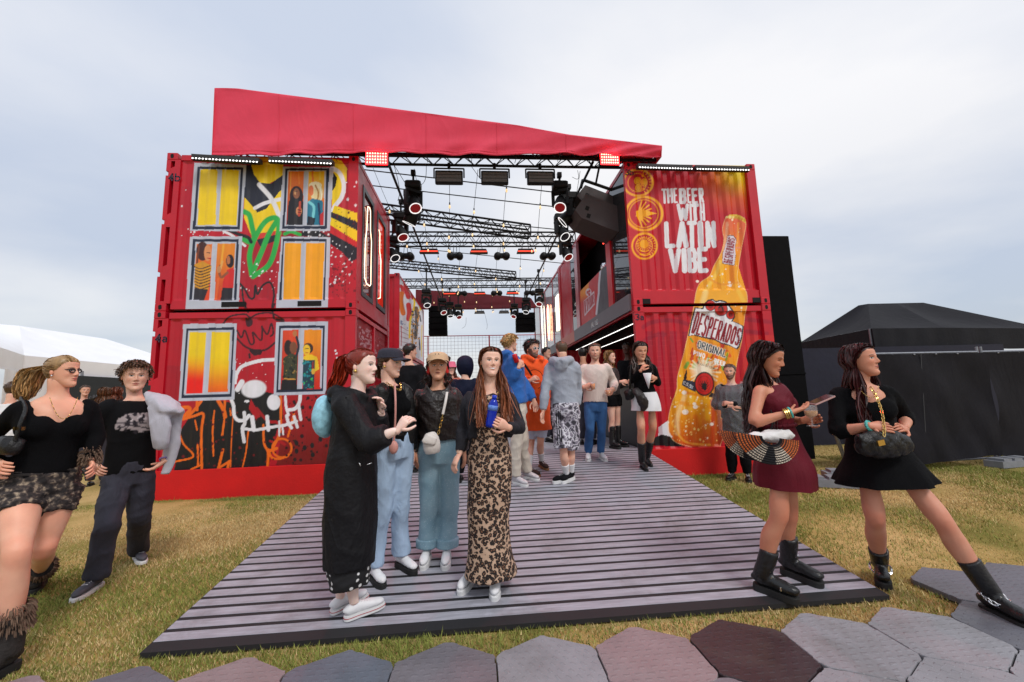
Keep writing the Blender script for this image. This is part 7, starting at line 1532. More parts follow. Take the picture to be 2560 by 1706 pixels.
# ------------------------------------------------------------------ woman in dark cap
p = Person('woman in dark baseball cap, black leather jacket and light blue jeans', zB, (400, 1245), 'ramp', 30); p.surf_ = 'ramp'
p.pose((440, 250), (462, 590), (446, 142, 146), 58, -4)
p.arm('a', (375, 470, .02), (400, 640, -.02), (408, 715, -.03), .3).arm('b', (556, 450, .12), (562, 600, .16), (562, 660, .16), .3)
p.step('a', (415, 880, -.04), (335, 1235), (380, 1278)).step('b', (500, 870, .05), (470, 1180), (522, 1206))
p.body(dict(skin=SKIN_F, hair=s255(96, 66, 46), smile=.6, lips=s255(180, 90, 90)), [p.torso(-.1, 1.0, -.012), p.armpiece('a', .5, 1), p.armpiece('b', .5, 1), p.legpiece('a', .3), p.legpiece('b', .3)])
p.wear('top', [p.torso(.15, .98, .012)]+p.bust(.008), K_black, .013)
p.trousers(K_jean_lt, .98, .36, .012, wr=.010, name='jeans', absr=[(0,.098),(.2,.09),(.5,.070),(.8,.076),(1,.084)]); 
p.wear('jacket', [p.torso(.06, .99, .030, .022, fo=-.025)]+[loft([p.spine(.08)+p.side*q*.115+p.fwd*.07, p.spine(.5)+p.side*q*.115+p.fwd*.085, p.spine(.88)+p.side*q*.10+p.fwd*.075, p.spine(1.0)+p.side*q*.07+p.fwd*.03], [(.05, .022), (.05, .026), (.055, .03), (.03, .03)], p.side, 12, 4) for q in (-1, 1)]+[p.armpiece(q, 0, .95, .014) for q in 'ab'], K_leather, .0125, 2, .012, 14)
p.shoe('a', W_shoe, B_sole, 'chunky'); p.shoe('b', W_shoe, B_sole, 'chunky')
p.hair('pony', hair_mat('mid_brown', lin(92, 62, 42)), 130, tail=((0, -.40, .0), [(395, 190, .03), (385, 230, .03)], .8), g=.03)
p.cap_hat(mat('dark_navy_cap', lin(42, 42, 56), .85, 0, .15, 9, .3, 120)); earrings(p, GOLD, .010)
chain([p.spine(1.02)+p.side*.06+p.fwd*.06, p.spine(.9)+p.fwd*.14, p.spine(1.02)-p.side*.06+p.fwd*.06], .005, GOLD, 'necklace', p.root)
bg_ = empty('shoulder_bag', p.J((462, 615, -.16)), 'small pink shoulder bag of the woman in the dark cap', 'bag'); V, Fc, N_ = remesh([ellipsoid(p.J((462, 575, -.17)), (.035, .03, .05))], .01, 2); mesh_obj('bag_body', V, Fc, mat('pink_leather', lin(214, 150, 140), .5), bg_, True)
strap([p.J((468, 250, -.14)), p.J((472, 340, -.19)), p.J((470, 450, -.19)), p.J((462, 560, -.17))], .007, .003, mat('pink_leather'), 'bag_strap', bg_)
b = MB(); b.box(p.J((478, 500, -.17)), p.J((525, 512, -.14))); p.add('belt', b, K_leather, False)
# ------------------------------------------------------------------ woman in tan cap
p = Person('woman in tan cap, dark leather bomber jacket and studded teal jeans', zB, (685, 1155), 'ramp', 0); p.surf_ = 'ramp'
p.pose((690, 268), (698, 610), (690, 163, 146), 0, 6)
p.arm('a', (578, 465, .02), (574, 610, -.02), (584, 690, -.03), .3).arm('b', (812, 465, .04), (826, 600, .06), (830, 660, .06), .3)
p.step('a', (646, 860, -.02), (646, 1128), (630, 1166)).step('b', (752, 860, .0), (742, 1128), (734, 1172))
p.body(dict(skin=SKIN_T, hair=s255(30, 20, 16), lips=s255(150, 80, 70)), [p.torso(-.1, 1.0, -.012), p.armpiece('a', .5, 1), p.armpiece('b', .5, 1), p.legpiece('a', .3), p.legpiece('b', .3)])
p.trousers(pattern_mat('studded_teal_denim', 'gem'), .97, .3, .014, wr=.010, name='jeans', absr=[(0,.098),(.2,.092),(.5,.080),(1,.084)])
for q in 'ab':
    l_ = p.legs[q]; c = l_['K']*.10+l_['A']*.90; V, Fc, N_ = remesh([loft([c+np.array((0, 0, .035)), c-np.array((0, 0, .035))], [.092, .093], p.side, 18, 2)], .01, 1); mesh_obj('jeans_cuff', wrinkle(V, N_, .004, 20, 3), Fc, MATS['studded_teal_denim'], p.root, True)
p.wear('jacket', [p.torso(.22, .80, .045, .045, over=[(.22, -.012, -.012), (.32, .02, .02), (.7, .0, 0)]), p.torso(.75, .97, .03, .02)]+[p.armpiece(q, 0, .97, .018) for q in 'ab']+[loft([p.spine(.86)+p.side*q*.035+p.fwd*.115, p.spine(.97)+p.side*q*.085+p.fwd*.08, p.spine(1.04)+p.side*q*.085-p.fwd*.0, p.spine(1.02)+p.side*q*.04-p.fwd*.09], [(.03, .014), (.035, .016), (.034, .016), (.03, .016)], (0, 0, 1), 10, 4) for q in (-1, 1)], K_brownleather, .0125, 2, .014, 13)
b = MB(); b.bar(p.spine(.24)+p.fwd*.165, p.spine(.86)+p.fwd*.142, .004, 5); p.add('zip', b, K_leather)
p.shoe('a', W_shoe, W_sole, 'chunky'); p.shoe('b', W_shoe, W_sole, 'chunky')
p.hair('long', hair_mat('black', lin(34, 24, 20)), 110, length=.10, front=.2, g=.03)
tc_ = p.cap_hat(mat('tan_cap', lin(206, 172, 138), .85, 0, .08, 9, .25, 140))
b = MB(); [b.bar(p.hp((x0, .395, z0)), p.hp((x1, .395, z1)), .0022, 4) for x0, z0, x1, z1 in ((-.08, .42, -.08, .33), (-.08, .33, -.02, .33), (-.01, .33, .03, .42), (.03, .42, .07, .33), (-.1, .30, .1, .30))]; b.build('embroidery', K_jean_dk, tc_)
earrings(p, mat('red_tassel', lin(206, 30, 24), .7), .014, .035)
bg_ = empty('crossbody_bag', p.J((660, 610, -.17)), 'small white crossbody bag with chain strap on the woman in tan cap', 'bag'); m_wb = mat('white_leather', lin(226, 218, 212), .45, 0, .08, 8, .2, 40)
V, Fc, N_ = remesh([loft([p.J((664, 605, -.19)), p.J((660, 575, -.2)), p.J((655, 530, -.2)), p.J((648, 500, -.19))], [(.055, .03), (.068, .04), (.062, .038), (.04, .03)], p.side, 16, 3)], .009, 2); mesh_obj('bag_body', V, Fc, m_wb, bg_, True)
V, Fc, N_ = remesh([loft([p.J((640, 560, -.245)), p.J((645, 545, -.245)), p.J((660, 515, -.235))], [(.05, .012), (.055, .016), (.05, .014)], p.side, 12, 3)], .008, 2); mesh_obj('pocket_flap', V, Fc, m_wb, bg_, True)
strap([p.J((738, 290, -.13)), p.J((730, 340, -.18)), p.J((716, 405, -.20))], .010, .003, m_wb, 'bag_strap', bg_); chain([p.J((716, 405, -.2)), p.J((706, 450, -.21)), p.J((693, 505, -.2))], .006, GOLD, 'bag_chain', bg_)
# ------------------------------------------------------------------ woman in the leopard dress
p = Person('smiling woman in long leopard print dress and dark denim jacket, long brown hair', zB, (935, 1315), 'ramp', 6); p.surf_ = 'ramp'
p.pose((950, 285), (958, 650), (962, 136, 156), 12, 2, -3)
p.arm('a', (824, 465, .02), (800, 612, -.03), (760, 690, -.06), .5).arm('b', (1112, 468, -.02), (1052, 474, -.22), (975, 432, -.29), .6, palm=(-.2, .9, .0))
p.step('a', (915, 950, -.04), (888, 1242), (838, 1300)).step('b', (1000, 950, .0), (992, 1262), (985, 1342))
p.body(dict(skin=SKIN_F, hair=s255(84, 52, 36), smile=.9, lips=s255(190, 96, 96), makeup=True), [p.torso(-.1, 1.0, -.006), p.armpiece('a', .5, 1), p.armpiece('b', .5, 1), p.legpiece('a', .3), p.legpiece('b', .3)]+p.bust(-.006))
leo = pattern_mat('leopard_print', 'leopard')
p.wear('dress', [p.torso(-.05, .80, .010, .014, fo=.006, kw=.96)]+p.bust(.008)+[loft([p.spine(.15), p.spine(-.05), p.J((958, 780, 0)), p.J((952, 900, 0)), p.J((955, 1020)), p.J((960, 1130)), p.J((963, 1235))], [(.140, .115), (.163, .13), (.160, .132), (.150, .128), (.148, .13), (.164, .148), (.190, .172)], p.side, 30, 4)], leo, .0125, 2, .012, 12, (1, 1, .35))
p.wear('jacket', [p.torso(.34, .80, .034, .028, fo=-.032), p.torso(.75, .96, .024, .012, fo=-.03)]+[loft([p.spine(.34)+p.side*q*.125+p.fwd*.055, p.spine(.6)+p.side*q*.130+p.fwd*.075, p.spine(.84)+p.side*q*.120+p.fwd*.065, p.spine(.98)+p.side*q*.075+p.fwd*.01], [(.04, .024), (.042, .028), (.045, .032), (.03, .03)], p.side, 12, 4) for q in (-1, 1)]+[p.armpiece(q, 0, .95, .014) for q in 'ab'], K_denimgrey, .0125, 2, .014, 13)
p.shoe('a', W_shoe, W_sole, 'chunky'); p.shoe('b', W_shoe, W_sole, 'chunky')
p.hair('long', hair_mat('chestnut', lin(104, 60, 38)), 620, length=.40, front=.72, g=.035, r=.0055, vol=1.0, fwdpush=.18, tipf=2.4, wave=.010)
necklace(p, GOLD, .12)
bt = empty('water_bottle', p.J((966, 470, -.27)), 'blue plastic water bottle held by the woman in leopard dress', 'bottle'); B0_, B1_ = p.J((958, 472, -.235)), p.J((984, 306, -.235)); ax_ = B1_-B0_; Lb = np.linalg.norm(ax_); b = MB()
prf = [(0, .022), (.01, .032)]+[(.02+.012*i, .033 if i % 2 else .0305) for i in range(7)]+[(Lb*.5, .033), (Lb*.72, .033), (Lb*.84, .020), (Lb*.88, .014)]; b.lathe(B0_, ax_, [q for q in prf if q[0] < Lb*.89], 18); b.build('bottle_body', mat('blue_bottle', lin(10, 50, 190), .12, 0, .15, 20, trans=.25, spec=.7), bt, True)
b = MB(); b.lathe(B0_+unit(ax_)*Lb*.88, ax_, [(0, .017), (Lb*.11, .016), (Lb*.12, .012)], 14); b.build('bottle_cap', mat('blue_cap', lin(20, 60, 200), .35), bt, True)
b = MB(); b.lathe(B0_+unit(ax_)*Lb*.52, ax_, [(0, .0335), (Lb*.16, .0335)], 18); b.build('bottle_label', mat('bottle_label', lin(90, 130, 210), .5, 0, .5, 60), bt, True)
# ------------------------------------------------------------------ blonde woman at the left edge
p = Person('blonde woman with ponytail, glasses, black top and ruffled shorts, walking at the left edge', zA, (60, 1525), 'grass', 12, k=1.02); p.surf_ = 'grass'
p.pose((272, 250, .22), (190, 650, .22), (292, 130, 158, .22), 48, 2)
p.arm('a', (-45, 430, .2), (-10, 560, .05), (30, 590, -.05), .4).arm('b', (448, 420, .36), (418, 545, .30), (452, 610, .22), .5)
p.step('a', (78, 965, -.04), (95, 1490), (10, 1535)).step('b', (200, 955, .22), (195, 1110), (150, 1160), lift=.03)
p.body(dict(skin=s255(232, 172, 144), hair=s255(196, 160, 110), lips=s255(200, 100, 96), brow=s255(120, 90, 60), gaze=.6, knees=1), [p.torso(-.1, 1.0, -.002), p.armpiece('a', .4, 1), p.armpiece('b', .4, 1), p.legpiece('a', kk=1.14), p.legpiece('b', kk=1.12)]+p.bust(-.004, 1.1))
p.wear('top', [p.torso(.06, .70, .012, .014)]+p.bust(.010, 1.08)+[loft([p.spine(.60)+p.side*q*.11, p.spine(.78)+p.side*q*.128, p.spine(.90)+p.side*q*.125], [(.045, .10), (.045, .095), (.05, .07)], p.side, 14, 3) for q in (-1, 1)]+[p.armpiece(q, 0, .96, .008) for q in 'ab'], K_black, .0125, 3, .005, 16)
p.wear('ruffled_shorts', [p.torso(-.16, .22, .02)]+[p.legpiece(q, 0, .2, .018, kk=1.14) for q in 'ab'], pattern_mat('ruffle_print', 'ruffle'), .012, 2, .016, 30, (.6, .6, 2.2))
m_gboot = mat('dark_grey_suede', lin(52, 48, 46), .9, 0, .35, 12, .4, 60); m_fur = mat('brown_fur', lin(112, 90, 74), .95, 0, .4, 40)
for q in 'ab':
    bo = p.shoe(q, m_gboot, B_sole, 'boot', .20, .27, r_shaft=.066)
    l_ = p.legs[q]; tdir = unit(l_['K']-l_['A']); out = []; R_ = random.Random(9)
    for i in range(520):
        a_ = R_.uniform(0, 2*PI); h_ = R_.uniform(.15, .27); x_ = unit(np.cross(tdir, (0, 1, 0))); y_ = np.cross(tdir, x_); d_ = math.cos(a_)*x_+math.sin(a_)*y_; c = l_['A']+tdir*h_+d_*.064; p.strand(out, [c, c+d_*.02-tdir*.006, c+d_*R_.uniform(.02, .04)-tdir*.035], .0032)
    V, Fc = join(out); mesh_obj('fur_cuff', V, Fc, m_fur, bo, True)
W_ = p.arms['b']['W']; out = []; R_ = random.Random(3)
for i in range(260):
    d_ = unit((R_.gauss(0, 1), R_.gauss(0, 1), R_.gauss(0, .6))); c = W_+np.array((0, 0, R_.uniform(-.01, .06)))+d_*.03; p.strand(out, [c, c+d_*.02, c+d_*.03-np.array((0, 0, .02))], .003)
V, Fc = join(out); mesh_obj('fur_cuff', V, Fc, m_fur, p.root, True)
p.hair('pony', hair_mat('blonde', lin(178, 142, 96)), 300, tail=((0, -.42, .18), [(165, 130, .24), (130, 185, .24), (115, 240, .24), (100, 262, .26)], 1.35), r=.006, g=.03, wave=.02)
p.specs(mat('dark_glasses_frame', (.02, .016, .02), .35)); earrings(p, SILVER, .006); necklace(p, GOLD, .13, .0018)
bg_ = empty('shoulder_bag', p.J((50, 520, .12)), 'black shoulder bag with gold buckles under the blonde woman\'s arm', 'bag'); V, Fc, N_ = remesh([loft([p.J((-30, 480, .1)), p.J((40, 470, .02)), p.J((105, 480, .04))], [(.05, .035), (.06, .04), (.045, .03)], (0, 0, 1), 14, 3)], .01, 2); mesh_obj('bag_body', wrinkle(V, N_, .01, 16, 5), Fc, K_leather, bg_, True)
strap([p.J((95, 250, .12)), p.J((118, 300, .03)), p.J((95, 370, -.0)), p.J((70, 450, .0))], .010, .004, K_leather, 'bag_strap', bg_); b = MB(); [b.box(p.J((62+x_, 385, -.02)), p.J((78+x_, 400, 0))) for x_ in (0, 38)]; b.build('buckle', GOLD, bg_)
# ------------------------------------------------------------------ young man holding her hand
p = Person('young man in black printed T-shirt and baggy dark jeans, jumper over his shoulder', zA, (430, 1160), 'grass', 4, 'm', .97); p.surf_ = 'grass'
p.pose((628, 258, .3), (600, 600, .3), (628, 152, 150, .3), 2, -2)
p.arm('a', (405, 430, .2), (442, 545, .05), (462, 610, -.02), .5).arm('b', (806, 430, .3), (762, 545, .16), (695, 590, .13), .4)
p.step('a', (500, 835, .05), (470, 1118), (392, 1166)).step('b', (645, 800, .38), (632, 988), (668, 1026))
def tatt(V, C_):
    P_, r_ = p.armpts('a'); a = p.arms['a']; d = unit(a['W']-a['E']); t = (V-a['E'])@d; near = np.linalg.norm(V-(a['E']+np.outer(t, d)), axis=1) < .07; k = near & (np.abs(t+.03+.01*np.sin(V[:, 0]*120)) < .006); C_[k] = s255(60, 60, 76); return C_
p.body(dict(skin=SKIN_M, male=True, hair=s255(70, 48, 32), lips=s255(190, 110, 100)), [p.torso(-.1, 1.0, -.014), p.armpiece('a'), p.armpiece('b'), p.legpiece('a', .3), p.legpiece('b', .3)], tatt)
def paint_shirt(px):
    q = Paint(px, (.006, .006, .007)); q.use(0, 860, .5393); q.poly([(532,392),(545,350),(590,325),(640,320),(695,318),(700,400),(650,410),(600,395),(560,402)], s255(170,158,160)); q.stroke([(545,370),(600,362),(680,370)], 7, s255(90,84,90)); q.stroke([(560,385),(620,380),(690,392)], 6, s255(60,56,62)); q.ell(600,350,16,10,s255(214,204,206)); q.ell(660,345,22,12,s255(206,196,200)); q.specks([(550,320),(690,315),(690,412),(550,405)], 26, 4, 12, s255(50,46,52), 81); return q.c
V, Fc, N_ = remesh([p.torso(.0, .99, .022, .018)]+[p.armpiece(q, 0, .36, .03, [(0, 0), (.36, .016)]) for q in 'ab'], .0115, 3); V = wrinkle(V, N_, .007, 14, 5); mesh_obj('t_shirt', V, Fc, mat('printed_cotton', rough=.9, var=.1, attr=True, bump=.2, bscale=160, spec=.12), p.root, True, np.where((N_[:, 1] < -.2)[:, None], paint_shirt(project(V)), (.006, .006, .007)))
p.trousers(K_jean_dk, 1.0, .2, .016, wr=.013, name='jeans', absr=[(0,.105),(.2,.105),(.5,.092),(.8,.09),(1,.095)])
m_grsh = mat('dark_grey_trainer', lin(74, 74, 82), .7, 0, .2); p.shoe('a', m_grsh, W_sole, 'trainer', length=.29); p.shoe('b', m_grsh, W_sole, 'trainer', length=.29)
p.hair('mop', hair_mat('brown_short', lin(82, 58, 40)), 760, length=.15, r=.006, g=.085)
bracelet(p, 'b', .93, .034, mat('wristband_mix', lin(150, 130, 190), .5, 0, .5, 60), 'wristband', .008)
J_ = p.J
V, Fc, N_ = remesh([loft([J_((690, 232, .24)), J_((735, 262, .18)), J_((790, 300, .12)), J_((850, 322, .14))], [(.03, .05), (.06, .09), (.065, .10), (.02, .06)], (0, 0, 1), 18, 4), loft([J_((725, 280, .10)), J_((742, 370, .06)), J_((745, 440, .06)), J_((742, 485, .08))], [(.07, .04), (.078, .045), (.07, .045), (.05, .035)], (1, 0, 0), 18, 4), loft([J_((805, 310, .16)), J_((800, 420, .18)), J_((790, 530, .18)), J_((765, 605, .16))], [(.09, .04), (.07, .04), (.06, .035), (.035, .02)], (1, 0, 0), 18, 4)], .012, 2); V = wrinkle(V, N_, .016, 12, 6)
js = empty('jumper', J_((770, 600, .1)), 'light grey jumper slung over the young man\'s shoulder', 'jumper'); mesh_obj('draped_cloth', V, Fc, cloth('grey_marl', lin(182, 180, 190), .9, .08), js, True)
# ------------------------------------------------------------------ woman in the maroon dress
p = Person('woman with long dark hair in maroon mini dress looking at her phone', zD, (390, 1325), 'ramp', 70, k=1.04); p.surf_ = 'ramp'
p.pose((312, 275), (392, 630), (322, 158, 165), 74, -16)
p.arm('a', (248, 478, -.16), (438, 424, -.26), (560, 385, -.26), .25, palm=(0, .2, 1.)).arm('b', (430, 470, .1), (500, 465, -.05), (575, 450, -.12), .7, palm=(0, -.7, .2))
p.step('a', (378, 945, -.08), (238, 1302), (448, 1378)).step('b', (428, 945, .08), (375, 1222), (588, 1304))
p.body(dict(skin=s255(200, 134, 106), hair=s255(36, 20, 18), lips=s255(160, 80, 76), lids=True, knees=1), [p.torso(-.1, 1.0, -.004), p.armpiece('a', g=-.006), p.armpiece('b', g=-.004), p.legpiece('a', kk=1.02, grow=TUCK), p.legpiece('b', kk=1.0, grow=TUCK)]+p.bust(-.004, 1.1))
m_maroon = cloth('maroon_satin', lin(96, 10, 30), .65, .15, sheen=0, spec=.25)
p.wear('dress', [p.torso(.1, .84, .012, .014), p.torso(.7, .975, .006, .016, kw=.72, fo=.012)]+p.bust(.010, 1.12), m_maroon, .0125, 3, .008, 15)
p.skirt(m_maroon, .42, [((398, 700), .19, .182), ((404, 798), .188, .184)], 'dress_skirt', fl=7)
b = MB(); b.path([p.spine(.40)+p.side*.15*math.cos(t)+p.fwd*.115*math.sin(t) for t in np.linspace(0, 2*PI, 24)], .012, 6); p.add('belt', b, m_maroon)
for q in 'ab':
    bo = p.shoe(q, B_shoe, B_sole, 'boot', .19, .26); l_ = p.legs[q]; d = unit(l_['T']-l_['A']); d[2] = 0; sd_ = np.cross(d, (0, 0, 1)); b = MB()
    for i, (f, h) in enumerate(((.07, .0), (.065, .035), (.06, .07), (.055, .10))): b.bar(l_['A']+d*f-sd_*.03+np.array((0, 0, h-.02)), l_['A']+d*f+sd_*.03+np.array((0, 0, h-.02)), .004, 5)
    b.build('eyelets', SILVER, bo); b = MB(); b.box(l_['A']+d*.09+np.array((-.016, -.05, -.05)), l_['A']+d*.09+np.array((.016, .03, -.02)), .004); b.build('buckle', SILVER, bo)
p.hair('long', hair_mat('dark_auburn', lin(46, 22, 20)), 620, length=.50, front=.18, g=.05, r=.006, vol=1.7, wave=.03)
for t, m_ in ((.93, GOLD), (.88, GOLD), (.84, GOLD)): bracelet(p, 'a', t, .032, m_, rr=.004)
bracelet(p, 'a', .98, .031, mat('teal_wristband', lin(80, 176, 170), .6), 'wristband', .007)
maroon_p = p
ph = empty('phone', p.J((580, 372, -.27)), 'pink backed smartphone in the maroon dress woman\'s hand', 'phone'); c = p.J((588, 362, -.27)); ux_ = unit(p.J((628, 346, -.27))-p.J((545, 382, -.27))); vz = unit(np.cross(ux_, (0, 1, 0))); b = MB(); b.obox(c, ux_*.075, (0, .034, .004), vz*.0045); b.build('phone_body', mat('rose_gold_phone', lin(190, 150, 150), .3, .4), ph); b = MB(); b.obox(c+np.array((0, 0, .005)) , ux_*.07, (0, .031, .004), vz*.0012); b.build('screen', mat('phone_screen', (.02, .02, .025), .08), ph)
def stem_glass(label, base, h, parent_mat=None):
    R_ = empty('cocktail_glass', base, label, 'glass'); gl = mat('clear_plastic_glass', (.85, .85, .88), .08, 0, .02, alpha=.14, spec=.8); b = MB(); base = np.asarray(base); up_ = (0, 0, 1)
    b.lathe(base, up_, [(0, .034), (.004, .034), (.008, .006), (h*.32, .005), (h*.38, .012)], 16); b.build('stem', gl, R_, True); b = MB(); b.lathe(base, up_, [(h*.38, .012), (h*.5, .036), (h*.75, .040), (h, .036), (h, .034), (h*.75, .038), (h*.52, .034), (h*.4, .010)], 18); b.build('bowl', gl, R_, True)
    b = MB(); b.lathe(base, up_, [(h*.41, .010), (h*.52, .0335), (h*.72, .0375)], 16); b.build('drink', mat('orange_cocktail', lin(240, 176, 110), .2, 0, .1), R_, True)
stem_glass('stemmed glass of pale orange cocktail in the maroon dress woman\'s hand', p.J((545, 494, -.16)), .14)
# woven basket bag
bk = empty('basket_bag', p.J((300, 690, -.22)), 'half-round woven bag in orange, white and black stripes at the maroon dress woman\'s hip', 'bag')
def paint_bag():
    c = p.J((305, 545, -.26)); nu, nv = 120, 60; V = []; C_ = []
    sc_ = .4975*(p.Y0-.26-CAM[1])/F_PX*1.0
    for j in range(nv+1):
        for i in range(nu+1):
            a = PI*(i/nu); rr = .26+.74*j/nv; x = -math.cos(a)*rr; y = math.sin(a)*rr; xx = x*172*sc_; zz = -y*140*sc_+.0
            rot = -.16; xr = xx*math.cos(rot)-zz*math.sin(rot)*-1*-1; zr = zz+xx*math.tan(rot)
            dep = -.055*math.sqrt(max(0, 1-(rr*.92)**2)); wv = .0035*math.sin(rr*74)+.002*math.sin(a*70+(j % 4)*1.6)
            V.append(c+np.array((xx, dep-wv, zr)))
            band = int(rr*74/(2*PI)) % 2; knit = math.sin(a*70+band*2) > -.6
            if abs(a-PI*.5+.06) < .24 or rr < .36: col = (.012, .012, .016)
            elif math.sin(rr*74) > -.15 and knit: col = lin(222, 116, 56) if (a < .75 or a > PI-.80) else lin(226, 214, 198)
            else: col = (.02, .018, .022)
            C_.append(col)
    Fc = [[j*(nu+1)+i, j*(nu+1)+i+1, (j+1)*(nu+1)+i+1, (j+1)*(nu+1)+i] for j in range(nv) for i in range(nu)]
    mesh_obj('woven_side', V, Fc, mat('woven_straw', rough=.9, var=.2, scale=60, attr=True, bump=.3, bscale=200), bk, True, np.array(C_))
    V2 = np.array(V); V2[:, 1] = 2*(c[1]+.06)-V2[:, 1]; mesh_obj('woven_side', V2, Fc, MATS['woven_straw'], bk, True, np.array(C_))
paint_bag()
V, Fc, N_ = remesh([ellipsoid(p.J((365, 545, -.22)), (.13, .05, .05)), ellipsoid(p.J((262, 545, -.22)), (.05, .045, .04))], .012, 2); mesh_obj('cloth_lining', wrinkle(V, N_, .02, 22, 3), Fc, cloth('white_cotton', (.75, .73, .72)), bk, True)
strap([p.J((318, 300, -.06)), p.J((332, 380, -.10)), p.J((345, 470, -.14)), p.J((335, 520, -.2))], .006, .003, K_leather, 'bag_strap', bk)
# ------------------------------------------------------------------ woman in the black dress
p = Person('woman in black mini dress with quilted bag, one leg stretched to the side', zD, (905, 1315), 'grass', 22, k=1.04); p.surf_ = 'grass'
p.pose((785, 292, -.06), (872, 640, -.06), (790, 165, 160, -.06), 66, 6, 0)
p.arm('a', (668, 525, -.08), (835, 492, -.26), (965, 500, -.3), .2, palm=(0, .8, -.4)).arm('b', (1018, 448, .0), (1008, 505, -.14), (930, 478, -.27), .35, palm=(-.2, .6, -.6))
p.step('a', (860, 955, -.1), (888, 1240), (914, 1338)); p.gz = .03; p.step('b', (1195, 968, -.30), (1385, 1385), (1590, 1478))
p.body(dict(skin=s255(206, 142, 116), hair=s255(40, 18, 18), lips=s255(176, 90, 86), knees=1), [p.torso(-.1, 1.0, -.002), p.armpiece('a', .4, 1), p.armpiece('b', .4, 1), p.legpiece('a', kk=1.05, grow=TUCK), p.legpiece('b', kk=1.06, grow=TUCK)]+p.bust(-.004, 1.1))
p.wear('dress', [p.torso(.05, .78, .012, .014)]+p.bust(.010, 1.1)+[loft([p.spine(.60)+p.side*q*.10, p.spine(.80)+p.side*q*.112, p.spine(.98)+p.side*q*.095], [(.06, .10), (.055, .09), (.045, .06)], p.side, 14, 3) for q in (-1, 1)]+[p.armpiece(q, 0, .70, .010) for q in 'ab'], K_black, .0125, 3, .006, 15)
p.skirt(K_black, .40, [((885, 690, -.06), .225, .20), ((902, 770, -.06), .285, .245)], 'dress_skirt', fl=7)
for q in 'ab':
    bo = p.shoe(q, B_shoe, B_sole, 'boot', .19 if q == 'a' else .20, .265); l_ = p.legs[q]; d = unit(l_['T']-l_['A']); d[2] = 0; sd_ = np.cross(d, (0, 0, 1)); tdir = unit(l_['K']-l_['A'])
    c = l_['A']+d*.02; chain([c+sd_*.062*math.cos(t)+d*.072*math.sin(t)+np.array((0, 0, -.01-.03*math.sin(t))) for t in np.linspace(.0, 2*PI, 14)], .0075, SILVER, 'boot_chain', bo)
p.hair('long', hair_mat('dark_cherry', lin(58, 18, 18)), 640, length=.50, front=.42, g=.05, r=.006, vol=1.5, fwdpush=.09, wave=.025)
bracelet(p, 'a', .97, .030, mat('teal_wristband', lin(80, 176, 170), .6), 'wristband', .009); earrings(p, GOLD, .006); necklace(p, GOLD, .08, .0015)
qb = empty('handbag', p.J((900, 640, -.3)), 'black quilted handbag with gold clasp and chain on the black dress woman', 'bag'); c0, c1 = p.J((775, 585, -.28)), p.J((1030, 585, -.26)); V, Fc, N_ = remesh([loft([c0, c0*.7+c1*.3, c0*.3+c1*.7, c1], [(.055, .03), (.085, .045), (.085, .045), (.05, .03)], (0, 0, 1), 20, 5)], .009, 2)
u_ = (V-c0)@unit(c1-c0); z_ = V[:, 2]; V = V+N_*(.006*(np.abs(np.sin((u_+z_)*34))**.5+np.abs(np.sin((u_-z_)*34))**.5-1))[:, None]; mesh_obj('bag_body', V, Fc, K_leather, qb, True)
b = MB(); b.obox(p.J((888, 578, -.345)), (.022, 0, .004), (0, .006, 0), (-.003, 0, .016)); b.build('clasp', GOLD, qb)
chain([p.J((838, 300, -.17)), p.J((868, 350, -.2)), p.J((893, 420, -.26)), p.J((905, 500, -.3)), p.J((905, 545, -.31))], .0065, GOLD, 'chain_strap', qb)
# ================================================================== people on the upper half of the ramp
def cup(label, c, tilt=(0, 0, 1)):
    R_ = empty('beer_cup', c, label, 'cup', ); gl = mat('clear_plastic_glass'); b = MB(); b.lathe(c, tilt, [(0, .028), (.005, .029), (.11, .038), (.11, .036), (.006, .026)], 16); b.build('cup_wall', gl, R_, True); b = MB(); b.lathe(np.asarray(c)+np.array((0, 0, .004)), tilt, [(0, .026), (.082, .0335)], 16); b.build('beer', mat('amber_beer', lin(222, 132, 16), .15, 0, .1), R_, True)
# blond man in the blue hoodie
p = Person('tall blond man in blue hoodie and beige trousers, turned to the right', zC, (500, 1385), 'ramp', 100, 'm'); p.surf_ = 'ramp'
p.pose((412, 245), (478, 700), (410, 136, 152), 118, 4)
p.arm('a', (448, 445, -.14), (488, 352, -.22), (508, 300, -.2), .9).arm('b', (565, 540, .02), (622, 645, -.05), (642, 715, -.06), .3)
p.step('a', (470, 1010, -.05), (425, 1375), (535, 1408)).step('b', (525, 1000, .06), (520, 1330), (630, 1356))
p.body(dict(skin=SKIN_M, male=True, hair=s255(196, 156, 96)), [p.torso(-.1, 1.0, -.012), p.armpiece('a', .6, 1), p.armpiece('b', .6, 1), p.legpiece('a', .3), p.legpiece('b', .3)])
m_blue = cloth('blue_fleece', lin(40, 100, 176), .9, .1); m_hood = lambda p, g=1.0: [loft([p.spine(.97)+p.side*q*.10*g+p.fwd*.02, p.spine(1.03)+p.side*q*.10*g-p.fwd*.06, p.spine(.97)-p.fwd*.13*g], [.035, .05*g, .055*g], (0, 0, 1), 12, 4) for q in (-1, 1)]
p.wear('hoodie', [p.torso(.05, .98, .032)]+m_hood(p)+[p.armpiece(q, 0, .97, .022) for q in 'ab'], m_blue, .013, 2, .012, 13)
p.trousers(cloth('beige_cotton', lin(206, 196, 182), .9, .1), 1.0, .18, .014, wr=.012, absr=[(0,.10),(.2,.10),(.5,.085),(.8,.08),(1,.082)])
for q in 'ab': p.shoe(q, mat('silver_trainer', lin(196, 192, 196), .5, 0, .3, 30), W_sole, 'trainer')
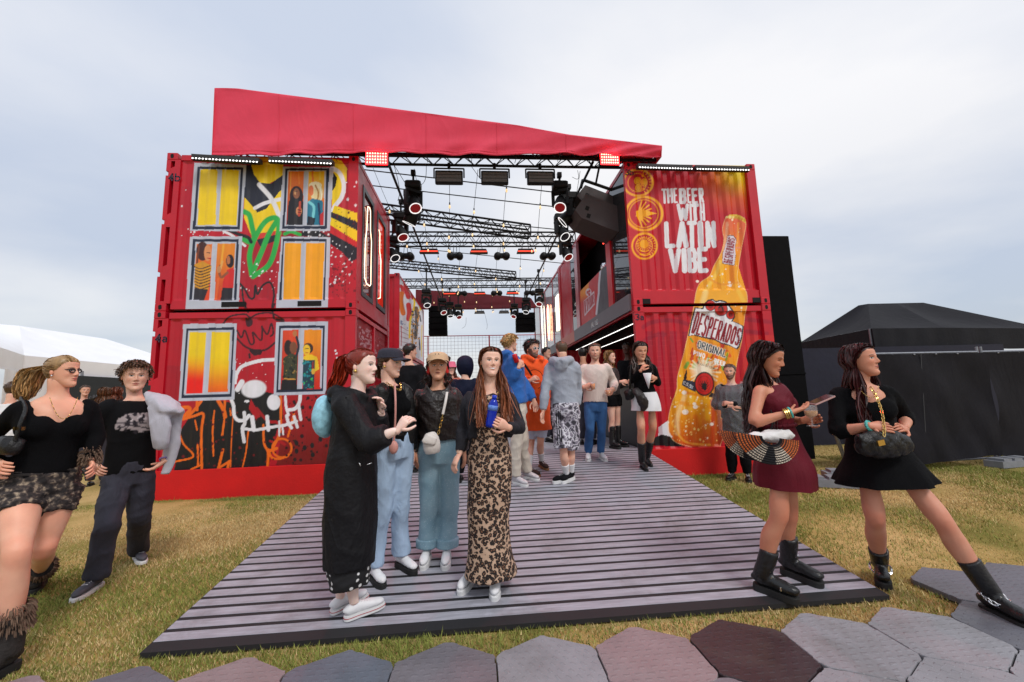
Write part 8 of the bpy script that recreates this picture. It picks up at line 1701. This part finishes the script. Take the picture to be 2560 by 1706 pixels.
p.hair('mop', hair_mat('blond_short', lin(190, 152, 98)), 620, length=.16, r=.006, g=.085)
cn = empty('drink_can', p.J((475, 300, -.24)), 'red drink can raised by the man in blue hoodie', 'can'); b = MB(); b.lathe(p.J((472, 310, -.24)), (-.3, 0, 1), [(0, .024), (.008, .031), (.10, .031), (.108, .026)], 14); b.build('can_body', mat('red_can', lin(190, 20, 30), .25, .4), cn, True)
# man in the orange poncho hoodie
p = Person('bearded man with sunglasses in long orange hooded poncho', zC, (690, 1272), 'ramp', 30, 'm', .98); p.surf_ = 'ramp'
p.pose((620, 280), (650, 720), (607, 192, 158), 46, 0)
p.arm('a', (545, 490, -.05), (590, 470, -.25), (655, 435, -.28), .9).arm('b', (745, 480, .08), (735, 640, .02), (730, 710, 0), .3)
p.step('a', (600, 1010, .1), (548, 1292), (590, 1304)).step('b', (682, 1010, 0), (672, 1228), (768, 1285))
p.body(dict(skin=SKIN_M, male=True, hair=s255(28, 20, 18), beard=s255(26, 18, 16)), [p.torso(-.1, 1.0, -.012), p.armpiece('a', .5, 1), p.armpiece('b', .5, 1), p.legpiece('a', .2), p.legpiece('b', .2)])
m_or = cloth('orange_fleece', lin(236, 84, 14), .85, .08)
p.wear('shorts', [p.torso(-.16, .2, .012)]+[p.legpiece(q, 0, .42, .03) for q in 'ab'], cloth('pale_blue_cotton', lin(190, 200, 220)), .013)
p.wear('poncho', [loft([p.spine(.99), p.spine(.93), p.spine(.85), p.spine(.5), p.spine(.1), p.J((655, 820)), p.J((660, 910))], [(.09, .08), (.16, .10), (.195, .125), (.20, .15), (.205, .16), (.20, .16), (.20, .16)], p.side, 24, 4)]+m_hood(p, 1.15)+[loft([p.spine(.95)+p.side*q*.05+p.fwd*.12, p.spine(1.02)+p.side*q*.11+p.fwd*.04, p.spine(1.04)+p.side*q*.10-p.fwd*.05], [.03, .04, .045], (0, 0, 1), 10, 4) for q in (-1, 1)]+[p.armpiece(q, 0, .9, .03) for q in 'ab'], m_or, .013, 2, .014, 11)
b = MB(); c = p.J((628, 460, -.2)); b.path([c+np.array((.13*math.cos(t)*.9, -.02, .13*math.sin(t))) for t in np.linspace(-1.2, 2.2, 14)], .004, 5); p.add('printed_ring', b, K_blackcot)
for k, ch in enumerate('CHA'): 
    for line in FONT[ch]: b = MB(); b.path([p.J((545+k*38+q[0]*26, 600+q[1]*48+k*4, -.205)) for q in line], .006, 4); p.add('printed_letter', b, K_blackcot)
strap([p.J((535, 320, -.2)), p.J((570, 370, -.23)), p.J((605, 425, -.25))], .014, .004, K_blackcot, 'bag_strap', p.root)
m_sock = cloth('white_sock', (.75, .75, .76), .9, .05)
for q in 'ab': p.wear('sock', [p.legpiece(q, .80, 1.0, .010)], m_sock, .009, 2, .002); p.shoe(q, mat('dark_brown_suede', lin(58, 42, 36), .8), mat('gum_rubber', lin(140, 96, 60), .6), 'trainer')
p.hair('curly', hair_mat('black_curly', lin(36, 26, 22)), 800, length=.17, r=.005, g=.10); p.specs(mat('white_frame', (.75, .75, .76), .3), mat('black_lens', (.01, .01, .012), .08, spec=.7), 1.15)
# man in the grey hoodie and camouflage shorts
p = Person('man seen from behind in grey hoodie and grey camouflage shorts', zC, (890, 1385), 'ramp', 172, 'm', 1.0); p.surf_ = 'ramp'
p.pose((872, 305), (900, 720), (868, 192, 134), 205, 0)
p.arm('b', (722, 560, -.02), (706, 745, -.06), (690, 825, -.06), .35).arm('a', (1012, 540, .06), (1010, 700, .06), (1005, 760, .04), .3)
p.step('b', (885, 1075, -.04), (955, 1362), (800, 1392)).step('a', (955, 1075, .05), (985, 1345), (920, 1372))
p.body(dict(skin=SKIN_M, male=True, hair=s255(96, 70, 50)), [p.torso(-.1, 1.0, -.012), p.armpiece('a', .6, 1), p.armpiece('b', .6, 1), p.legpiece('a'), p.legpiece('b')])
p.wear('hoodie', [p.torso(.02, .98, .022, .022)]+m_hood(p, 1.1)+[ellipsoid(p.spine(.93)-p.fwd*.13, (.09, .04, .09), np.stack([p.side, p.fwd, (0, 0, 1)], 1))]+[p.armpiece(q, 0, .96, .018) for q in 'ab'], cloth('grey_marl_hoodie', lin(160, 166, 178), .9, .08), .013, 2, .012, 13)
p.wear('camo_shorts', [p.torso(-.16, .12, .03)]+[p.legpiece(q, 0, .50, 0, absr=[(0,.12),(.3,.118),(.5,.12)]) for q in 'ab'], pattern_mat('grey_camouflage', 'camo'), .0125, 2, .012, 13)
for k in range(3): b = MB(); b.path([p.J((820+k*18, 735, -.165)), p.J((828+k*18, 880, -.175)), p.J((838+k*18, 1035, -.15))], .005, 4); p.add('side_stripe', b, K_blackcot)
for q in 'ab': p.wear('sock', [p.legpiece(q, .80, 1.0, .010)], m_sock, .009, 2, .002); p.shoe(q, K_blackcot, W_sole, 'chunky')
p.hair('short', hair_mat('light_brown_short', lin(104, 80, 60)), 420, length=.05, r=.005, g=.035)
# man in the cream sweatshirt with two beers
p = Person('man with short beard in cream sweatshirt and blue jeans holding two beers', zC, (1170, 1200), 'ramp', 0, 'm', 1.02); p.surf_ = 'ramp'
p.pose((1165, 318), (1172, 690), (1165, 214, 152), 2, 0)
p.arm('a', (1018, 482, .05), (1070, 530, -.2), (1140, 505, -.26), .75, palm=(.8, .5, 0)).arm('b', (1335, 490, .05), (1330, 550, -.14), (1275, 570, -.24), .75, palm=(-.8, .5, 0))
p.step('a', (1120, 900, -.03), (1112, 1150), (1100, 1222)).step('b', (1225, 900, 0), (1205, 1150), (1285, 1204))
p.body(dict(skin=SKIN_M, male=True, hair=s255(84, 60, 44), beard=s255(110, 76, 54), beard_a=.6), [p.torso(-.1, 1.0, -.012), p.armpiece('a', .6, 1), p.armpiece('b', .6, 1), p.legpiece('a', .3), p.legpiece('b', .3)])
p.wear('sweatshirt', [p.torso(.06, .985, .026, .026)]+[p.armpiece(q, 0, .96, .020) for q in 'ab'], cloth('cream_fleece', lin(224, 208, 198), .9, .05), .013, 2, .010, 12)
p.trousers(K_jean_bl, .99, .16, .010, wr=.009, name='jeans', absr=[(0,.098),(.2,.09),(.5,.066),(.7,.068),(1,.062)])
for q in 'ab': p.shoe(q, W_shoe, W_sole, 'trainer')
p.hair('short', hair_mat('brown_crop', lin(92, 68, 52)), 420, length=.055, r=.0045, g=.04)
cup('plastic cup of beer in the cream sweatshirt man\'s raised hand', p.J((1152, 552, -.28)), (-.1, 0, 1)); cup('plastic cup of beer in the cream sweatshirt man\'s lower hand', p.J((1288, 608, -.27)))
# woman with the white mini skirt
p = Person('woman in black top and white mini skirt eating from a paper cone', zC, (1620, 1285), 'ramp', 14, 'f', 1.0); p.surf_ = 'ramp'
p.pose((1580, 318), (1612, 640), (1570, 208, 168), 22, -12)
p.arm('a', (1505, 465, .0), (1575, 380, -.2), (1612, 325, -.22), .8).arm('b', (1728, 490, .02), (1705, 448, -.16), (1640, 432, -.24), .7, palm=(-.6, .6, 0))
p.step('a', (1578, 890, -.06), (1575, 1235), (1660, 1305)).step('b', (1682, 890, .04), (1622, 1198), (1668, 1240))
p.body(dict(skin=SKIN_T*1.05, hair=s255(46, 30, 24), lids=True), [p.torso(-.1, 1.0, -.006), p.armpiece('a', .6, 1), p.armpiece('b', .6, 1), p.legpiece('a', grow=TUCK), p.legpiece('b', grow=TUCK)])
p.wear('top', [p.torso(.12, .98, .012)]+p.bust(.006, .9)+[p.armpiece(q, 0, .97, .012) for q in 'ab'], K_black, .0125, 2, .006)
p.skirt(mat('white_denim', (.76, .76, .78), .8, 0, .05), .2, [((1618, 690), .19, .15), ((1620, 738), .195, .155)], 'mini_skirt', fl=5, g=.014)
for q in 'ab': p.shoe(q, B_shoe, B_sole, 'heel', .30, .25, r_shaft=.054)
p.hair('long', hair_mat('dark_brown', lin(58, 38, 30)), 300, length=.26, front=.5, g=.035, fwdpush=.11)
cone = empty('paper_cone', p.J((1645, 540, -.26)), 'white paper food cone held by the woman in the white skirt', 'paper cone'); b = MB(); t0, t1 = p.J((1645, 540, -.26)), p.J((1632, 405, -.28)); b.lathe(t0, t1-t0, [(0, .003), (np.linalg.norm(t1-t0), .055), (np.linalg.norm(t1-t0), .052), (.01, .002)], 16); b.build('cone', mat('white_paper', (.82, .82, .84), .7), cone, True)
V, Fc, N_ = remesh([loft([p.J((1520, 540, -.12)), p.J((1560, 600, -.18)), p.J((1600, 680, -.18)), p.J((1590, 745, -.16))], [(.05, .04), (.07, .05), (.075, .05), (.03, .03)], p.side, 16, 4)], .012, 2); jk = empty('leather_jacket', p.J((1590, 745, -.16)), 'dark brown leather jacket over the arm of the woman in white skirt', 'jacket'); mesh_obj('folded_jacket', wrinkle(V, N_, .018, 14, 2), Fc, K_brownleather, jk, True)
V, Fc, N_ = remesh([loft([p.J((1440, 600, .02)), p.J((1475, 590, -.03)), p.J((1510, 580, -.03))], [(.08, .04), (.085, .045), (.06, .04)], (0, 0, 1), 14, 3)], .012, 2); hb_ = empty('shoulder_bag', p.J((1475, 640, 0)), 'black leather shoulder bag of the woman in the white skirt', 'bag'); mesh_obj('bag_body', wrinkle(V, N_, .008, 18, 2), Fc, K_leather, hb_, True); strap([p.J((1490, 330, -.06)), p.J((1480, 450, -.06)), p.J((1475, 540, -.04))], .012, .004, K_leather, 'bag_strap', hb_)

# ================================================================== bystanders further back
def bystander(label, head_px, Y, gz, yaw, sex='f', skin=SKIN_M, top=None, topm=None, legm=None, shoe=None, hair=('short', 'brown', (.05, .03, .02)), hh=.225, hyaw=None, skirt=False, bare=False, arms='down', k=1.0, hood=False, group=None, sp=None, pitch=0):
    hc = onY(*head_px, Y); p = Person(label, lambda x, y: (x, y), head_px, Y, yaw, sex, k, group)
    p.root.location = (hc[0], hc[1], gz); p.P = np.array((hc[0], hc[1], gz)); p.gz = gz; p.ground = lambda q: gz
    H_ = hc[2]+hh/2-gz; zz = lambda f: gz+H_*f; C_ = np.array((hc[0], hc[1], 0)); up = lambda f: C_+np.array((0, 0, zz(f)))
    p.neck = up(.825)-p.fwd*.015; p.hip = up(.525); p.hc = hc; p.hh = hh
    y = math.radians(hyaw)+p.brg if hyaw is not None else p.yaw; f0 = np.array((math.sin(y), -math.cos(y), 0)); s0 = np.array((math.cos(y), math.sin(y), 0)); pr_ = math.radians(pitch); u0 = np.array((0, 0, 1.)); p.HR = np.stack([s0, f0*math.cos(pr_)+u0*math.sin(pr_), u0*math.cos(pr_)-f0*math.sin(pr_)], 1)
    for key, q in (('a', -1), ('b', 1)):
        S = p.shoulder(q)
        if arms == 'down': E = S+p.side*q*.05+np.array((0, 0, -.28))-p.fwd*.02; W = E+p.side*q*.0+np.array((0, 0, -.24))+p.fwd*.06; T = W+np.array((0, 0, -.1))+p.fwd*.02
        elif arms == 'up': E = S+p.side*q*.06+np.array((0, 0, -.26))+p.fwd*.05; W = E-p.side*q*.08+p.fwd*.2+np.array((0, 0, .06)); T = W-p.side*q*.04+p.fwd*.06
        else: E = S+p.side*q*.08+np.array((0, 0, -.27))+p.fwd*.06; W = E-p.side*q*.24+p.fwd*.14+np.array((0, 0, .04 if q > 0 else .0)); T = W-p.side*q*.1
        p.arms[key] = dict(S=S, E=E, W=W, T=T, curl=.5, palm=None, hand=True, q=q, thumb=1)
        Hp = p.hip+p.side*q*.085-np.array((0, 0, .03)); A = C_+p.side*q*.10+np.array((0, 0, gz+.09)); p.legs[key] = dict(H=Hp, K=(Hp+A)/2+p.fwd*.02, A=A, T=A+p.fwd*.2+p.side*q*.05, q=q)
    d = dict(skin=skin, male=sex == 'm', lo=True, hair=hair[2]); d.update(sp or {})
    p.body(d, [p.torso(-.1, 1.0, -.012)]+[p.armpiece(q) for q in 'ab']+[p.legpiece(q) for q in 'ab'])
    p.wear(top or 'jacket', [p.torso(.0, .985, .03, .028)]+[p.armpiece(q, 0, .95, .022) for q in 'ab']+(m_hood(p) if hood == 'down' else []), topm, .018, 2, .012, 12)
    if skirt: p.wear('skirt', [p.torso(-.16, .15, .02)]+[p.legpiece(q, 0, .2, .03) for q in 'ab'], legm, .018)
    else: p.trousers(legm, .98, .15, .012, .02, .012, .008)
    for q in 'ab': p.shoe(q, shoe or B_shoe, B_sole, 'boot' if bare else 'trainer', .28 if bare else 0)
    if hood == 'up':
        hv, hf, th = p.head_raw; m_ = (hv[:, 2] > hairline(th)-.25) | (np.abs(th) > 1.4); d_ = hv-np.array((0, -.03, 0)); V = hv+d_/np.linalg.norm(d_, axis=1)[:, None]*.11; V[:, 2] += .04*(hv[:, 2] > .3); mesh_obj('hood', p.hp(V), [q for q in hf if m_[q].all()], topm, p.root, True)
    elif hair[0]:
        p.hair(hair[0], hair_mat(hair[1], hair[2]), 160 if hair[0] == 'long' else 260, length=.28 if hair[0] == 'long' else .07, r=.007, g=.045)
    return p
Bn = lambda r, g, b: tuple(lin(r, g, b))
zC2 = lambda x, y: zC(x, y)
bystander('dark haired man in black jacket seen from behind, behind the women in caps', zB(548, 82), -.6, rz(-.6), 150, 'm', SKIN_M, 'jacket', K_blackcot, K_jean_dk, hair=('short', 'near_black', Bn(34, 26, 22)), hyaw=110)
bystander('person in dark navy raised hood behind the leopard dress woman', zB(832, 165), -1.2, rz(-1.2), 160, 'f', SKIN_F, 'hooded_jacket', cloth('navy_nylon', lin(16, 22, 46), .7, .15, sheen=0, spec=.2), K_blackcot, hood='up', hh=.25)
pk = bystander('person with pink bucket hat and coral top, mostly hidden behind the caps', zB(758, 172), 1.2, DECK, 10, 'f', SKIN_F, 'top', cloth('coral_cotton', lin(226, 120, 100)), K_jean_bl, hair=('long', 'auburn', Bn(110, 60, 40)))
b = MB(); b.lathe(pk.hp((0, -.02, .14)), pk.HR[:, 2], [(0, .135), (.01, .128), (.03, .098), (.09, .09), (.11, .07), (.115, .01)], 20); pk.add('bucket_hat', b, cloth('pink_cotton', lin(230, 110, 140)))
bystander('man in brown overshirt seen from behind at the bar', zC(1060, 232), .9, DECK, 170, 'm', SKIN_T, 'overshirt', cloth('brown_cotton', lin(122, 100, 88)), K_jean_dk, hair=('short', 'near_black', Bn(34, 26, 22)))
bystander('blonde woman in dark sparkly jacket and tall buckled boots by the bar', zC(1300, 262), .35, DECK, 60, 'f', SKIN_F, 'jacket', cloth('dark_sequin', lin(48, 40, 40), .5, .5, 60), K_black, hair=('long', 'dark_blonde', Bn(150, 112, 70)), skirt=True, bare=True, hyaw=65, arms='up')
bystander('dark skinned man with short black hair beside the bar opening', zC(1448, 185), 1.2, DECK, -30, 'm', SKIN_D, 'jacket', K_blackcot, K_blackcot, hair=('short', 'black_crop', Bn(16, 13, 12)), hyaw=-20)
bystander('man in dark jacket behind the orange poncho', zC(735, 225), 1.6, DECK, 60, 'm', SKIN_M, 'jacket', cloth('navy_nylon'), K_jean_dk, hair=('short', 'near_black', Bn(34, 26, 22)))
bystander('grey haired man far back between the dark cap and the black jacket', (998, 884), 3.0, DECK, 30, 'm', SKIN_M, 'shirt', cloth('pale_blue_shirt', lin(190, 204, 224)), K_jean_dk, hair=('short', 'grey', Bn(150, 144, 140)))
bystander('woman with brown hair far back left of the tan cap', (1075, 905), 4.0, DECK, -20, 'f', SKIN_F, 'top', K_blackcot, K_jean_dk, hair=('long', 'mid_brown', lin(92, 62, 42)))
bystander('man in white shirt far back near the mesh fence', (1120, 900), 6.5, DECK, 170, 'm', SKIN_M, 'shirt', W_shoe, K_jean_dk, hair=('short', 'brown_short', lin(82, 58, 40)))
# man in the clear rain poncho on the grass
p = bystander('bald bearded man in clear plastic rain poncho, arms folded, in front of the bottle', zD(130, 222), -.42, 0.0, -10, 'm', SKIN_M, 'jacket', K_blackcot, K_black, hair=('short', 'grey_stubble', Bn(110, 90, 80)), hh=.235, arms='cross', sp=dict(beard=s255(70, 44, 34), lo=False))
m_clear = mat('clear_rain_plastic', (.72, .74, .78), .22, 0, .1, 10, .6, 22, alpha=.17, spec=1.0)
p.wear('rain_poncho', [loft([p.spine(.99), p.spine(.9), p.spine(.7), p.spine(.3), p.spine(-.1), p.spine(-.5)], [(.10, .09), (.22, .14), (.25, .2), (.26, .22), (.25, .2), (.24, .19)], p.side, 24, 4)]+[p.armpiece(q, 0, .75, .05) for q in 'ab'], m_clear, .018, 1, .03, 16, (1, 1, .5))
# guests near the marquee on the left
for lb, q, Y, hr, tm_, sx in (('short haired man in white striped shirt half hidden behind the blonde ponytail', (34, 975), 0.0, ('short', 'brown_short', lin(82, 58, 40)), mat('white_canvas'), 'm'), ('boy with brown fringe standing before the marquee', (213, 977), 3.0, ('short', 'brown_short', lin(82, 58, 40)), K_blackcot, 'm'), ('woman with long brown hair beyond the couple on the left', (262, 985), 1.5, ('long', 'mid_brown', lin(92, 62, 42)), K_blackcot, 'f'), ('woman with auburn hair and sunglasses on her head near the marquee', (292, 983), 2.2, ('long', 'auburn', Bn(110, 60, 40)), K_jean_dk, 'f'), ('guest in dark cap near the marquee', (236, 1000), 4.5, ('short', 'near_black', Bn(34, 26, 22)), K_blackcot, 'm')):
    bystander(lb, q, Y, 0.0, 10 if 'boy' in lb else 150, sx, SKIN_M, 'top', tm_, K_jean_dk, hair=hr)
bpy.data.scenes.remove(TMP)
